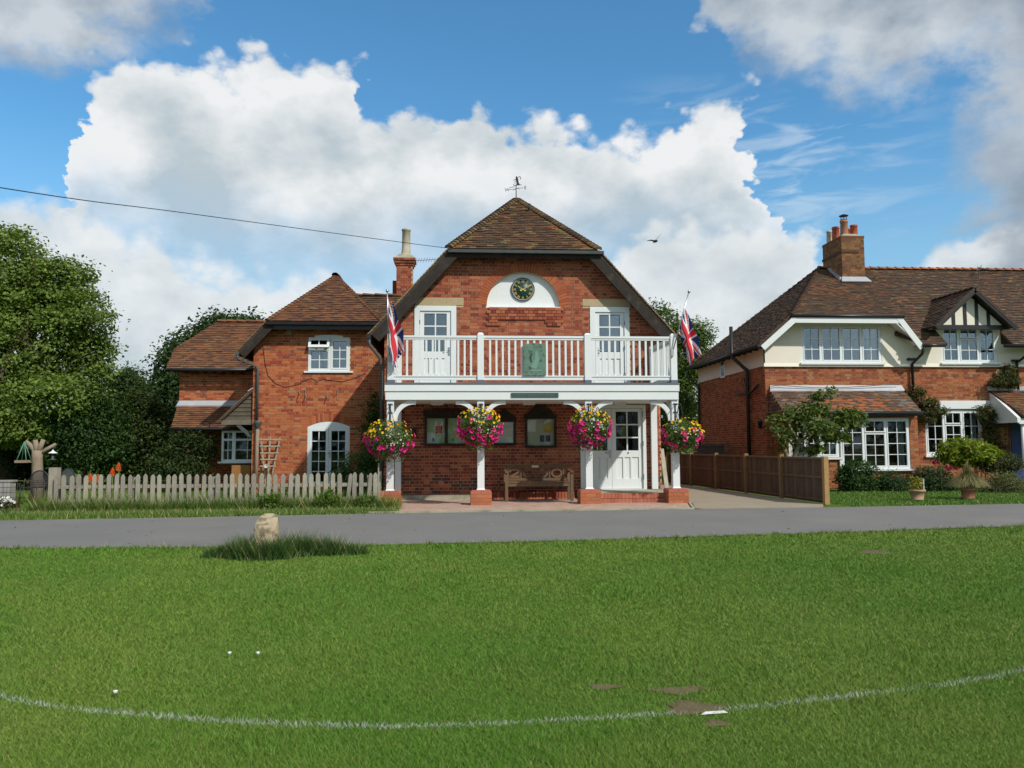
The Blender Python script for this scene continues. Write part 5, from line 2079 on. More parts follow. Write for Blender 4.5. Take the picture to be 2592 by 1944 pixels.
room(fd, fdx0, fdx1, 0.4, fdz1 + 0.1, KY + 0.15, 1.3)
part('vent', MB().box(at(725, 840, KY).x, at(738, 840, KY).x, KY - 0.025, KY - 0.008, at(730, 846, KY).z, at(730, 834, KY).z), 'concrete', cot)
for x, y, l in ((1365, 130, 0.09), (1425, 155, 0.34), (1630, 165, 0.12), (1735, 150, 0.3), (1928, 220, 0.28)):
    c = at(400 + x / 3.814, 960 + y / 3.814, KY)
    m = MB()
    m.bar((c.x, KY - 0.03, c.z + l / 2), (c.x + 0.0, KY - 0.012, c.z - l / 2), 0.03, 0.012, up=(0, 1, 0))
    if l < 0.2 or x == 1425:
        m.bar((c.x, KY - 0.02, c.z), (c.x + 0.05, KY - 0.16, c.z - 0.06), 0.02, 0.02)
    part('wall_strap', m, 'bare_wood', cot)
wp = [at(400 + x / 3.814, v, KY - 0.015) for x, v in ((1010, 868), (1030, 915), (1060, 950), (1130, 970), (1220, 980), (1350, 974), (1420, 962), (1480, 957), (1530, 965), (1600, 960), (1680, 963), (1780, 966), (1900, 957), (2000, 945))]
part('wall_cable', MB().tube(wp, 0.008, 5), 'black_iron', cot)
# roof
cap = Vector((CC, 5.5, 6.46))
chl, chr_ = Vector((CC - cH - 0.03, 3.5, ch_z)), Vector((CC + cH + 0.03, 3.5, ch_z))
cel = Vector((CC - cE, 3.5, ce_z))
cer = Vector((CC + cE, 3.5, ce_z))
roof_plane(cot, [chl, chr_, cap], TILE_COT, W_TCOT, singles=240, focus=(CC, -10, 5), gauge=0.10)
roof_plane(cot, [Vector((CC - cE, 12.2, ce_z)), cel, chl, cap, Vector((CC, 12.2, 6.46))], TILE_COT, W_TCOT, gauge=0.12, width=0.2)
roof_plane(cot, [cer, Vector((CC + cE, 12.2, ce_z)), Vector((CC, 12.2, 6.46)), cap, chr_], TILE_COT, W_TCOT, gauge=0.12, width=0.2)
rz_ = at(930, 749, 4.75)
roof_plane(cot, [(-3.2, 3.62, 4.62), (-1.35, 3.62, 4.62), (-1.35, 4.75, rz_.z), (-3.2, 4.75, rz_.z)], TILE_HALL, W_TILE, gauge=0.10)
roof_plane(cot, [(-1.35, 6.0, 4.62), (-3.2, 6.0, 4.62), (-3.2, 4.76, rz_.z), (-1.35, 4.76, rz_.z)], TILE_HALL, W_TILE, gauge=0.2)
cap_tiles(cot, Vector((-3.0, 4.755, rz_.z + 0.02)), Vector((-1.6, 4.755, rz_.z + 0.02)), 0.09, 0.3, TILE_HALL, 'ridge_tile')
cap_tiles(cot, chl + Vector((0, 0, 0.03)), cap, 0.07, 0.13, TILE_COT)
cap_tiles(cot, chr_ + Vector((0, 0, 0.03)), cap, 0.07, 0.13, TILE_COT)
cap_tiles(cot, Vector((CC, 12, 6.47)), cap + Vector((0, -0.12, 0.02)), 0.11, 0.3, TILE_COT, 'ridge_tile')
for sx, a, b in ((-1, cel, chl),):
    d = (b - a).normalized()
    nrm = Vector((sx * d.z, 0, abs(d.x))).normalized()
    part('bargeboard', MB().bar(a - nrm * 0.14 + Vector((0, 0.03, 0)), b - nrm * 0.14 + d * 0.05 + Vector((0, 0.03, 0)), 0.05, 0.22, up=nrm), 'dark_wood', cot)
    part('verge_soffit', MB().bar(a - nrm * 0.09 + Vector((0, 0.22, 0)), b - nrm * 0.09 + Vector((0, 0.22, 0)), 0.34, 0.03, up=nrm), 'dark_wood', cot)
    for k in range(int((b - a).length / 0.10)):
        c = a + d * (0.1 * k + 0.05) + nrm * 0.012
        td, tn = (d - nrm * 0.14).normalized(), (nrm + d * 0.14).normalized()
        part('verge_tile', MB().obox(c + Vector((0, 0.07, 0)), Vector((0, 1, 0)), tn, td, 0.10, 0.009, 0.082, random.choice([(0.26, 0.19, 0.10), (0.20, 0.14, 0.08), (0.15, 0.10, 0.06)])), 'tile', cot)
m = MB()
m.prism([(3.40, ch_z - 0.02), (3.41, ch_z - 0.10), (3.49, ch_z - 0.10), (3.50, ch_z - 0.02)], CC - cH - 0.05, CC + cH, axis='x')
m.box(CC - cH, CC + cH, 3.52, 3.55, ch_z - 0.22, ch_z - 0.02)
m.box(CC - cH, CC + cH, 3.55, KY - 0.01, ch_z - 0.09, ch_z - 0.07)
part('gutter', m, 'black_paint', cot)
m = MB()
m.tube([(cel.x - 0.02, 3.45, ce_z - 0.05), (cel.x - 0.02, 12, ce_z - 0.05)], 0.055, 8)
pd = at(653, 930, KY - 0.06)
m.tube([(cel.x - 0.02, 3.5, ce_z - 0.08), (cel.x - 0.01, 3.52, ce_z - 0.2), (pd.x - 0.05, KY - 0.07, pd.z + 0.03), (pd.x, KY - 0.07, pd.z - 0.07), (pd.x, KY - 0.07, 2.0)], 0.036, 8)
for zz in (3.3, 2.35):
    m.box(pd.x - 0.055, pd.x + 0.055, KY - 0.075, KY - 0.008, zz, zz + 0.03)
part('downpipe', m, 'grey_paint', cot)
hp = at(653, 1070, KY - 0.07)
m = MB().lathe([(0.03, -0.2), (0.06, -0.14), (0.10, -0.04), (0.11, 0.0), (0.11, 0.05)], (hp.x, KY - 0.10, hp.z), 12)
part('hopper', m, 'grey_paint', cot)
part('lower_pipe', MB().tube([(hp.x, KY - 0.09, hp.z - 0.18), (hp.x - 0.02, KY - 0.09, 0.1)], 0.05, 8), 'bare_wood', cot)
# left wing, set back
WY = 6.0
wx0 = at(455, 960, WY).x
we_z = at(500, 934, 5.6).z
wfr2 = Frame((0, WY, 0), (1, 0, 0), (0, 0, 1))
wpoly = rect(wx0, CX0 - 0.003, 0, we_z + 0.1)
ww = part('wing_wall', slab(wfr2, wpoly), 'mortar', cot)
lay(ww, wfr2, wpoly, [], palette=BRICK_COT, weights=W_COT, bond='flemish')
part('wing_side_wall', MB().box(wx0, wx0 + 0.1, WY + 0.003, 10, 0, we_z + 0.1, (0.36, 0.09, 0.04)), 'brick', cot)
e0 = at(421, 934, 5.6)
YR = 7.55
r0, r1 = at(552, 815, YR), at(690, 815, YR)
kn = at(443, 883, 6.42)
roof_plane(cot, [e0, Vector((CX0 - 0.02, 5.6, e0.z)), Vector((CX0 - 0.02, YR, r0.z)), Vector((r0.x, YR, r0.z)), kn], TILE_COT, W_TCOT, gauge=0.10)
roof_plane(cot, [Vector((e0.x, 9.6, e0.z)), e0, kn], TILE_COT, W_TCOT, gauge=0.2, width=0.3)
roof_plane(cot, [Vector((e0.x, 9.6, e0.z)), kn, Vector((r0.x, YR, r0.z))], TILE_COT, W_TCOT, gauge=0.2, width=0.3)
cap_tiles(cot, Vector((r0.x, YR, r0.z + 0.02)), Vector((CX0 + 0.4, YR, r0.z + 0.02)), 0.10, 0.3, TILE_COT, 'ridge_tile')
part('gutter', MB().tube([(e0.x, 5.54, e0.z - 0.03), (CX0 - 0.02, 5.54, e0.z - 0.03)], 0.055, 8), 'black_paint', cot)
for k in range(7):
    x = e0.x + 0.5 + k * 0.27
    if x < CX0 - 0.1:
        part('rafter_foot', MB().box(x - 0.03, x + 0.03, 5.6, WY - 0.012, e0.z - 0.1, e0.z - 0.02), 'dark_wood', cot)
# lean-to roof with lead flashing
l0, l1 = at(433, 1083, 5.0), at(640, 1083, 5.0)
l3, l2 = at(451, 1024, 5.96), at(640, 1024, 5.96)
lz = (l0.z + l1.z) / 2
ltz = (l3.z + l2.z) / 2
lx1 = CX0 - 0.02


def lean_colour(a, b, rng):
    return 3 if (b > 0.75 and math.sin(a * 5) > 0.2 and rng.random() < 0.7) else None


roof_plane(cot, [Vector((l0.x, 5.0, lz)), Vector((lx1, 5.0, lz)), Vector((lx1, 5.96, ltz)), Vector((l3.x, 5.96, ltz))], TILE_COT, W_TCOT, gauge=0.10, colour=lean_colour)
m = MB()
fz = at(500, 1014, WY - 0.02).z
m.hexa([(l3.x - 0.02, 5.86, ltz - 0.07), (lx1, 5.86, ltz - 0.07), (lx1, WY - 0.015, ltz), (l3.x, WY - 0.015, ltz), (l3.x - 0.02, 5.85, ltz - 0.03), (lx1, 5.85, ltz - 0.03), (lx1, WY - 0.02, fz), (l3.x + 0.02, WY - 0.02, fz)])
part('lead_flashing', m, 'lead', cot)
part('gutter', MB().tube([(l0.x, 4.95, lz - 0.03), (lx1, 4.95, lz - 0.03)], 0.05, 8), 'black_paint', cot)
m = MB().box(l0.x + 0.3, l0.x + 0.42, 5.05, 5.12, 0, lz - 0.05)
part('lean_to_post', m, 'dark_wood', cot)
# projecting window under the lean-to
bwx0, bwx1 = at(561, 1150, 5.15).x, CX0 - 0.03
bz0, bz1 = at(600, 1168, 5.15).z, at(600, 1090, 5.15).z
m = MB()
ring(m, bwx0, bwx1, bz0, bz1, 0.06, 5.12, 5.2)
xs_ = at(592, 1150, 5.15).x
m.box(xs_ - 0.05, xs_ + 0.05, 5.118, 5.2, bz0 + 0.06, bz1 - 0.06)
ztr = at(600, 1113, 5.15).z
m.box(bwx0 + 0.06, xs_ - 0.05, 5.121, 5.199, ztr - 0.03, ztr + 0.03)
m.box(xs_ + 0.05, bwx1 - 0.06, 5.121, 5.199, ztr - 0.03, ztr + 0.03)
m.box(bwx0 - 0.08, bwx1, 5.03, 5.22, bz0 - 0.05, bz0 - 0.002)
bw = part('window', m, 'white_plastic', cot)
bm = MB()
panes(bw, bwx0 + 0.062, xs_ - 0.052, bz0 + 0.062, ztr - 0.032, 5.16, 2, 2, 0.02, 'glass_dim', bm)
panes(bw, xs_ + 0.052, bwx1 - 0.062, bz0 + 0.062, ztr - 0.032, 5.16, 2, 2, 0.02, 'glass_dim', bm)
panes(bw, bwx0 + 0.062, xs_ - 0.052, ztr + 0.032, bz1 - 0.062, 5.16, 2, 1, 0.02, 'glass_dim', bm)
panes(bw, xs_ + 0.052, bwx1 - 0.062, ztr + 0.032, bz1 - 0.062, 5.16, 2, 1, 0.02, 'glass_dim', bm)
part('glazing_bars', bm, 'white_plastic', bw)
m = MB()
m.box(bwx0, bwx0 + 0.06, 5.21, WY - 0.02, bz0, bz1)
m.box(bwx0 + 0.07, bwx1, 5.7, 5.72, bz0, bz1)
part('bay_cheek', m, 'room_dark', cot)
c = at(592, 1170, 5.15)
part('bay_bracket', MB().bar((c.x, 5.12, bz0 - 0.06), (c.x + 0.03, 5.75, 0.5), 0.09, 0.07), 'grey_paint', cot)
# boarded gable of the little side porch
PG = [(400 + x / 3.814, 960 + y / 3.814) for x, y in ((628, 390), (905, 118), (905, 432), (628, 432))]
PGY = KY + 0.1
pg = [at(u, v, PGY) for u, v in PG]
poly = [(p.x, p.z) for p in pg]
lo, hi = min(p[1] for p in poly), max(p[1] for p in poly)
k = 0
z_ = lo + 0.12
while z_ < hi - 0.05:
    iv = scan(poly, min(z_ + 0.06, hi - 0.01))
    if iv:
        i2 = scan(poly, min(z_ + 0.12, hi - 0.005)) or iv
        m = MB()
        x0, x1 = iv[0][0] - 0.02, iv[0][1] + 0.02
        xt = i2[0][0]
        m.hexa([(x0, PGY - 0.035, z_), (x1, PGY - 0.035, z_), (x1, PGY, z_), (x0, PGY, z_), (xt, PGY - 0.012, z_ + 0.125), (x1, PGY - 0.012, z_ + 0.125), (x1, PGY, z_ + 0.125), (xt, PGY, z_ + 0.125)], random.choice([(0.10, 0.085, 0.065), (0.085, 0.07, 0.055), (0.12, 0.10, 0.08)]))
        part('weatherboard', m, 'plank_grey', cot)
    z_ += 0.115
part('gable_beam', MB().box(pg[0].x - 0.03, pg[2].x + 0.05, PGY - 0.05, PGY + 0.05, lo - 0.02, lo + 0.118, (0.16, 0.14, 0.11)), 'plank_grey', cot)
roof_plane(cot, [Vector((pg[0].x - 0.06, WY, lo + 0.12)), Vector((pg[0].x - 0.06, PGY - 0.1, lo + 0.12)), Vector((CX0 - 0.01, PGY - 0.1, hi + 0.05)), Vector((CX0 - 0.01, WY, hi + 0.05))], TILE_COT, W_TCOT, gauge=0.10)
a, b = pg[0] + Vector((-0.04, -0.03, 0.05)), pg[1] + Vector((0, -0.03, 0.05))
for k in range(9):
    c = a.lerp(b, (k + 0.5) / 9)
    part('verge_tile', MB().bar(c - (b - a) / 17, c + (b - a) / 17 + Vector((0, 0, -0.012)), 0.1, 0.02, col=random.choice([(0.30, 0.23, 0.12), (0.22, 0.16, 0.09)])), 'tile', cot)
br0, br1 = at(400 + 770 / 3.814, 960 + 440 / 3.814, PGY), at(400 + 900 / 3.814, 960 + 560 / 3.814, PGY)
part('porch_brace', MB().bar((br0.x, PGY, br0.z), (CX0 - 0.02, PGY, br1.z), 0.07, 0.09), 'grey_paint', cot)
m = MB().bar(at(400 + 870 / 3.814, 960 + 115 / 3.814, PGY - 0.08), at(400 + 918 / 3.814, 960 + 85 / 3.814, PGY - 0.08), 0.08, 0.03)
part('lead_flashing', m, 'lead', cot)
# wooden box under the bay window
q = at(618, 1195, 4.6)
m = MB().box(q.x - 0.3, q.x + 0.22, 4.4, 4.9, 0.0, q.z + 0.2, (0.30, 0.15, 0.05))
solo('storage_box', m, 'plank_brown', 'brown wooden storage box under the cottage bay window', 'box')

# ------------------------------------------------------------------ house on the right
HY = 4.4
rh = thing('rendered_house', (14.0, HY, 0.0), 'brick and cream rendered house with tiled roof right of the drive', 'house')
HL, HRt = 9.35, 21.5
band = 3.61
rfr = Frame((0, HY, 0), (1, 0, 0), (0, 0, 1))
P_ = lambda x, y, Y=HY: at(1720 + x / 2.537, 520 + y / 2.537, Y)       # pixels of the upper crop
Q_ = lambda x, y, Y=HY: at(1720 + x / 2.537, 900 + y / 2.537, Y)       # pixels of the lower crop
w1 = (P_(750, 0).x, P_(1257, 0).x, P_(1000, 1012).z, P_(1000, 770).z)
w2 = (P_(1678, 900).x, P_(2032, 900).x, P_(1850, 1012).z, P_(1850, 775).z)
w3 = (Q_(1580, 500).x, Q_(1945, 500).x, Q_(1700, 640).z, Q_(1700, 350).z)
bpoly = rect(HL, HRt, 0.0, band)
rw = part('front_wall', slab(rfr, bpoly, [rect(*w3)], 0, 0.14), 'mortar', rh)
segh = seg_arch(w3[0] - 0.1, w3[1] + 0.1, w3[3] + 0.02, w3[3] + 0.27, 0.22)
lay(rw, rfr, bpoly, [rect(*w3), rect(w3[0] - 0.1, w3[1] + 0.1, w3[3], w3[3] + 0.27)], palette=BRICK_RIGHT, weights=W_RIGHT, bond='flemish', singles=250, focus=(13.5, -6, 3.0))
part('bressummer', MB().box(Q_(1650, 0).x, Q_(1972, 0).x, HY - 0.05, HY + 0.02, Q_(1800, 342).z, Q_(1800, 290).z), 'white_paint', rh)
# cream render above, with its bell-cast foot
gE0, gK0, gK1, gE1 = P_(515, 900, 3.95), P_(712, 716, 3.95), P_(1360, 720, 3.95), P_(1552, 895, 3.95)
NX0, NX1 = w2[0] - 0.14, w2[1] + 0.14
upoly = [(HL, band + 0.005), (HRt, band + 0.005), (HRt, 4.3), (NX1, 4.3), (NX1, w2[3] + 0.12), (NX0, w2[3] + 0.12), (NX0, 4.3), (gE1.x, 4.3), (gK1.x, gK1.z - 0.05), (gK0.x, gK0.z - 0.05), (HL, 4.3)]
ur = part('render_panel', slab(rfr, upoly, [rect(*w1), rect(*w2)], 0.03, 0.14), 'render_cream', rh)
m = MB()
m.hexa([(HL - 0.05, HY - 0.07, band - 0.02), (HRt, HY - 0.07, band - 0.02), (HRt, HY, band - 0.02), (HL - 0.05, HY, band - 0.02), (HL - 0.03, HY - 0.033, band + 0.09), (HRt, HY - 0.033, band + 0.09), (HRt, HY, band + 0.09), (HL - 0.03, HY, band + 0.09)])
part('render_foot', m, 'render_cream', rh)
# side wall along the drive
sfr = Frame((HL, 10.9, 0), (0, -1, 0), (0, 0, 1))
SL = 10.9 - HY
sw = part('side_wall', slab(sfr, rect(0, SL, 0, band)), 'mortar', rh)
lay(sw, sfr, rect(0, SL, 0, band), [], palette=BRICK_RIGHT, weights=W_RIGHT, bond='flemish', singles=40)
swin = (10.9 - at(1830, 930, 0).y, 0)
# where the side wall is seen at u = 1830
def side_pt(u, v):
    d = ray(u, v)
    return CAM + d * ((HL - CAM.x) / d.x)
s0, s1 = side_pt(1826, 912), side_pt(1838, 955)
sh = rect(10.9 - s0.y, 10.9 - s1.y, s1.z, s0.z)
part('render_panel', slab(sfr, rect(0, SL, band + 0.005, 4.3), [], 0.03), 'render_cream', rh)
m = MB().box(HL - 0.045, HL - 0.031, s1.y, s0.y, s1.z, s0.z)
sw_ = part('side_window', m, 'white_plastic', rh)
part('pane', MB().box(HL - 0.05, HL - 0.046, s1.y + 0.07, s0.y - 0.07, s1.z + 0.06, s0.z - 0.06), 'glass_dim', sw_)
m = MB()
m.box(HL + 0.15, HRt, 10.8, 10.9, 0, 4.2)
m.box(HRt - 0.1, HRt, HY + 0.01, 10.8, 0, 4.2)
part('rear_wall', m, 'render_cream', rh)
# roof
eZ = 4.22
A = Vector((12.57, 7.5, 7.30))
Kp, K2 = P_(690, 703, 3.85), P_(1432, 708, 3.85)
kz = (Kp.z + K2.z) / 2
Kp, K2 = Vector((9.0 + (kz - 4.22) * 3.57 / 3.08, 3.85, kz)), Vector((K2.x, 3.85, kz))
E0 = Vector((9.0, 3.85, eZ))
Rr_ = Vector((9.0, 11.15, eZ))
E2 = Vector((14.05, 3.85, eZ))
TT = Vector((14.35, 7.5, 7.30))
RR = Vector((22.0, 7.5, 7.30))
RE = Vector((22.0, 3.85, eZ))


def warm(a, b, rng):
    return 5 if (1.6 < b < 3.2 and 1.2 < a < 2.9 and rng.random() < 0.35) else None


TILE_R = [(0.085, 0.054, 0.037), (0.070, 0.047, 0.035), (0.105, 0.060, 0.037), (0.120, 0.066, 0.038), (0.060, 0.044, 0.035), (0.20, 0.085, 0.042), (0.14, 0.11, 0.055)]
roof_plane(rh, [Kp, K2, TT, A], TILE_R, [5, 4, 5, 4, 2, 1.6, 0.6], singles=240, colour=warm, focus=(11.6, -10, 6), gauge=0.105)
roof_plane(rh, [Rr_, E0, Kp, A], TILE_R, W_TILE, gauge=0.105)
DX0, DX1 = P_(1640, 770, 3.9).x, P_(2080, 770, 3.9).x
ndz = w2[3] + 0.12
nby = 3.85 + (ndz - eZ) * (3.65 / 3.08)
roof_plane(rh, [E2, Vector((NX0, 3.85, eZ)), Vector((NX0, nby, ndz)), Vector((NX1, nby, ndz)), Vector((NX1, 3.85, eZ)), RE, RR, TT, K2], TILE_R, W_TILE, gauge=0.105)
roof_plane(rh, [Vector((22, 11.15, eZ)), Rr_, A, RR], TILE_R, W_TILE, gauge=0.3, width=0.4)
cap_tiles(rh, A + Vector((0, 0, 0.02)), RR + Vector((0, 0, 0.02)), 0.11, 0.3, [(0.30, 0.105, 0.05), (0.26, 0.09, 0.045), (0.22, 0.085, 0.045), (0.33, 0.13, 0.07)], 'ridge_tile')
cap_tiles(rh, Kp, A, 0.08, 0.14, TILE_R)
cap_tiles(rh, Rr_, A, 0.08, 0.2, TILE_R)
# white bargeboards of the clipped gable
th = 0.17
for p, q in ((E0, Kp), (Kp, K2), (K2, E2)):
    d = (q - p).normalized()
    dn = Vector((d.z, 0, -d.x))
    p_, q_ = p + dn * 0.15 + Vector((0, -0.02, 0)), q + dn * 0.15 + Vector((0, -0.02, 0))
    e_ = 0.03 if abs(d.z) > 0.1 else -0.06
    sh_ = Vector((0, 0.0 if abs(d.z) > 0.1 else 0.006, 0))
    part('bargeboard', MB().bar(p_ - d * e_ + sh_, q_ + d * e_ + sh_, 0.05, th, up=Vector((-d.z, 0, d.x))), 'white_paint', rh)
m = MB()
for p, q in ((gE0, gK0), (gK0, gK1), (gK1, gE1)):
    m.bar((p.x, 4.2, p.z + 0.02), (q.x, 4.2, q.z + 0.02), 0.36, 0.03, up=Vector((-(q - p).normalized().z, 0, (q - p).normalized().x)))
part('verge_soffit', m, 'white_paint', rh)
m = MB()
m.tube([(Kp.x - 0.02, 3.80, kz - 0.03), (K2.x + 0.02, 3.80, kz - 0.03)], 0.05, 8)
m.tube([(9.0 - 0.02, 3.85, eZ - 0.06), (9.0 - 0.02, 11.1, eZ - 0.06)], 0.055, 8)
m.tube([(E2.x - 0.1, 3.80, eZ - 0.04), (P_(1705, 870, 3.8).x, 3.80, eZ - 0.04)], 0.055, 8)
m.tube([(P_(2085, 870, 3.8).x, 3.80, eZ - 0.04), (RE.x, 3.80, eZ - 0.04)], 0.055, 8)
part('gutter', m, 'black_paint', rh)
m = MB()
for y0 in np.arange(4.3, 11, 0.5):
    m.box(9.03, HL - 0.035, y0, y0 + 0.05, eZ - 0.1, eZ - 0.02)
m.box(9.03, HL - 0.035, 3.95, 11.05, eZ - 0.018, eZ - 0.008)
part('eaves_board', m, 'black_paint', rh)


def house_window(rect_, lights, y, name='window', room_mat='room_dark', gl='glass', sill=True, curtains=()):
    x0, x1, z0, z1 = rect_
    m = MB()
    ring(m, x0 + 0.003, x1 - 0.003, z0 + 0.003, z1 - 0.003, 0.055, y, y + 0.07)
    xs_ = [x0 + 0.058]
    tot = x1 - x0 - 0.116
    for k, (wd, nc, nr, fan) in enumerate(lights[:-1]):
        xs_.append(xs_[-1] + tot * wd)
        m.box(xs_[-1] - 0.022, xs_[-1] + 0.022, y + 0.001, y + 0.069, z0 + 0.058, z1 - 0.058)
    xs_.append(x1 - 0.058)
    w_ = part(name, m, 'white_plastic', rh)
    bm = MB()
    for k, (wd, nc, nr, fan) in enumerate(lights):
        a_ = xs_[k] + (0.024 if k else 0.002)
        b_ = xs_[k + 1] - (0.024 if k < len(lights) - 1 else 0.002)
        zb, ztp = z0 + 0.06, z1 - 0.06
        if fan:
            zf = ztp - (ztp - zb) * fan
            ring(bm, a_, b_, zf + 0.012, ztp, 0.035, y - 0.012, y + 0.05)
            panes(w_, a_ + 0.035, b_ - 0.035, zf + 0.047, ztp - 0.035, y + 0.02, nc, 1, 0.02, gl, bm)
            ztp = zf - 0.012
            nr -= 1
        ring(bm, a_, b_, zb, ztp, 0.035, y - 0.010, y + 0.05)
        panes(w_, a_ + 0.035, b_ - 0.035, zb + 0.035, ztp - 0.035, y + 0.02, nc, nr, 0.02, gl, bm)
    part('casement', bm, 'white_plastic', w_)
    if sill:
        part('sill', MB().box(x0 - 0.06, x1 + 0.06, y - 0.10, y + 0.0, z0 - 0.055, z0 + 0.002), 'white_paint', w_)
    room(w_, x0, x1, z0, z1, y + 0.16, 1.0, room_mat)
    for (f0, f1, mt) in curtains:
        drape(w_, x0 + (x1 - x0) * f0, x0 + (x1 - x0) * f1, z0, z1, y + 0.22, mt, max(2, int((f1 - f0) * 14)))
    return w_


house_window(w1, [(0.235, 2, 3, 0), (0.265, 2, 3, 0), (0.265, 2, 3, 0), (0.235, 2, 3, 0)], HY - 0.02, curtains=((0.02, 0.10, 'curtain_blue'), (0.86, 0.98, 'curtain_blue')))
house_window(w2, [(0.31, 2, 3, 0), (0.38, 2, 3, 0.33), (0.31, 2, 3, 0)], HY - 0.02, curtains=((0.02, 0.14, 'curtain_blue'), (0.86, 0.98, 'curtain_blue')))
house_window(w3, [(0.33, 2, 3, 0), (0.34, 2, 4, 0.3), (0.33, 2, 3, 0)], HY + 0.02, gl='glass_dim', curtains=((0.02, 0.12, 'curtain'), (0.88, 0.98, 'curtain')))
# dormer gable over the right window
da, d0, d1 = P_(1890, 530, 3.75), P_(1645, 775, 3.75), P_(2165, 775, 3.75)
dcx = (d0.x + d1.x) / 2
dz = (d0.z + d1.z) / 2
dhw = (d1.x - d0.x) / 2
da = Vector((dcx, 3.75, da.z))
yb = 3.85 + (da.z - eZ) * (3.65 / 3.08)
ybl = 3.85 + (dz - eZ) * (3.65 / 3.08)
L0, L1 = Vector((dcx - dhw, 3.70, dz)), Vector((dcx + dhw, 3.70, dz))
roof_plane(rh, [Vector((L0.x, ybl + 0.3, dz)), L0, Vector((dcx, 3.70, da.z)), Vector((dcx, yb + 0.3, da.z))], TILE_R, W_TILE, gauge=0.105)
roof_plane(rh, [L1, Vector((L1.x, ybl + 0.3, dz)), Vector((dcx, yb + 0.3, da.z)), Vector((dcx, 3.70, da.z))], TILE_R, W_TILE, gauge=0.105)
cap_tiles(rh, Vector((dcx, 3.70, da.z + 0.01)), Vector((dcx, yb + 0.2, da.z + 0.01)), 0.09, 0.25, TILE_R, 'ridge_tile')
m = MB()
gp = [(dcx - dhw + 0.2, dz + 0.02), (dcx + dhw - 0.2, dz + 0.02), (dcx, da.z - 0.18)]
m.prism(gp, 4.02, 4.10)
part('gable_panel', m, 'render_cream', rh)
for s_ in (-1, 1):
    p, q = Vector((dcx + s_ * dhw, 3.74, dz - 0.06)), Vector((dcx, 3.74, da.z - 0.06))
    part('bargeboard', MB().bar(p, q + (q - p).normalized() * 0.03, 0.06, 0.15, up=Vector((s_ * 0.7, 0, 0.7))), 'black_paint', rh)
part('timber', MB().box(dcx - dhw + 0.12, dcx + dhw - 0.12, 3.98, 4.10, dz - 0.06, dz + 0.07), 'black_paint', rh)
for f_ in (-0.42, -0.13, 0.16, 0.45):
    x = dcx + f_ * dhw
    zt2 = dz + (da.z - dz) * (1 - abs(f_)) - 0.12
    part('timber', MB().box(x - 0.05, x + 0.05, 4.0, 4.05, dz + 0.071, zt2), 'black_paint', rh)
for nx_ in (NX0, NX1 - 0.06):
    m = MB().prism([(HY - 0.025, eZ + 0.3), (nby + 0.1, ndz - 0.05), (HY - 0.025, ndz)], nx_, nx_ + 0.06, axis='x')
    part('dormer_cheek', m, 'render_cream', rh)
part('dormer_soffit', MB().box(dcx - dhw + 0.15, dcx + dhw - 0.15, 4.0, HY - 0.035, dz - 0.03, dz - 0.005), 'white_paint', rh)
# television aerial standing behind the dormer
ta = P_(1920, 400, 7.0)
m = MB().tube([(ta.x, 7.0, 6.2), (ta.x, 7.0, ta.z)], 0.015, 6).tube([(ta.x - 0.05, 7.0, ta.z), (ta.x + 1.2, 7.6, ta.z - 0.02)], 0.01, 5)
for k in range(10):
    xx = ta.x + 0.1 + 0.11 * k
    m.tube([(xx, 6.9 + 0.055 * k, ta.z - 0.08), (xx, 7.2 + 0.055 * k, ta.z + 0.08)], 0.006, 4)
m.tube([(ta.x - 0.1, 6.95, ta.z - 0.12), (ta.x + 0.2, 7.1, ta.z + 0.12)], 0.01, 5)
solo('television_aerial', m, 'black_iron', 'television aerial on a pole above the ridge of the right house', 'aerial')
# chimney with pots
f0, f1 = P_(1045, 400, 6.4), P_(1190, 400, 6.4)
ctz = P_(1110, 195, 6.4).z
depth = 1.35
BR_CH = [(0.20, 0.10, 0.045), (0.16, 0.075, 0.04), (0.24, 0.12, 0.05), (0.11, 0.06, 0.035), (0.28, 0.13, 0.06)]
chm = brick_box(rh, f0.x, f1.x, 6.4, 6.4 + depth, 6.0, ctz, BR_CH, [4, 4, 3, 2, 1], bond='flemish', singles=0)
zb = P_(1100, 297, 6.4).z
part('corbel', MB().box(f0.x - 0.03, f1.x - 0.2, 6.365, 6.4 + depth + 0.03, zb - 0.04, zb + 0.04, (0.09, 0.055, 0.035)), 'brick', rh)
part('corbel', MB().box(f0.x - 0.015, f1.x + 0.015, 6.385, 6.4 + depth + 0.015, ctz - 0.07, ctz + 0.002, (0.15, 0.08, 0.045)), 'brick', rh)
m = MB()
m.hexa([(f0.x, 6.4, ctz), (f1.x, 6.4, ctz), (f1.x, 6.4 + depth, ctz), (f0.x, 6.4 + depth, ctz), (f0.x + 0.2, 6.6, ctz + 0.12), (f1.x - 0.2, 6.6, ctz + 0.12), (f1.x - 0.2, 6.2 + depth, ctz + 0.12), (f0.x + 0.2, 6.2 + depth, ctz + 0.12)])
part('flaunching', m, 'concrete', rh)


def pot(px0, px1, ytop, Y, mat, extra=0.0):
    a, b = P_(px0, ytop, Y), P_(px1, ytop, Y)
    r = (b.x - a.x) / 2
    zb_ = ctz + 0.02
    H = a.z - zb_
    part('chimney_pot', MB().lathe([(r * 1.02, 0), (r * 0.98, H * 0.2), (r * 0.86, H * 0.85), (r * 0.98, H * 0.87), (r * 0.98, H), (r * 0.78, H), (r * 0.75, H - 0.06)], ((a.x + b.x) / 2, Y, zb_), 16), mat, rh)
    return (a.x + b.x) / 2, a.z, r


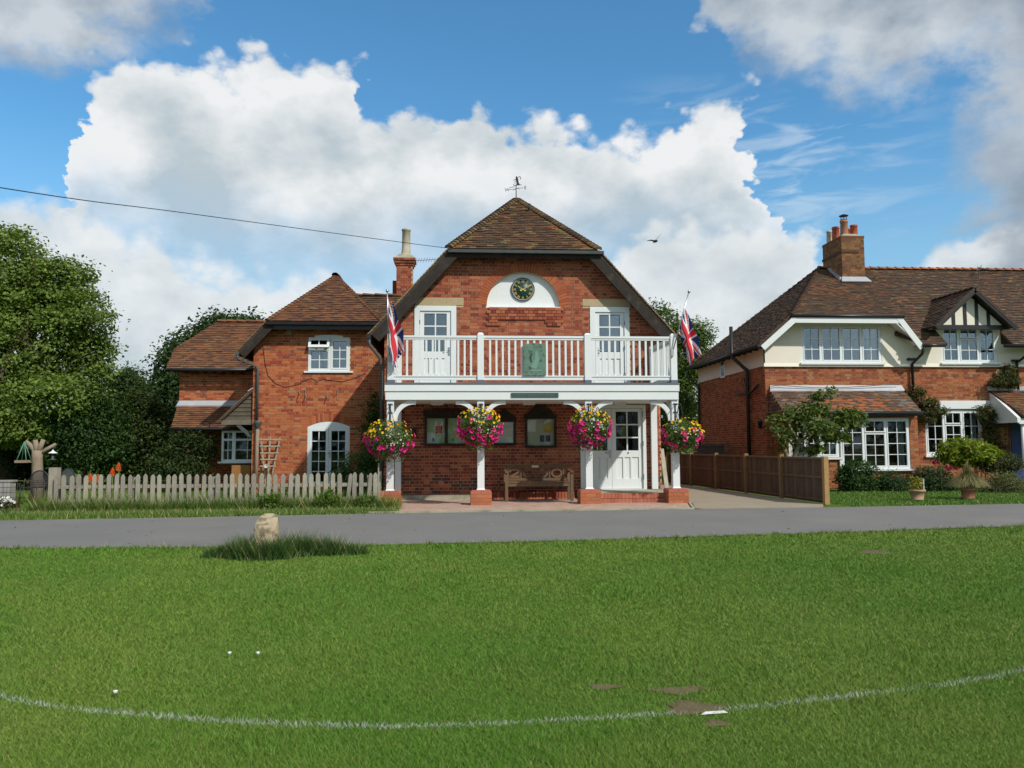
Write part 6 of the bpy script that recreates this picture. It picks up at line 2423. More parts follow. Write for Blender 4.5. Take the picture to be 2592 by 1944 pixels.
pot(943, 978, 165, 7.55, 'pot_cream')
pot(978, 1026, 140, 7.2, 'pot_red')
px_, pz_, pr_ = pot(1030, 1080, 97, 6.75, 'terracotta')
pot(1064, 1100, 150, 7.3, 'pot_red')
pot(1095, 1142, 127, 6.85, 'pot_red')
m = MB()
for k in range(6):
    g_ = k * math.pi / 3
    m.tube([(px_ + 0.10 * math.cos(g_), 6.75 + 0.10 * math.sin(g_), pz_), (px_ + 0.10 * math.cos(g_), 6.75 + 0.10 * math.sin(g_), pz_ + 0.16)], 0.01, 4)
m.lathe([(0.115, 0.0), (0.115, 0.03)], (px_, 6.75, pz_), 14)
m.lathe([(0.15, 0.15), (0.15, 0.17), (0.03, 0.22), (0.0, 0.22)], (px_, 6.75, pz_), 14)
part('chimney_cowl', m, 'black_iron', rh)
m = MB()
zf_ = P_(1130, 480, 6.38).z
m.hexa([(f0.x - 0.12, 6.22, zf_ - 0.10), (f1.x + 0.12, 6.22, zf_ - 0.10), (f1.x + 0.06, 6.41, zf_ + 0.04), (f0.x - 0.06, 6.41, zf_ + 0.04), (f0.x - 0.12, 6.20, zf_ - 0.07), (f1.x + 0.12, 6.20, zf_ - 0.07), (f1.x + 0.02, 6.385, zf_ + 0.12), (f0.x - 0.02, 6.385, zf_ + 0.12)])
for k in range(6):
    y0 = 6.40 + k * 0.16
    zs_ = zf_ - 0.02 + (y0 - 6.40) * 0.62
    m.box(f0.x - 0.10 + 0.012 * k, f0.x - 0.008, y0, y0 + 0.158, zs_, zs_ + 0.13)
part('lead_flashing', m, 'lead', rh)
# lean-to bay with its long window
BYF = 3.45
g0, g1 = Q_(660, 362, BYF - 0.25), Q_(1552, 362, BYF - 0.25)
t0, t1 = Q_(578, 222, HY - 0.01), Q_(1432, 222, HY - 0.01)
ez_ = (g0.z + g1.z) / 2
tz_ = (t0.z + t1.z) / 2
bl = Vector((9.38, BYF - 0.25, ez_))


def lichen(a, b, rng):
    if 1.5 < a < 3.2 and b < 0.75 and rng.random() < 0.6:
        return 3
    return 6 if (a > 3.4 and rng.random() < 0.3) else None


TILE_B = [(0.14, 0.085, 0.055), (0.12, 0.07, 0.05), (0.17, 0.10, 0.06), (0.34, 0.12, 0.05), (0.10, 0.07, 0.055), (0.22, 0.11, 0.06), (0.17, 0.16, 0.14)]
roof_plane(rh, [bl, Vector((g1.x, BYF - 0.25, ez_)), Vector((t1.x, HY - 0.01, tz_)), Vector((t0.x, HY - 0.01, tz_))], TILE_B, [5, 4, 4, 1, 3, 2, 1], gauge=0.10, colour=lichen)
roof_plane(rh, [Vector((9.42, HY - 0.01, ez_)), bl, Vector((t0.x, HY - 0.01, tz_))], TILE_B, [5, 4, 4, 0.5, 3, 1, 1], gauge=0.10)
roof_plane(rh, [Vector((g1.x, BYF - 0.25, ez_)), Vector((g1.x + 0.02, HY - 0.01, ez_)), Vector((t1.x, HY - 0.01, tz_))], TILE_B, [5, 4, 4, 0.5, 3, 1, 1], gauge=0.10)
fz_ = Q_(1000, 190, HY - 0.02).z
m = MB()
m.hexa([(t0.x - 0.03, HY - 0.11, tz_ - 0.06), (t1.x + 0.03, HY - 0.11, tz_ - 0.06), (t1.x, HY - 0.015, tz_), (t0.x, HY - 0.015, tz_), (t0.x - 0.02, HY - 0.12, tz_ - 0.02), (t1.x + 0.02, HY - 0.12, tz_ - 0.02), (t1.x - 0.03, HY - 0.022, fz_), (t0.x + 0.02, HY - 0.022, fz_)])
part('lead_flashing', m, 'lead', rh)
wpts = [Q_(x, y, HY - 0.13) for x, y in ((590, 196), (650, 190), (760, 200), (900, 207), (1050, 205), (1200, 196), (1330, 186), (1410, 184))]
part('wall_cable', MB().tube(wpts, 0.012, 5), 'black_iron', rh)
m = MB()
m.tube([(9.36, BYF - 0.30, ez_ - 0.03), (g1.x + 0.03, BYF - 0.30, ez_ - 0.03)], 0.05, 8)
m.box(9.45, g1.x - 0.02, BYF - 0.24, BYF - 0.21, ez_ - 0.12, ez_ - 0.03)
part('gutter', m, 'black_paint', rh)
bx0_, bx1_ = 9.5, Q_(1530, 500, BYF).x
wl = (9.62, Q_(1022, 500, BYF).x, Q_(900, 655, BYF).z, Q_(900, 402, BYF).z)
wr = (Q_(1030, 500, BYF).x, Q_(1477, 500, BYF).x, Q_(1300, 728, BYF).z, Q_(1300, 402, BYF).z)
bfr = Frame((0, BYF, 0), (1, 0, 0), (0, 0, 1))
bpl = rect(bx0_, bx1_, 0, wr[3] + 0.10)
hb = [rect(wl[0], wl[1] + 0.004, wl[2], wl[3]), rect(wr[0] - 0.003, wr[1], wr[2], wr[3])]
hb = [[(wl[0], wl[2]), (wl[1] + 0.01, wl[2]), (wl[1] + 0.01, wr[2]), (wr[1], wr[2]), (wr[1], wr[3]), (wl[0], wr[3])]]
bb = part('bay_wall', slab(bfr, bpl, hb, 0, 0.12), 'mortar', rh)
lay(bb, bfr, bpl, hb, palette=BRICK_RIGHT, weights=W_RIGHT, bond='flemish')
m = MB()
m.box(bx0_, bx0_ + 0.1, BYF + 0.003, HY - 0.01, 0, ez_ - 0.05, (0.3, 0.08, 0.04))
m.box(bx1_ - 0.1, bx1_, BYF + 0.003, HY - 0.01, 0, ez_ - 0.05, (0.36, 0.11, 0.05))
part('bay_side_wall', m, 'brick', rh)
house_window((wl[0], wl[1], wl[2], wl[3]), [(0.33, 2, 3, 0), (0.33, 2, 3, 0), (0.34, 2, 3, 0)], BYF + 0.01, gl='glass_dim', curtains=((0.84, 0.97, 'curtain'),))
house_window((wr[0] + 0.012, wr[1], wr[2], wr[3]), [(0.33, 2, 4, 0), (0.34, 2, 4, 0.27), (0.33, 2, 4, 0)], BYF + 0.01, gl='glass_dim', curtains=((0.02, 0.10, 'curtain'), (0.87, 0.98, 'curtain')))
m = MB().box(wr[0] - 0.06, wr[0] + 0.05, BYF - 0.07, BYF - 0.012, 0.1, wl[2] - 0.06)
part('bay_post', m, 'white_paint', rh)
# downpipes
x = Q_(1490, 0, HY - 0.08).x
m = MB().tube([(E2.x - 0.05, 3.80, eZ - 0.08), (E2.x - 0.06, 3.9, eZ - 0.28), (x, HY - 0.09, eZ - 0.55), (x, HY - 0.09, 2.85)], 0.042, 8)
for s_ in (-1, 1):
    m.lathe([(0.035, 0), (0.05, 0.02), (0.035, 0.04)], (x + s_ * 0.09, HY - 0.08, P_(0, 985).z), 8)
m.box(x - 0.13, x + 0.13, HY - 0.11, HY - 0.031, P_(0, 992).z, P_(0, 978).z)
part('downpipe', m, 'black_paint', rh)
x = P_(2110, 0, HY - 0.08).x
m = MB().tube([(x + 0.15, 3.80, eZ - 0.08), (x + 0.13, 3.9, eZ - 0.25), (x, HY - 0.09, eZ - 0.5), (x, HY - 0.09, 2.9)], 0.042, 8)
m.box(x - 0.13, x + 0.13, HY - 0.11, HY - 0.031, P_(0, 1000).z, P_(0, 985).z)
part('downpipe', m, 'black_paint', rh)
# soil pipe on the side wall
sp = lambda u, v, off: (lambda d: CAM + d * ((HL - off - CAM.x) / d.x))(ray(u, v))
top, k1, k2, bt = sp(1850, 827, 0.42), sp(1853, 903, 0.42), sp(1891, 938, 0.10), sp(1897, 1140, 0.10)
m = MB().tube([(HL - 0.42, top.y, top.z), (HL - 0.42, top.y, k1.z), (HL - 0.10, k2.y, k2.z), (HL - 0.10, k2.y, k2.z - 0.15), (HL - 0.10, k2.y, 0.05)], 0.058, 10)
zz = sp(1900, 990, 0.1).z
m.tube([(HL - 0.10, k2.y, zz - 0.1), (HL - 0.10, k2.y - 0.9, zz + 0.14)], 0.04, 8)
m.tube([(HL - 0.10, k2.y, zz - 0.1), (HL - 0.10, k2.y + 1.2, zz + 0.06)], 0.03, 8)
m.tube([(HL - 0.08, k2.y + 0.1, zz - 0.1), (HL - 0.06, k2.y + 0.4, zz + 0.45)], 0.02, 6)
part('soil_pipe', m, 'black_paint', rh)
ry = sp(1771, 1100, 0.08).y
m = MB().tube([(9.0, ry + 0.6, eZ - 0.1), (9.02, ry + 0.6, eZ - 0.35), (HL - 0.08, ry, eZ - 0.75), (HL - 0.08, ry, 0.05)], 0.04, 8)
part('downpipe', m, 'black_paint', rh)
lp = sp(1925, 1075, 0.16)
m = MB()
m.bar((HL - 0.01, lp.y, lp.z - 0.05), (HL - 0.16, lp.y, lp.z - 0.12), 0.03, 0.03)
m.lathe([(0.03, -0.12), (0.06, -0.10), (0.075, 0.06), (0.10, 0.07), (0.03, 0.15), (0.01, 0.18)], (HL - 0.17, lp.y, lp.z), 8)
solo('wall_lantern', m, 'black_iron', 'black lantern on the side wall of the right house', 'lamp')
cm = sp(1945, 1036, 0.06)
# burglar alarm
c = Q_(2045, 112)
hexp = [(c.x + 0.14 * math.cos(math.pi * k / 3), c.z + 0.12 * math.sin(math.pi * k / 3)) for k in range(6)]
m = MB().prism(hexp, HY - 0.10, HY - 0.012, (0.60, 0.42, 0.18))
m.box(c.x - 0.02, c.x + 0.10, HY - 0.103, HY - 0.1005, c.z - 0.03, c.z + 0.02, (0.75, 0.75, 0.75))
solo('alarm_box', m, 'paint', 'hexagonal yellow alarm box on the brick wall of the right house', 'alarm box')
# porch at the picture's right edge
pa, pb2 = Q_(2035, 395, 3.3), Q_(2030, 225, 4.3)
m = MB()
pzr, pze = Q_(2100, 222, HY).z, Q_(2150, 395, 3.3).z
px0 = Q_(2035, 300, 3.9).x
roof_plane(rh, [Vector((px0 + 0.35, 3.2, pze)), Vector((px0 + 3.2, 3.2, pze)), Vector((px0 + 3.0, HY - 0.02, pzr)), Vector((px0 + 0.1, HY - 0.02, pzr))], TILE_COT, W_TCOT, gauge=0.10)
part('lead_flashing', MB().box(px0 + 0.05, px0 + 3.0, HY - 0.10, HY - 0.02, pzr - 0.02, pzr + 0.11), 'lead', rh)
m = MB()
m.prism([(3.2, pze - 0.16), (HY - 0.02, pze - 0.16), (HY - 0.02, pzr - 0.05), (3.2, pze - 0.02)], px0 + 0.12, px0 + 0.22, axis='x')
m.box(px0 + 0.24, px0 + 3.0, 3.28, 3.36, pze - 0.20, pze - 0.04)
part('porch_gable', m, 'white_paint', rh)
for xx in (px0 + 0.42, px0 + 2.8):
    part('porch_post', MB().tube([(xx, 3.4, 0.0), (xx, 3.4, pze - 0.1)], 0.055, 10), 'white_paint', rh)
m = MB().box(px0 + 0.75, px0 + 1.75, HY - 0.03, HY - 0.012, 0.1, 2.15, (0.03, 0.05, 0.16))
part('porch_door', m, 'paint', rh)

# ------------------------------------------------------------------ picket fence
FYP = -2.7
pf_ = thing('picket_fence', (-4.9, FYP, 0.0), 'weathered grey wooden picket fence along the cottage garden', 'fence')
greys = [(0.33, 0.31, 0.25), (0.29, 0.27, 0.22), (0.36, 0.33, 0.26), (0.26, 0.24, 0.20)]
r5 = random.Random(21)
xa, xb = at(143, 1240, FYP).x, at(950, 1240, FYP).x
nP = 45
ztop = at(550, 1199, FYP).z
for k in range(nP):
    x = xa + (xb - xa) * k / (nP - 1)
    w = 0.040 + r5.uniform(-0.003, 0.003)
    z1 = ztop + r5.uniform(-0.015, 0.015)
    z0 = 0.02
    lean = r5.gauss(0, 0.012) + (0.05 if k in (40, 43) else 0)
    yo = r5.uniform(-0.006, 0.006)
    m = MB()
    P = [(x - w, z0), (x + w, z0), (x + w + lean, z1 - 0.05), (x + w * 0.35 + lean, z1 - 0.006), (x + lean, z1), (x - w * 0.35 + lean, z1 - 0.006), (x - w + lean, z1 - 0.05)]
    m.prism(P, FYP - 0.012 + yo, FYP + 0.010 + yo, r5.choice(greys))
    part('picket', m, 'plank_grey', pf_)
for za in (0.18, 0.46):
    part('rail', MB().box(xa - 0.06, xb + 0.1, FYP + 0.018, FYP + 0.055, za, za + 0.07, (0.30, 0.27, 0.21)), 'plank_grey', pf_)
for u in (135, 345, 545, 745, 935):
    x = at(u, 1240, FYP + 0.1).x
    h = at(135, 1184, FYP).z if u == 135 else ztop - 0.06
    w = 0.08 if u == 135 else 0.045
    part('post', MB().box(x - w, x + w, FYP + 0.056, FYP + 0.056 + 2 * w, 0.0, h, (0.32, 0.29, 0.23)), 'plank_grey', pf_)
# short return towards the hall
for k in range(3):
    y = FYP + 0.35 + k * 0.28
    m = MB().box(xb + 0.02, xb + 0.045, y - 0.04, y + 0.04, 0.0, ztop + (0.18 if k == 0 else 0.0), greys[k])
    part('picket', m, 'plank_grey', pf_)

# wire gate left of the picket fence
wg = thing('wire_gate', (at(60, 1250, FYP).x, FYP, 0.0), 'low rusty wire gate at the left end of the picket fence', 'gate')
m = MB()
x0, x1 = at(-60, 1240, FYP).x, at(112, 1240, FYP).x
for k in range(11):
    x = x0 + (x1 - x0) * k / 10
    m.tube([(x, FYP, 0.0), (x, FYP, 0.62)], 0.0045, 5)
part('wire', m, 'bark', wg)
m = MB()
for zz in (0.06, 0.62):
    m.tube([(x0, FYP, zz), (x1, FYP, zz)], 0.006, 6)
part('gate_rail', m, 'bark', wg)

# ------------------------------------------------------------------ close-boarded fence along the drive
bf = thing('board_fence', (7.55, 1.6, 0.0), 'brown close-boarded garden fence along the drive', 'fence')
F0, F1 = Vector((7.80, -2.70, 0)), Vector((7.30, 8.2, 0))
fd_ = (F1 - F0).normalized()
fn = Vector((-fd_.y, fd_.x, 0))
if fn.x > 0:
    fn = -fn
post_t = [0.0, 2.05, 4.1, 6.2, 8.3, 10.6]
brn = [(0.115, 0.080, 0.055), (0.095, 0.066, 0.047), (0.135, 0.095, 0.065), (0.105, 0.075, 0.055)]
for i, t in enumerate(post_t):
    p = F0 + fd_ * t + fn * 0.03
    h = 1.03 if i else 1.0
    m = MB().obox((p.x, p.y, h / 2), fd_, fn, Vector((0, 0, 1)), 0.05, 0.05, h / 2, (0.36, 0.23, 0.10) if i == 0 else (0.22, 0.145, 0.07))
    part('post', m, 'plank_brown', bf)
for i in range(len(post_t) - 1):
    a, b = post_t[i] + 0.055, post_t[i + 1] - 0.055
    n = int((b - a) / 0.105)
    for k in range(n):
        t = a + (b - a) * (k + 0.5) / n
        p = F0 + fd_ * t + fn * 0.004
        m = MB().obox((p.x, p.y, 0.48), (fd_ + fn * 0.10).normalized(), fn, Vector((0, 0, 1)), (b - a) / n / 2 + 0.004, 0.007, 0.46, r5.choice(brn))
        part('board', m, 'plank_brown', bf)
    pm = F0 + fd_ * ((a + b) / 2) + fn * 0.008
    for zz, hh, tk in ((0.955, 0.022, 0.04), (0.56, 0.025, 0.022), (0.085, 0.015, 0.03)):
        m = MB().obox((pm.x, pm.y, zz), fd_, fn, Vector((0, 0, 1)), (b - a) / 2, tk, hh, (0.15, 0.105, 0.065))
        part('rail', m, 'plank_brown', bf)
# grey timber bin store behind the fence, plank leaning on the hall
q = sp(1815, 1140, 0.6)
m = MB()
for k in range(5):
    m.box(HL - 1.15, HL - 0.35, q.y, q.y + 0.9, 0.25 + k * 0.2, 0.25 + k * 0.2 + 0.185, random.choice([(0.10, 0.095, 0.085), (0.13, 0.12, 0.10)]))
m.box(HL - 1.2, HL - 0.3, q.y - 0.05, q.y + 0.95, 1.25, 1.29, (0.12, 0.11, 0.1))
solo('bin_store', m, 'plank_grey', 'grey slatted timber bin store behind the board fence', 'bin store')
m = MB()
a, b = at(1690, 1237, 0.6), at(1680, 1136, 0.7)
m.bar((a.x, 0.6, 0.01), (b.x, 0.9, b.z), 0.10, 0.03, up=(0, 1, 0), col=(0.42, 0.40, 0.33))
solo('leaning_plank', m, 'plank_grey', 'pale plank leaning by the right corner of the hall', 'plank')

# ------------------------------------------------------------------ stone post at the road edge
sx, sy = -2.26, -9.05
g0_ = gz(sx, sy) - 0.02
m = MB()
nx, nz = 5, 7
hgt = 0.42
rs = random.Random(5)


def stone_pt(i, j):
    """ring i (height), corner index j of a rounded square"""
    z = hgt * i / 8
    n = 16
    g_ = 2 * math.pi * j / n
    k = 4
    rr_ = (abs(math.cos(g_)) ** k + abs(math.sin(g_)) ** k) ** (-1 / k)
    s_ = 1.0 - 0.06 * i / 8 - (0.10 if i == 8 else 0)
    nz_ = 0.006 * math.sin(7 * g_ + 3 * i) + 0.005 * math.sin(3 * g_ - 2 * i)
    x, y = (0.145 * rr_ + nz_) * math.cos(g_) * s_, (0.135 * rr_ + nz_) * math.sin(g_) * s_
    zz = z
    if i >= 7:
        zz = z + y * 0.55 + 0.03 - (0.03 if x < -0.08 else 0)
    return (sx + x, sy + y, g0_ + zz)


for i in range(9):
    for j in range(16):
        m.v.append(stone_pt(i, j))
for i in range(8):
    for j in range(16):
        m.f.append((i * 16 + j, i * 16 + (j + 1) % 16, (i + 1) * 16 + (j + 1) % 16, (i + 1) * 16 + j))
        m.c.append((1, 1, 1))
        m.s.append(True)
m.f.append(tuple(8 * 16 + j for j in range(16)))
m.c.append((1, 1, 1))
m.s.append(False)
material('old_stone', (0.40, 0.33, 0.22), rough=0.95, var=0.3, scale=7, fine=0.25, fscale=50, bump=0.8, bscale=45, stain=((0.12, 0.095, 0.06), 9, 0.45, 0.62, 0.75))
solo('stone_post', m, 'old_stone', 'squat weathered stone post at the grass edge of the road', 'stone post')


# ------------------------------------------------------------------ taller grass and weeds
def tuft(name, pts, n, h0, h1, w, label, tone=((0.045, 0.115, 0.015), (0.11, 0.17, 0.035)), straw=0.06, zoff=0.0, lean=0.6, straw_col=(0.42, 0.36, 0.18)):
    """blades scattered round the given (x, y, rx, ry, height factor) spots"""
    ws = np.array([p[2] * p[3] for p in pts])
    idx = RNG.choice(len(pts), n, p=ws / ws.sum())
    P = np.array(pts)[idx]
    g_ = RNG.random(n) * 2 * np.pi
    r_ = np.sqrt(RNG.random(n)) * (0.55 + 0.75 * RNG.random(n) ** 2)
    x, y = P[:, 0] + P[:, 2] * r_ * np.cos(g_), P[:, 1] + P[:, 3] * r_ * np.sin(g_)
    h = (h0 + (h1 - h0) * RNG.random(n)) * P[:, 4] * np.clip(1.15 - 0.6 * r_, 0.25, 1.2)
    c = tones(n, tone[0], tone[1], 0.3)
    k = RNG.random(n) < straw
    c[k] = np.array(straw_col)
    h[k] *= 1.35
    V, F, C = blades(x, y, h, w * (0.7 + 0.6 * RNG.random(n)), lean, c, GZ(x, y) - 0.015 + zoff)
    me = np_mesh(name, V, F, C)
    me.materials.append(MATS['grass_blade'])
    o = bpy.data.objects.new(name, me)
    COL.objects.link(o)
    return tag(o, label, 'grass', kind='stuff')


sp_ = [(sx + dx, sy + dy, 0.20, 0.14, hh) for dx, dy, hh in ((-0.38, -0.02, 0.75), (-0.2, -0.18, 1.0), (0.0, -0.24, 0.9), (0.2, -0.2, 1.0), (0.28, 0.02, 1.0), (0.45, 0.0, 1.0), (0.62, 0.05, 0.85), (0.8, 0.05, 0.8), (-0.55, -0.05, 0.55), (1.05, 0.08, 0.55), (-0.2, 0.05, 0.9))]
tuft('tall_grass', sp_, 9000, 0.14, 0.34, 0.010, 'long dark grass growing round the stone post', ((0.03, 0.085, 0.018), (0.075, 0.13, 0.03)), 0.035)
# verge along the foot of the picket fence
vp_ = []
for k in range(70):
    x = xa - 0.4 + (xb - xa + 0.8) * k / 69
    y1 = smooth_line(ROAD_FAR, x)
    vp_.append((x, FYP - 0.12, 0.16, 0.16, 0.85 + 0.5 * r5.random()))
    vp_.append((x, (FYP + y1) / 2 - 0.1, 0.16, abs(y1 - FYP) / 2 * 0.9, 0.30))
tuft('verge_grass', vp_, 42000, 0.14, 0.44, 0.012, 'rough grass and weeds along the foot of the picket fence', ((0.05, 0.12, 0.015), (0.14, 0.21, 0.035)), 0.05)
# short lawn beside the road on the right and the cottage garden
gl = []
for k in range(34):
    for j in range(10):
        x = 8.2 + k * 0.42
        y0_, y1_ = smooth_line(ROAD_FAR, x) + 0.06, 1.9
        gl.append((x, y0_ + (y1_ - y0_) * (j + 0.5) / 10, 0.3, 0.3, 1.0))
tuft('garden_lawn_grass', [q for q in gl if q[1] - 0.3 > smooth_line(ROAD_FAR, q[0]) - 0.05], 60000, 0.03, 0.06, 0.014, 'short green garden lawn in front of the right house', ((0.055, 0.15, 0.012), (0.11, 0.20, 0.03)), 0.02)
gl = []
for k in range(30):
    for j in range(9):
        gl.append((-12.4 + k * 0.36, FYP + 0.35 + j * 0.62, 0.3, 0.4, 1.0))
tuft('cottage_lawn_grass', gl, 40000, 0.04, 0.10, 0.016, 'grass of the cottage garden behind the picket fence', ((0.05, 0.13, 0.015), (0.12, 0.19, 0.03)), 0.02)
# seed heads along the near road edge
ed = []
for k in range(80):
    x = -6.0 + k * 0.19
    ed.append((x, smooth_line(ROAD_NEAR, x) - 0.05, 0.12, 0.07, 0.5 + r5.random() * 0.5))
tuft('edge_grass', ed, 9000, 0.03, 0.10, 0.007, 'fringe of grass along the near edge of the road', ((0.06, 0.14, 0.02), (0.13, 0.19, 0.04)), 0.10)


# ------------------------------------------------------------------ shrubs and trees
def clumps(blobs, n, shell=0.55):
    """points spread through ellipsoids, denser towards the skin, with outward directions"""
    vol = np.array([b[3] * b[4] * b[5] for b in blobs]) ** (2 / 3)
    idx = RNG.choice(len(blobs), n, p=vol / vol.sum())
    B = np.array(blobs)[idx]
    D = RNG.normal(size=(n, 3))
    D /= np.linalg.norm(D, axis=1)[:, None]
    r_ = shell + (1 - shell) * RNG.random((n, 1)) ** 0.7
    return B[:, :3] + D * r_ * B[:, 3:6], D


def foliage(parent, blobs, n_cl, per, spread, size, a, b, aspect=0.5, extra=None, frac=0.0, name='crown', up=0.3, ground=True, flat=0.6, mat='leaf'):
    P, D = clumps(blobs, n_cl)
    n = n_cl * per
    C = np.repeat(P, per, 0) + RNG.normal(size=(n, 3)) * spread * np.array([1, 1, flat])
    Dn = np.repeat(D, per, 0)
    tone = np.repeat(0.75 + 0.5 * RNG.random((n_cl, 1)), per, 0)
    col = tones(n, a, b, 0.22, extra, frac) * tone
    if ground:
        C[:, 2] = np.maximum(C[:, 2], 0.03)
    V, F, K = leaf_quads(C, size, col, aspect, up, Dn * 0.5)
    return np_part(name, V, F, K, mat, parent, kind='stuff')


def trunk(parent, base, top, r0, limbs, seed=1, mat='bark', name='trunk'):
    r = random.Random(seed)
    base, top = Vector(base), Vector(top)
    pts = [base.lerp(top, t) + Vector((r.uniform(-1, 1), r.uniform(-1, 1), 0)) * r0 * 0.5 * (t > 0) for t in (0, 0.25, 0.5, 0.75, 1.0)]
    m = MB().tube(pts, [r0 * 1.25, r0, r0 * 0.85, r0 * 0.65, r0 * 0.35], 9)
    for (t, d, L) in limbs:
        s_ = pts[0].lerp(pts[-1], t)
        s_ = pts[int(t * 4)].lerp(pts[min(4, int(t * 4) + 1)], t * 4 - int(t * 4))
        d = Vector(d).normalized()
        e = s_ + d * L
        mid = s_.lerp(e, 0.5) + Vector((r.uniform(-0.1, 0.1), r.uniform(-0.1, 0.1), 0.08)) * L
        m.tube([s_, mid, e], [r0 * 0.45, r0 * 0.3, r0 * 0.12], 7)
        for q in range(3):
            dd = (d + Vector((r.uniform(-0.8, 0.8), r.uniform(-0.8, 0.8), r.uniform(-0.2, 0.8)))).normalized()
            st = s_.lerp(e, 0.5 + 0.2 * q)
            m.tube([st, st + dd * L * 0.35], [r0 * 0.16, r0 * 0.06], 5)
    return part(name, m, mat, parent)


def px_blob(u, v, Y, ru, rv, ry=None):
    """ellipsoid whose outline in the picture is centred at (u, v) with radii in pixels"""
    c = at(u, v, Y)
    k = (Y - CAM.y) / FPX
    return (c.x, Y, c.z, ru * k, (ry if ry else ru * k * 0.8), rv * k)


def tree(name, blobs, base, tr, n_cl, per, spread, size, a, b, label, group=None, seed=1, extra=None, frac=0.0, aspect=0.5, limbs=6, cat='tree', trunk_to=None, flat=0.6):
    t = thing(name, (base[0], base[1], 0), label, cat, group)
    r = random.Random(seed)
    cz = max(bq[2] for bq in blobs)
    cx = sum(bq[0] for bq in blobs) / len(blobs)
    cy = sum(bq[1] for bq in blobs) / len(blobs)
    top = trunk_to or (cx, cy, cz)
    lb = []
    for k in range(limbs):
        bq = blobs[k % len(blobs)]
        st = 0.35 + 0.5 * k / max(1, limbs)
        o = Vector(base).lerp(Vector(top), st)
        d = Vector((bq[0] + r.uniform(-1, 1) * bq[3] * 0.6, bq[1] + r.uniform(-1, 1) * bq[4] * 0.6, bq[2] + r.uniform(-0.3, 0.4) * bq[5])) - o
        lb.append((st, d, d.length * 0.8))
    trunk(t, base, top, tr, lb, seed)
    foliage(t, blobs, n_cl, per, spread, size, a, b, aspect, extra, frac, flat=flat)
    return t


DG, MG, LG = (0.018, 0.045, 0.012), (0.045, 0.10, 0.018), (0.10, 0.165, 0.03)
# big tree at the picture's left edge
TY = 7.0
bl = [px_blob(60, 860, TY, 150, 150), px_blob(-60, 720, TY, 190, 160), px_blob(150, 740, TY, 85, 90), px_blob(30, 660, TY, 90, 70), px_blob(215, 800, TY - 0.5, 70, 60), px_blob(230, 900, TY, 65, 80),
      px_blob(120, 1010, TY - 1, 140, 60), px_blob(-80, 980, TY, 180, 140), px_blob(40, 1090, TY - 1.2, 100, 32), px_blob(-40, 1060, TY - 1.5, 120, 60), px_blob(180, 700, TY, 45, 40)]
bp_ = at(20, 1180, TY + 0.5)
tree('broadleaf_tree', bl, (bp_.x, TY + 0.5, 0), 0.26, 1250, 75, 0.21, 0.115, (0.085, 0.150, 0.026), (0.185, 0.245, 0.050), 'tall full green tree at the left edge of the picture', seed=2, limbs=12, aspect=0.6)
# dark evergreen shrubs below and right of it
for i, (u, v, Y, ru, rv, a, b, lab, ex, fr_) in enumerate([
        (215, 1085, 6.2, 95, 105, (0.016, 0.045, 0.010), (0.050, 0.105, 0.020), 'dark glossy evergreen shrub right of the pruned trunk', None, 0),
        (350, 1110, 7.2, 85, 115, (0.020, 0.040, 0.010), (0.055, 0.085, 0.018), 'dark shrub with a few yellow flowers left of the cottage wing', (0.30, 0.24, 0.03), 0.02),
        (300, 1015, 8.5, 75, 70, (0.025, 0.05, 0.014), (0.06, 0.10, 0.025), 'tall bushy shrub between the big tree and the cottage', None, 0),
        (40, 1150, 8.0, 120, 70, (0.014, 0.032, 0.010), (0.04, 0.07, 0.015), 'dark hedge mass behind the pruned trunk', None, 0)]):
    bq = [px_blob(u, v, Y, ru, rv), px_blob(u - ru * 0.5, v + rv * 0.4, Y, ru * 0.6, rv * 0.6), px_blob(u + ru * 0.5, v + rv * 0.35, Y, ru * 0.6, rv * 0.6), px_blob(u + ru * 0.2, v - rv * 0.6, Y, ru * 0.4, rv * 0.5)]
    c = at(u, v, Y)
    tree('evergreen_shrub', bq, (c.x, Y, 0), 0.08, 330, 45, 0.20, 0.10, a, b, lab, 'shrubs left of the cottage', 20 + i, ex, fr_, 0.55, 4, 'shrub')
# trees behind the cottage
bq = [px_blob(560, 850, 15, 60, 55), px_blob(620, 835, 15, 45, 40), px_blob(490, 900, 15, 65, 70), px_blob(440, 960, 14, 45, 80), px_blob(430, 1040, 14, 40, 90)]
c = at(530, 1000, 15)
tree('dark_tree', bq, (c.x, 15, 0), 0.22, 420, 55, 0.30, 0.17, (0.020, 0.052, 0.014), (0.060, 0.105, 0.028), 'dark green tree rising behind the cottage wing roof', 'trees behind the houses', 31)
bq = [px_blob(325, 1000, 20, 32, 60), px_blob(325, 965, 20, 18, 30)]
c = at(325, 1100, 20)
tree('young_tree', bq, (c.x, 20, 0), 0.12, 90, 45, 0.28, 0.16, (0.035, 0.07, 0.02), (0.08, 0.125, 0.035), 'slim pale tree between the big tree and the cottage', 'trees behind the houses', 33)
# tree in the gap between hall and right house
bq = [px_blob(1720, 900, 13, 75, 90), px_blob(1680, 830, 13, 35, 55), px_blob(1750, 850, 13, 45, 45), px_blob(1700, 1020, 13, 80, 110), px_blob(1770, 930, 13.5, 45, 50), px_blob(1668, 790, 13, 14, 22)]
c = at(1710, 1100, 13)
tree('garden_tree', bq, (c.x, 13, 0), 0.16, 420, 60, 0.24, 0.13, (0.045, 0.095, 0.018), (0.13, 0.19, 0.04), 'leafy green tree in the gap between the hall and the right house', 'trees behind the houses', 35)
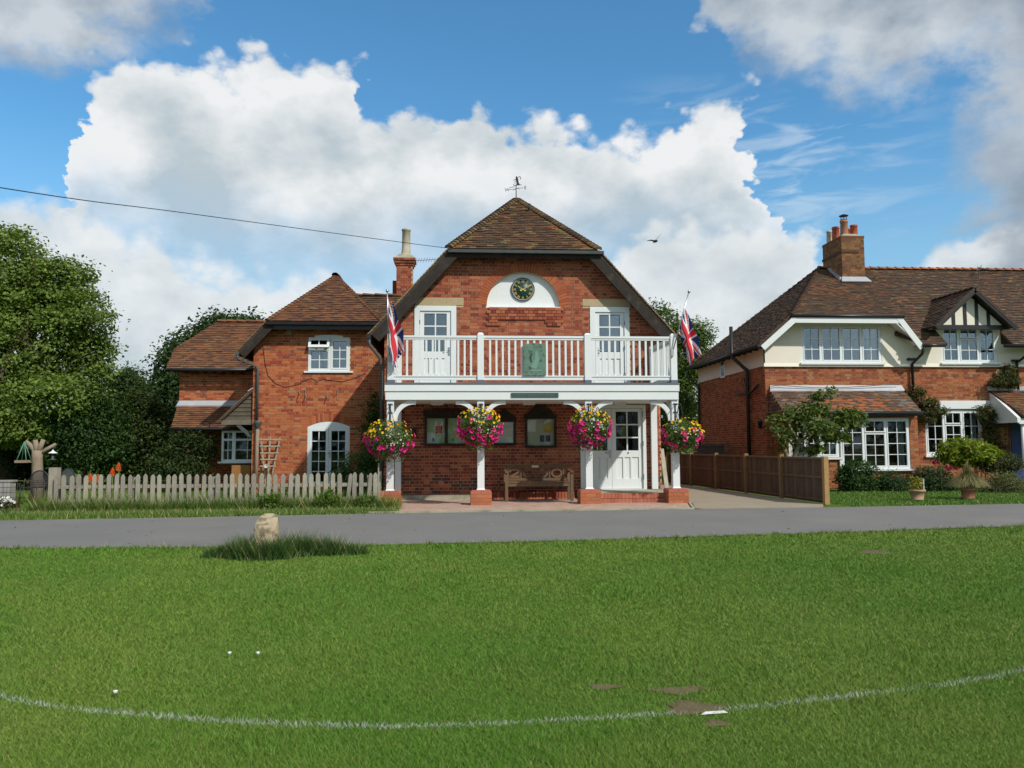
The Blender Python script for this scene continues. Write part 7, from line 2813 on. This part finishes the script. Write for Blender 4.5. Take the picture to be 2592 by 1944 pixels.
# a broad hedge closing the far end of the gap
hb_ = thing('garden_hedge', (6.4, 16.5, 0), 'dark hedge at the far end of the drive', 'hedge')
foliage(hb_, [(6.0, 16.5, 1.0, 2.6, 0.7, 1.2)], 260, 40, 0.2, 0.14, (0.02, 0.05, 0.012), (0.05, 0.09, 0.02), name='leaves')
# climbers and bush at the cottage's right end
t = thing('climbing_shrub', (-2.1, 3.3, 0), 'dark leafy climber on the shaded wall beside the hall corner', 'climber')
foliage(t, [px_blob(950, 1040, 3.5, 22, 45, 0.2), px_blob(940, 1090, 3.4, 25, 40, 0.2), px_blob(955, 1180, 3.2, 30, 80, 0.25)], 110, 36, 0.10, 0.085, (0.035, 0.075, 0.014), (0.085, 0.13, 0.03), name='leaves')
t = thing('bushy_shrub', (-2.6, 0.8, 0), 'large soft green bush in front of the French doors', 'shrub')
foliage(t, [px_blob(905, 1205, 0.6, 50, 65), px_blob(945, 1160, 0.6, 32, 55), px_blob(870, 1225, 0.4, 32, 40), px_blob(950, 1230, 0.2, 35, 50)], 240, 45, 0.10, 0.065, (0.030, 0.080, 0.020), (0.070, 0.135, 0.032), name='leaves', aspect=0.35)
t = thing('bushy_shrub', (-7.0, 4.6, 0), 'dark creeper covering the recessed wall left of the bay window', 'creeper')
foliage(t, [px_blob(470, 1150, 4.9, 65, 65, 0.3), px_blob(430, 1180, 4.6, 40, 50, 0.3), px_blob(510, 1130, 5.2, 35, 40, 0.2)], 200, 40, 0.14, 0.085, (0.025, 0.05, 0.014), (0.06, 0.09, 0.025), name='leaves')
# low bed plants behind the pickets
for k, (u, v, Y, ru, rv, lab) in enumerate([(700, 1262, -1.7, 45, 26, 'low leafy plant behind the middle of the picket fence'), (590, 1260, -1.6, 35, 24, 'low herb with pale leaves behind the picket fence'), (790, 1262, -1.6, 40, 30, 'low green plant behind the right half of the picket fence')]):
    c = at(u, v, Y)
    t = thing('bed_plant', (c.x, Y, 0), lab, 'plant', 'plants behind the picket fence')
    foliage(t, [px_blob(u, v, Y, ru, rv)], 60, 30, 0.07, 0.06, (0.04, 0.09, 0.02), (0.11, 0.17, 0.04), name='leaves')
# weeds in front of the fence
for k, (u, v, rw_, rh_, lab) in enumerate([(690, 1270, 26, 22, 'leafy weed in front of the middle pickets'), (830, 1268, 32, 24, 'broad leafy weed in front of the right-hand pickets'), (930, 1275, 30, 22, 'yellowish weed beside the left brick pier')]):
    c = at(u, v, FYP - 0.15)
    t = thing('roadside_weed', (c.x, FYP - 0.15, 0), lab, 'weed', 'weeds along the picket fence')
    foliage(t, [px_blob(u, v, FYP - 0.15, rw_, rh_, 0.12)], 40, 30, 0.05, 0.055, (0.06, 0.13, 0.015), (0.15, 0.22, 0.04), name='leaves')

# ------------------------------------------------------------------ things in the cottage garden
# pruned trunk with stubs of limbs
SY = 1.2
c0 = at(105, 1215, SY)
t = thing('pruned_trunk', (c0.x, SY, 0), 'pale bare trunk with sawn limbs behind the garden bench', 'tree trunk')
m = MB()
q = lambda u, v: tuple(at(u, v, SY))
m.tube([(c0.x - 0.08, SY, 0.0), q(95, 1195), q(94, 1160), q(96, 1140)], [0.15, 0.125, 0.12, 0.13], 12)
m.tube([q(90, 1145), q(80, 1130), q(66, 1117)], [0.075, 0.06, 0.042], 8)
m.tube([q(94, 1143), q(91, 1127), q(89, 1114)], [0.085, 0.065, 0.055], 8)
m.tube([q(98, 1143), q(104, 1127), q(110, 1113)], [0.08, 0.06, 0.05], 8)
m.tube([q(100, 1150), q(118, 1137), q(141, 1124)], [0.06, 0.042, 0.034], 8)
part('trunk', m, 'bare_wood', t)
# triangular hanging bird feeder
m = MB()
ap, l_, r_2 = at(62, 1118, SY - 0.2), at(48, 1167, SY - 0.2), at(73, 1167, SY - 0.2)
for yo in (-0.12, 0.12):
    for p in (l_, r_2):
        m.tube([(ap.x, SY - 0.2, ap.z), (p.x, SY - 0.2 + yo, p.z)], 0.012, 6)
bf2 = thing('bird_feeder', (ap.x, SY - 0.2, l_.z - 0.06), 'triangular green bird table hanging from the pruned trunk', 'bird feeder')
material('green_paint', (0.10, 0.24, 0.17), rough=0.5)
part('hanger', m, 'green_paint', bf2)
m = MB()
m.box(l_.x - 0.03, r_2.x + 0.03, SY - 0.35, SY - 0.05, l_.z - 0.04, l_.z - 0.015)
for yo in (-0.15, 0.12):
    m.box(l_.x - 0.03, r_2.x + 0.03, SY - 0.2 + yo, SY - 0.17 + yo, l_.z - 0.014, l_.z + 0.02)
part('tray', m, 'bare_wood', bf2)
# feeder with a white conical cap
c = at(134, 1140, SY - 0.1)
cf = thing('seed_feeder', (c.x, SY - 0.1, c.z - 0.22), 'hanging seed feeder with white conical cap right of the pruned trunk', 'bird feeder')
part('cap', MB().lathe([(0.01, 0.02), (0.03, -0.02), (0.10, -0.06), (0.105, -0.07)], tuple(c), 16), 'white_plastic', cf)
part('tube', MB().lathe([(0.03, -0.07), (0.03, -0.20), (0.09, -0.215), (0.09, -0.225)], tuple(c), 12), 'grey_paint', cf)
part('hook', MB().tube([(c.x, SY - 0.1, c.z + 0.02), (c.x + 0.02, SY - 0.05, c.z + 0.14)], 0.005, 5), 'black_iron', cf)
# wrought iron bench and round-backed chair


def iron_seat(u0, u1, vtop, vseat, Y, label, name, back):
    a, b = at(u0, vseat, Y), at(u1, vseat, Y)
    ztp = at(u0, vtop, Y).z
    t = thing(name, ((a.x + b.x) / 2, Y, 0), label, 'seat', None)
    xc_ = (a.x + b.x) / 2
    hw = (b.x - a.x) / 2
    m = MB()
    rail = [(xc_ + hw * math.cos(g_), Y + 0.12, a.z + (ztp - a.z) * (0.45 + 0.55 * math.sin(g_))) for g_ in [math.pi * k / 12 for k in range(13)]]
    rail = [(b.x, Y + 0.1, a.z)] + rail + [(a.x, Y + 0.1, a.z)]
    m.tube(rail, 0.014, 7)
    part('back_frame', m, 'black_iron', t)
    m = MB()
    for k in range(1, 16):
        x = a.x + (b.x - a.x) * k / 16
        s_ = math.sqrt(max(0.0, 1 - ((x - xc_) / hw) ** 2))
        m.tube([(x, Y + 0.11, a.z), (x, Y + 0.12, a.z + (ztp - a.z) * (0.45 + 0.55 * s_))], 0.007, 5)
    for k in range(1, 4):
        zz = a.z + (ztp - a.z) * 0.13 * k
        m.tube([(a.x, Y + 0.11, zz), (b.x, Y + 0.11, zz)], 0.006, 5)
    part('back_lattice', m, 'grey_paint' if back else 'black_iron', t)
    m = MB()
    for k in range(6):
        m.box(a.x, b.x, Y + 0.05 - k * 0.08, Y + 0.11 - k * 0.08, a.z - 0.02, a.z)
    part('seat', m, 'black_iron', t)
    for x in (a.x + 0.02, b.x - 0.02):
        for yy in (Y + 0.09, Y - 0.36):
            part('leg', MB().tube([(x, yy, 0.0), (x, yy, a.z - 0.02)], 0.014, 7), 'black_iron', t)
    return t


iron_seat(70, 116, 1192, 1232, 0.2, 'black wrought iron garden bench behind the fence post', 'iron_bench', False)
iron_seat(147, 182, 1186, 1226, 0.6, 'round-backed grey green metal garden chair behind the first pickets', 'garden_chair', True)
# low wall stub, white flowers, red hot pokers
a, b = at(-40, 1222, 0.4), at(30, 1202, 0.4)
m = MB()
for k in range(4):
    for j in range(6):
        x0_ = a.x + (b.x - a.x) * j / 6
        m.box(x0_ + 0.005, x0_ + (b.x - a.x) / 6 - 0.005, 0.4, 0.6, k * 0.12 + 0.005, k * 0.12 + 0.115, random.choice([(0.33, 0.32, 0.30), (0.28, 0.27, 0.26)]))
m.box(a.x, b.x + 0.02, 0.38, 0.62, 0.48, 0.52, (0.4, 0.4, 0.38))
solo('garden_wall', m, 'plank_grey', 'low grey block wall at the left edge of the cottage garden', 'wall')
for i, (u, v, lab) in enumerate(((8, 1255, 'white bedding flowers at the left edge of the cottage garden'), (30, 1255, 'white and dark red bedding flowers left of the wire gate post'))):
    c = at(u, v, -1.6)
    t = thing('bedding_plant', (c.x, -1.6, 0), lab, 'flowers', 'bedding flowers in the cottage garden')
    foliage(t, [(c.x, -1.6, 0.12, 0.14, 0.14, 0.12)], 20, 18, 0.04, 0.05, (0.03, 0.07, 0.02), (0.08, 0.12, 0.03), name='leaves', extra=(0.12, 0.02, 0.03), frac=0.3)
    for k in range(16):
        me = flower_mesh('white_bloom', 0.035, [(0.75, 0.76, 0.78)], (0.6, 0.6, 0.5), 5, 0.25) if k == 0 else me
        link_mesh('white_bloom', me, t, (r5.uniform(-0.14, 0.14), r5.uniform(-0.16, 0.0), 0.17 + r5.uniform(-0.08, 0.08)), rot=(r5.uniform(0.6, 1.3), r5.uniform(-0.5, 0.5), 0))
poker = None
for i, (u, v) in enumerate(((300, 1181), (285, 1194), (228, 1209), (235, 1214), (249, 1211))):
    c = at(u, v, -0.6)
    t = thing('torch_lily', (c.x, -0.6, 0), ['tallest orange torch lily above the picket tops', 'second tallest orange torch lily left of the tallest', 'leftmost orange torch lily between the picket tops', 'low orange torch lily behind the picket tops', 'orange torch lily right of the low pair'][i], 'flower', 'torch lilies in the cottage garden')
    part('stem', MB().tube([(c.x, -0.6, 0.0), (c.x + 0.01, -0.6, c.z - 0.04)], 0.012, 6, (0.10, 0.15, 0.04)), 'paint', t)
    m = MB()
    for k in range(46):
        g_ = k * 2.4
        h_ = -0.09 + 0.18 * k / 46
        rr_ = 0.045 * math.sin(math.pi * min(1, (k + 6) / 52))
        p = Vector((c.x, -0.6, c.z + h_))
        d = Vector((math.cos(g_), math.sin(g_), -0.5))
        m.tube([p, p + d * (rr_ + 0.015)], [0.010, 0.006], 4, (0.70, 0.14, 0.03) if k > 12 else (0.75, 0.28, 0.04))
    part('flower_head', m, 'petal', t)
# fan trellis against the cottage wall
TYL = KY - 0.12
t = thing('fan_trellis', (at(683, 1180, TYL).x, TYL, 0), 'weathered fan-shaped trellis against the cottage wall', 'trellis')
T = lambda x, y: at(400 + x / 3.814, 960 + y / 3.814, TYL)
for x0_, x1_, yt in ((995, 1030, 565), (1085, 1066, 555), (1178, 1105, 565)):
    a, b = T(x0_, yt), T(x1_, 905)
    d = (b - a) / (a.z - b.z)
    e = b + d * (b.z - 0.05)
    part('upright', MB().bar((a.x, TYL, a.z), (e.x, TYL, 0.03), 0.035, 0.02, up=(0, 1, 0), col=(0.36, 0.31, 0.24)), 'plank_grey', t)
for y, xa_, xb_ in ((580, 983, 1192), (645, 985, 1180), (710, 988, 1165), (773, 990, 1148), (838, 985, 1138)):
    a, b = T(xa_, y), T(xb_, y)
    part('crossbar', MB().bar((a.x, TYL - 0.02, a.z), (b.x, TYL - 0.02, b.z), 0.035, 0.015, up=(0, 1, 0), col=(0.38, 0.33, 0.26)), 'plank_grey', t)
c = T(1055, 838)
me = flower_mesh('pale_rose', 0.07, [(0.72, 0.62, 0.60)], (0.6, 0.45, 0.42), 6, 0.4)
rt = thing('climbing_rose', (c.x, TYL - 0.08, 0), 'pale pink rose on the fan trellis', 'rose')
part('stem', MB().tube([(c.x + 0.05, TYL - 0.08, 0), (c.x - 0.03, TYL - 0.08, 0.5), (c.x, TYL - 0.08, c.z - 0.03)], 0.01, 5, (0.08, 0.11, 0.04)), 'paint', rt)
link_mesh('pale_rose', me, rt, (0, -0.02, c.z), rot=(1.3, 0, 0))
V, F, K = leaf_quads(np.array([c.x, TYL - 0.08, 0.0]) + np.stack([RNG.normal(0, 0.08, 60), RNG.normal(0, 0.03, 60), RNG.random(60) * c.z], 1), 0.06, tones(60, MG, LG))
np_part('leaves', V, F, K, 'leaf', rt, kind='stuff')

# ------------------------------------------------------------------ front garden of the right house
# small crooked tree with large leaves in front of the bay
MY = 2.4
bs = [Q_(x, y, MY) for x, y in ((700, 640), (760, 640))]
t = thing('magnolia_tree', (bs[0].x, MY, 0), 'small crooked tree with large leaves before the bay window', 'tree')
m = MB()
Z = lambda x, y, o=0.0: tuple(Q_(x, y, MY + o))
b0_ = Vector((Q_(720, 640, MY).x, MY, 0.0))
for pts, rd in (([b0_, Z(690, 640), Z(660, 560), Z(625, 500), Z(640, 430)], (0.07, 0.05, 0.045, 0.035, 0.02)), ([b0_, Z(740, 640), Z(770, 560), Z(720, 480), Z(690, 420), Z(780, 330), Z(860, 310)], (0.08, 0.06, 0.05, 0.045, 0.035, 0.025, 0.012)),
                ([Z(770, 560), Z(860, 480), Z(910, 420), Z(900, 330), Z(960, 240)], (0.045, 0.035, 0.03, 0.022, 0.01)), ([Z(860, 480), Z(980, 480), Z(1080, 440), Z(1160, 430)], (0.03, 0.025, 0.02, 0.01)), ([Z(740, 640), Z(820, 620), Z(880, 560), Z(1000, 520)], (0.04, 0.03, 0.025, 0.01))):
    m.tube(pts, list(rd), 7)
material('pale_bark', (0.26, 0.22, 0.16), rough=0.9, var=0.25, scale=8)
part('trunk', m, 'pale_bark', t)
bq = [px_blob(1720 + x / 2.537, 900 + y / 2.537, MY + o, rx / 2.537, ry / 2.537) for x, y, rx, ry, o in ((640, 430, 65, 60, 0), (780, 370, 110, 70, 0.1), (900, 310, 70, 75, 0), (960, 235, 40, 35, 0), (1080, 400, 90, 60, 0), (900, 470, 120, 60, -0.2), (1010, 500, 80, 50, 0), (650, 560, 45, 60, 0), (850, 590, 60, 50, 0), (1130, 430, 45, 30, 0), (720, 520, 50, 50, 0.1))]
foliage(t, bq, 300, 11, 0.10, 0.15, (0.045, 0.085, 0.02), (0.12, 0.165, 0.035), 0.42, (0.22, 0.22, 0.06), 0.05, up=0.1)
# shrubs along the house
for i, (x, y, Y, rx, ry, a, b, sz, lab, ex, fr_) in enumerate([
        (1140, 760, 1.9, 115, 105, (0.020, 0.055, 0.014), (0.055, 0.115, 0.026), 0.07, 'rounded dark green shrub at the end of the board fence', None, 0),
        (1360, 815, 1.9, 100, 65, (0.022, 0.055, 0.018), (0.05, 0.095, 0.03), 0.05, 'low dark green shrub under the bay window', None, 0),
        (1640, 790, 1.8, 130, 95, (0.02, 0.05, 0.02), (0.055, 0.10, 0.035), 0.06, 'bushy dark shrub behind the pale pot', (0.30, 0.02, 0.06), 0.006),
        (1850, 610, 2.2, 175, 85, (0.075, 0.135, 0.010), (0.20, 0.25, 0.015), 0.12, 'bright yellow-green laurel before the ground-floor window', (0.40, 0.38, 0.05), 0.15),
        (2080, 830, 0.9, 130, 85, (0.06, 0.09, 0.03), (0.14, 0.16, 0.06), 0.05, 'tangle of pinkish cottage flowers at the right edge', (0.42, 0.24, 0.28), 0.06),
        (2060, 690, 2.2, 120, 60, (0.03, 0.05, 0.02), (0.07, 0.09, 0.03), 0.06, 'dark flower bed below the porch', (0.25, 0.03, 0.05), 0.03)]):
    u, v = 1720 + x / 2.537, 900 + y / 2.537
    c = at(u, v, Y)
    bq = [px_blob(u, v, Y, rx / 2.537, ry / 2.537), px_blob(u - rx / 5.5, v + ry / 7, Y, rx / 4, ry / 3.4), px_blob(u + rx / 5.5, v + ry / 7, Y, rx / 4, ry / 3.4)]
    t = thing('garden_shrub', (c.x, Y, 0), lab, 'shrub', 'shrubs in front of the right house')
    foliage(t, bq, 150, 45, 0.09, sz, a, b, 0.5 if i != 3 else 0.4, ex, fr_, name='leaves')
    part('stems', MB().tube([(c.x, Y, 0), (c.x + 0.05, Y, c.z)], [0.04, 0.015], 6).tube([(c.x - 0.1, Y, 0), (c.x - 0.2, Y, c.z)], [0.03, 0.01], 6), 'bark', t)
dm_ = [flower_mesh('dark_bloom', 0.06, [(0.16, 0.01, 0.03)], (0.08, 0.0, 0.02), 6, 0.3)]
t = thing('dahlia', (Q_(1680, 700, 1.5).x, 1.5, 0), 'dark red blooms above the bushy dark shrub', 'flowers')
part('stem', MB().tube([(OFF[t.name].x, 1.5, 0), (OFF[t.name].x - 0.05, 1.5, 1.0)], 0.012, 5, (0.06, 0.10, 0.04)), 'paint', t)
for x, y in ((1640, 680), (1655, 690), (1630, 690), (1710, 720), (1735, 725), (1760, 722), (1775, 728), (1725, 732)):
    c = Q_(x, y, 1.45)
    link_mesh('dark_bloom', dm_[0], t, c - OFF[t.name], rot=(1.2, r5.uniform(-.4, .4), 0))
# climbers on the right house wall
for i, (pts, lab) in enumerate([
        ([(1520, 240, 55, 45), (1600, 320, 70, 60), (1660, 350, 55, 40), (1590, 400, 50, 35)], 'reddish climber trailing round the downpipe of the right house'),
        ([(1960, 360, 60, 50), (2010, 420, 60, 80), (1990, 520, 70, 70), (2030, 600, 60, 60)], 'dark climber beside the porch of the right house'),
        ([(2110, 100, 35, 55), (2060, 170, 70, 28), (2140, 170, 40, 40)], 'thin climber under the alarm box')]):
    t = thing('wall_climber', (Q_(pts[0][0], 600, HY - 0.15).x, HY - 0.15, 0), lab, 'climber', 'climbers on the right house')
    bq = [px_blob(1720 + x / 2.537, 900 + y / 2.537, HY - 0.22, rx / 2.537, ry / 2.537, 0.15) for x, y, rx, ry in pts]
    foliage(t, bq, 120, 22, 0.07, 0.075, (0.035, 0.055, 0.018), (0.10, 0.12, 0.04), name='leaves', extra=(0.16, 0.07, 0.04), frac=0.14)
    c = Q_(pts[0][0], pts[0][1], HY - 0.1)
    part('stem', MB().tube([(OFF[t.name].x, HY - 0.1, 0.02), (OFF[t.name].x + 0.08, HY - 0.1, 1.2), tuple(c)], [0.025, 0.02, 0.01], 6), 'bark', t)
# two terracotta pots on the lawn


def plant_pot(x0_, x1_, yt, yb, Y, mat, label):
    a, b = Q_(x0_, yb, Y), Q_(x1_, yt, Y)
    r_ = (b.x - a.x) / 2
    cx_ = (a.x + b.x) / 2
    H = r_ * 1.25
    t = thing('plant_pot', (cx_, Y, 0.02), label, 'plant pot', 'pots on the lawn of the right house')
    part('pot', MB().lathe([(r_ * 0.70, 0), (r_ * 0.90, H * 0.78), (r_ * 1.0, H * 0.80), (r_ * 1.0, H), (r_ * 0.88, H), (r_ * 0.85, H * 0.9)], (cx_, Y, 0.02), 20), mat, t)
    part('compost', MB().lathe([(0.0, H * 0.9), (r_ * 0.86, H * 0.9)], (cx_, Y, 0.02), 16), 'soil', t)
    return t, cx_, r_, H + 0.02


Y1 = -1.75
t, cx_, r_, H = plant_pot(1480, 1575, 885, 945, Y1, 'terracotta_pale', 'pale terracotta pot with small yellow plant and plant label')
foliage(t, [(cx_ - 0.02, Y1, H + 0.14, 0.15, 0.12, 0.16)], 26, 16, 0.04, 0.05, (0.10, 0.13, 0.03), (0.30, 0.26, 0.05), name='leaves', extra=(0.45, 0.36, 0.04), frac=0.2)
m = MB().box(cx_ + 0.11, cx_ + 0.14, Y1 - 0.06, Y1 - 0.055, H - 0.05, H + 0.24, (0.36, 0.43, 0.41))
part('plant_label', m, 'paint', t)
Y2 = -1.5
t, cx_, r_, H = plant_pot(1810, 1905, 880, 935, Y2, 'terracotta', 'terracotta pot holding a fountain of pale ornamental grass')
n = 2600
g_ = RNG.random(n) * 2 * np.pi
rad = RNG.random(n) ** 0.7
hh = 0.30 + 0.28 * RNG.random(n)
nseg = 3
Vs, Fs, Cs = [], [], []
col = tones(n, (0.16, 0.155, 0.06), (0.30, 0.27, 0.12), 0.25)
prevL = prevR = None
for sgi in range(nseg + 1):
    s_ = sgi / nseg
    out = rad * (0.10 + 0.40 * s_ ** 1.4)
    z = H - 0.03 + hh * (1.7 * s_ - 1.15 * s_ ** 2 * (0.4 + rad))
    wv = 0.006 * (1 - 0.85 * s_)
    x, y = cx_ + np.cos(g_) * out, Y2 + np.sin(g_) * out
    Vs.append(np.stack([x - np.sin(g_) * wv, y + np.cos(g_) * wv, z], 1))
    Vs.append(np.stack([x + np.sin(g_) * wv, y - np.cos(g_) * wv, z], 1))
V = np.concatenate(Vs)
for sgi in range(nseg):
    i0 = np.arange(n)
    Fs.append(np.stack([i0 + 2 * sgi * n, i0 + (2 * sgi + 1) * n, i0 + (2 * sgi + 3) * n, i0 + (2 * sgi + 2) * n], 1))
    Cs.append(col)
np_part('grass_leaves', V, np.concatenate(Fs), np.concatenate(Cs), 'grass_blade', t, kind='stuff')
# bits of white litter on the green
for u, v in ((581, 1652), (653, 1652), (292, 1750)):
    d = ray(u, v)
    zz = -0.2
    for _ in range(6):
        p = CAM + d * ((zz + 0.03 - CAM.z) / d.z)
        zz = gz(p.x, p.y)
    m = MB()
    ellip(m, (p.x, p.y, zz + 0.028), (0.012, 0.012, 0.010))
    for k in range(5):
        g_ = k * 1.256
        m.face([(p.x, p.y, zz + 0.03), (p.x + 0.016 * math.cos(g_), p.y + 0.016 * math.sin(g_), zz + 0.034), (p.x + 0.016 * math.cos(g_ + 0.9), p.y + 0.016 * math.sin(g_ + 0.9), zz + 0.034)])
    solo('white_clover', m, 'white_plastic', {581: 'left one of the pair of white specks on the green', 653: 'right one of the pair of white specks on the green', 292: 'single white speck on the green near the white line'}[u], 'flower', 'white specks on the green')

# dry leaves and grit on the road
n = 260
x = RNG.random(n) * 22 - 9
lo_ = np.array([smooth_line(ROAD_NEAR, q) for q in x])
hi_ = np.array([smooth_line(ROAD_FAR, q) for q in x])
f_ = np.where(RNG.random(n) < 0.6, RNG.random(n) ** 3, 1 - RNG.random(n) ** 3)
y = lo_ + 0.1 + (hi_ - lo_ - 0.2) * f_
P = np.stack([x, y, GZ(x, y) + 0.012], 1)
V, F, K = leaf_quads(P, 0.045, tones(n, (0.20, 0.14, 0.07), (0.36, 0.29, 0.16), 0.3), 0.5, 2.5)
me = np_mesh('fallen_leaves', V, F, K)
me.materials.append(MATS['leaf'])
o = bpy.data.objects.new('fallen_leaves', me)
COL.objects.link(o)
tag(o, 'dry leaves and grit scattered along the road edges', 'leaves', kind='stuff')
# far woodland round the green
n = 26000
g_ = RNG.random(n) * 2 * np.pi
rad = 78 + 10 * RNG.random(n)
top_ = 7.5 + 3.0 * np.sin(g_ * 9) * np.sin(g_ * 4 + 1) + 1.5 * np.sin(g_ * 31)
P = np.stack([rad * np.sin(g_), -5 - rad * np.cos(g_), top_ * RNG.random(n) ** 0.75], 1)
V, F, K = leaf_quads(P, 1.3, tones(n, (0.02, 0.045, 0.014), (0.06, 0.10, 0.028), 0.3), 0.7)
me = np_mesh('far_woodland', V, F, K)
me.materials.append(MATS['leaf'])
o = bpy.data.objects.new('far_woodland', me)
COL.objects.link(o)
tag(o, 'distant dark belt of trees far beyond the houses', 'woodland', kind='stuff')
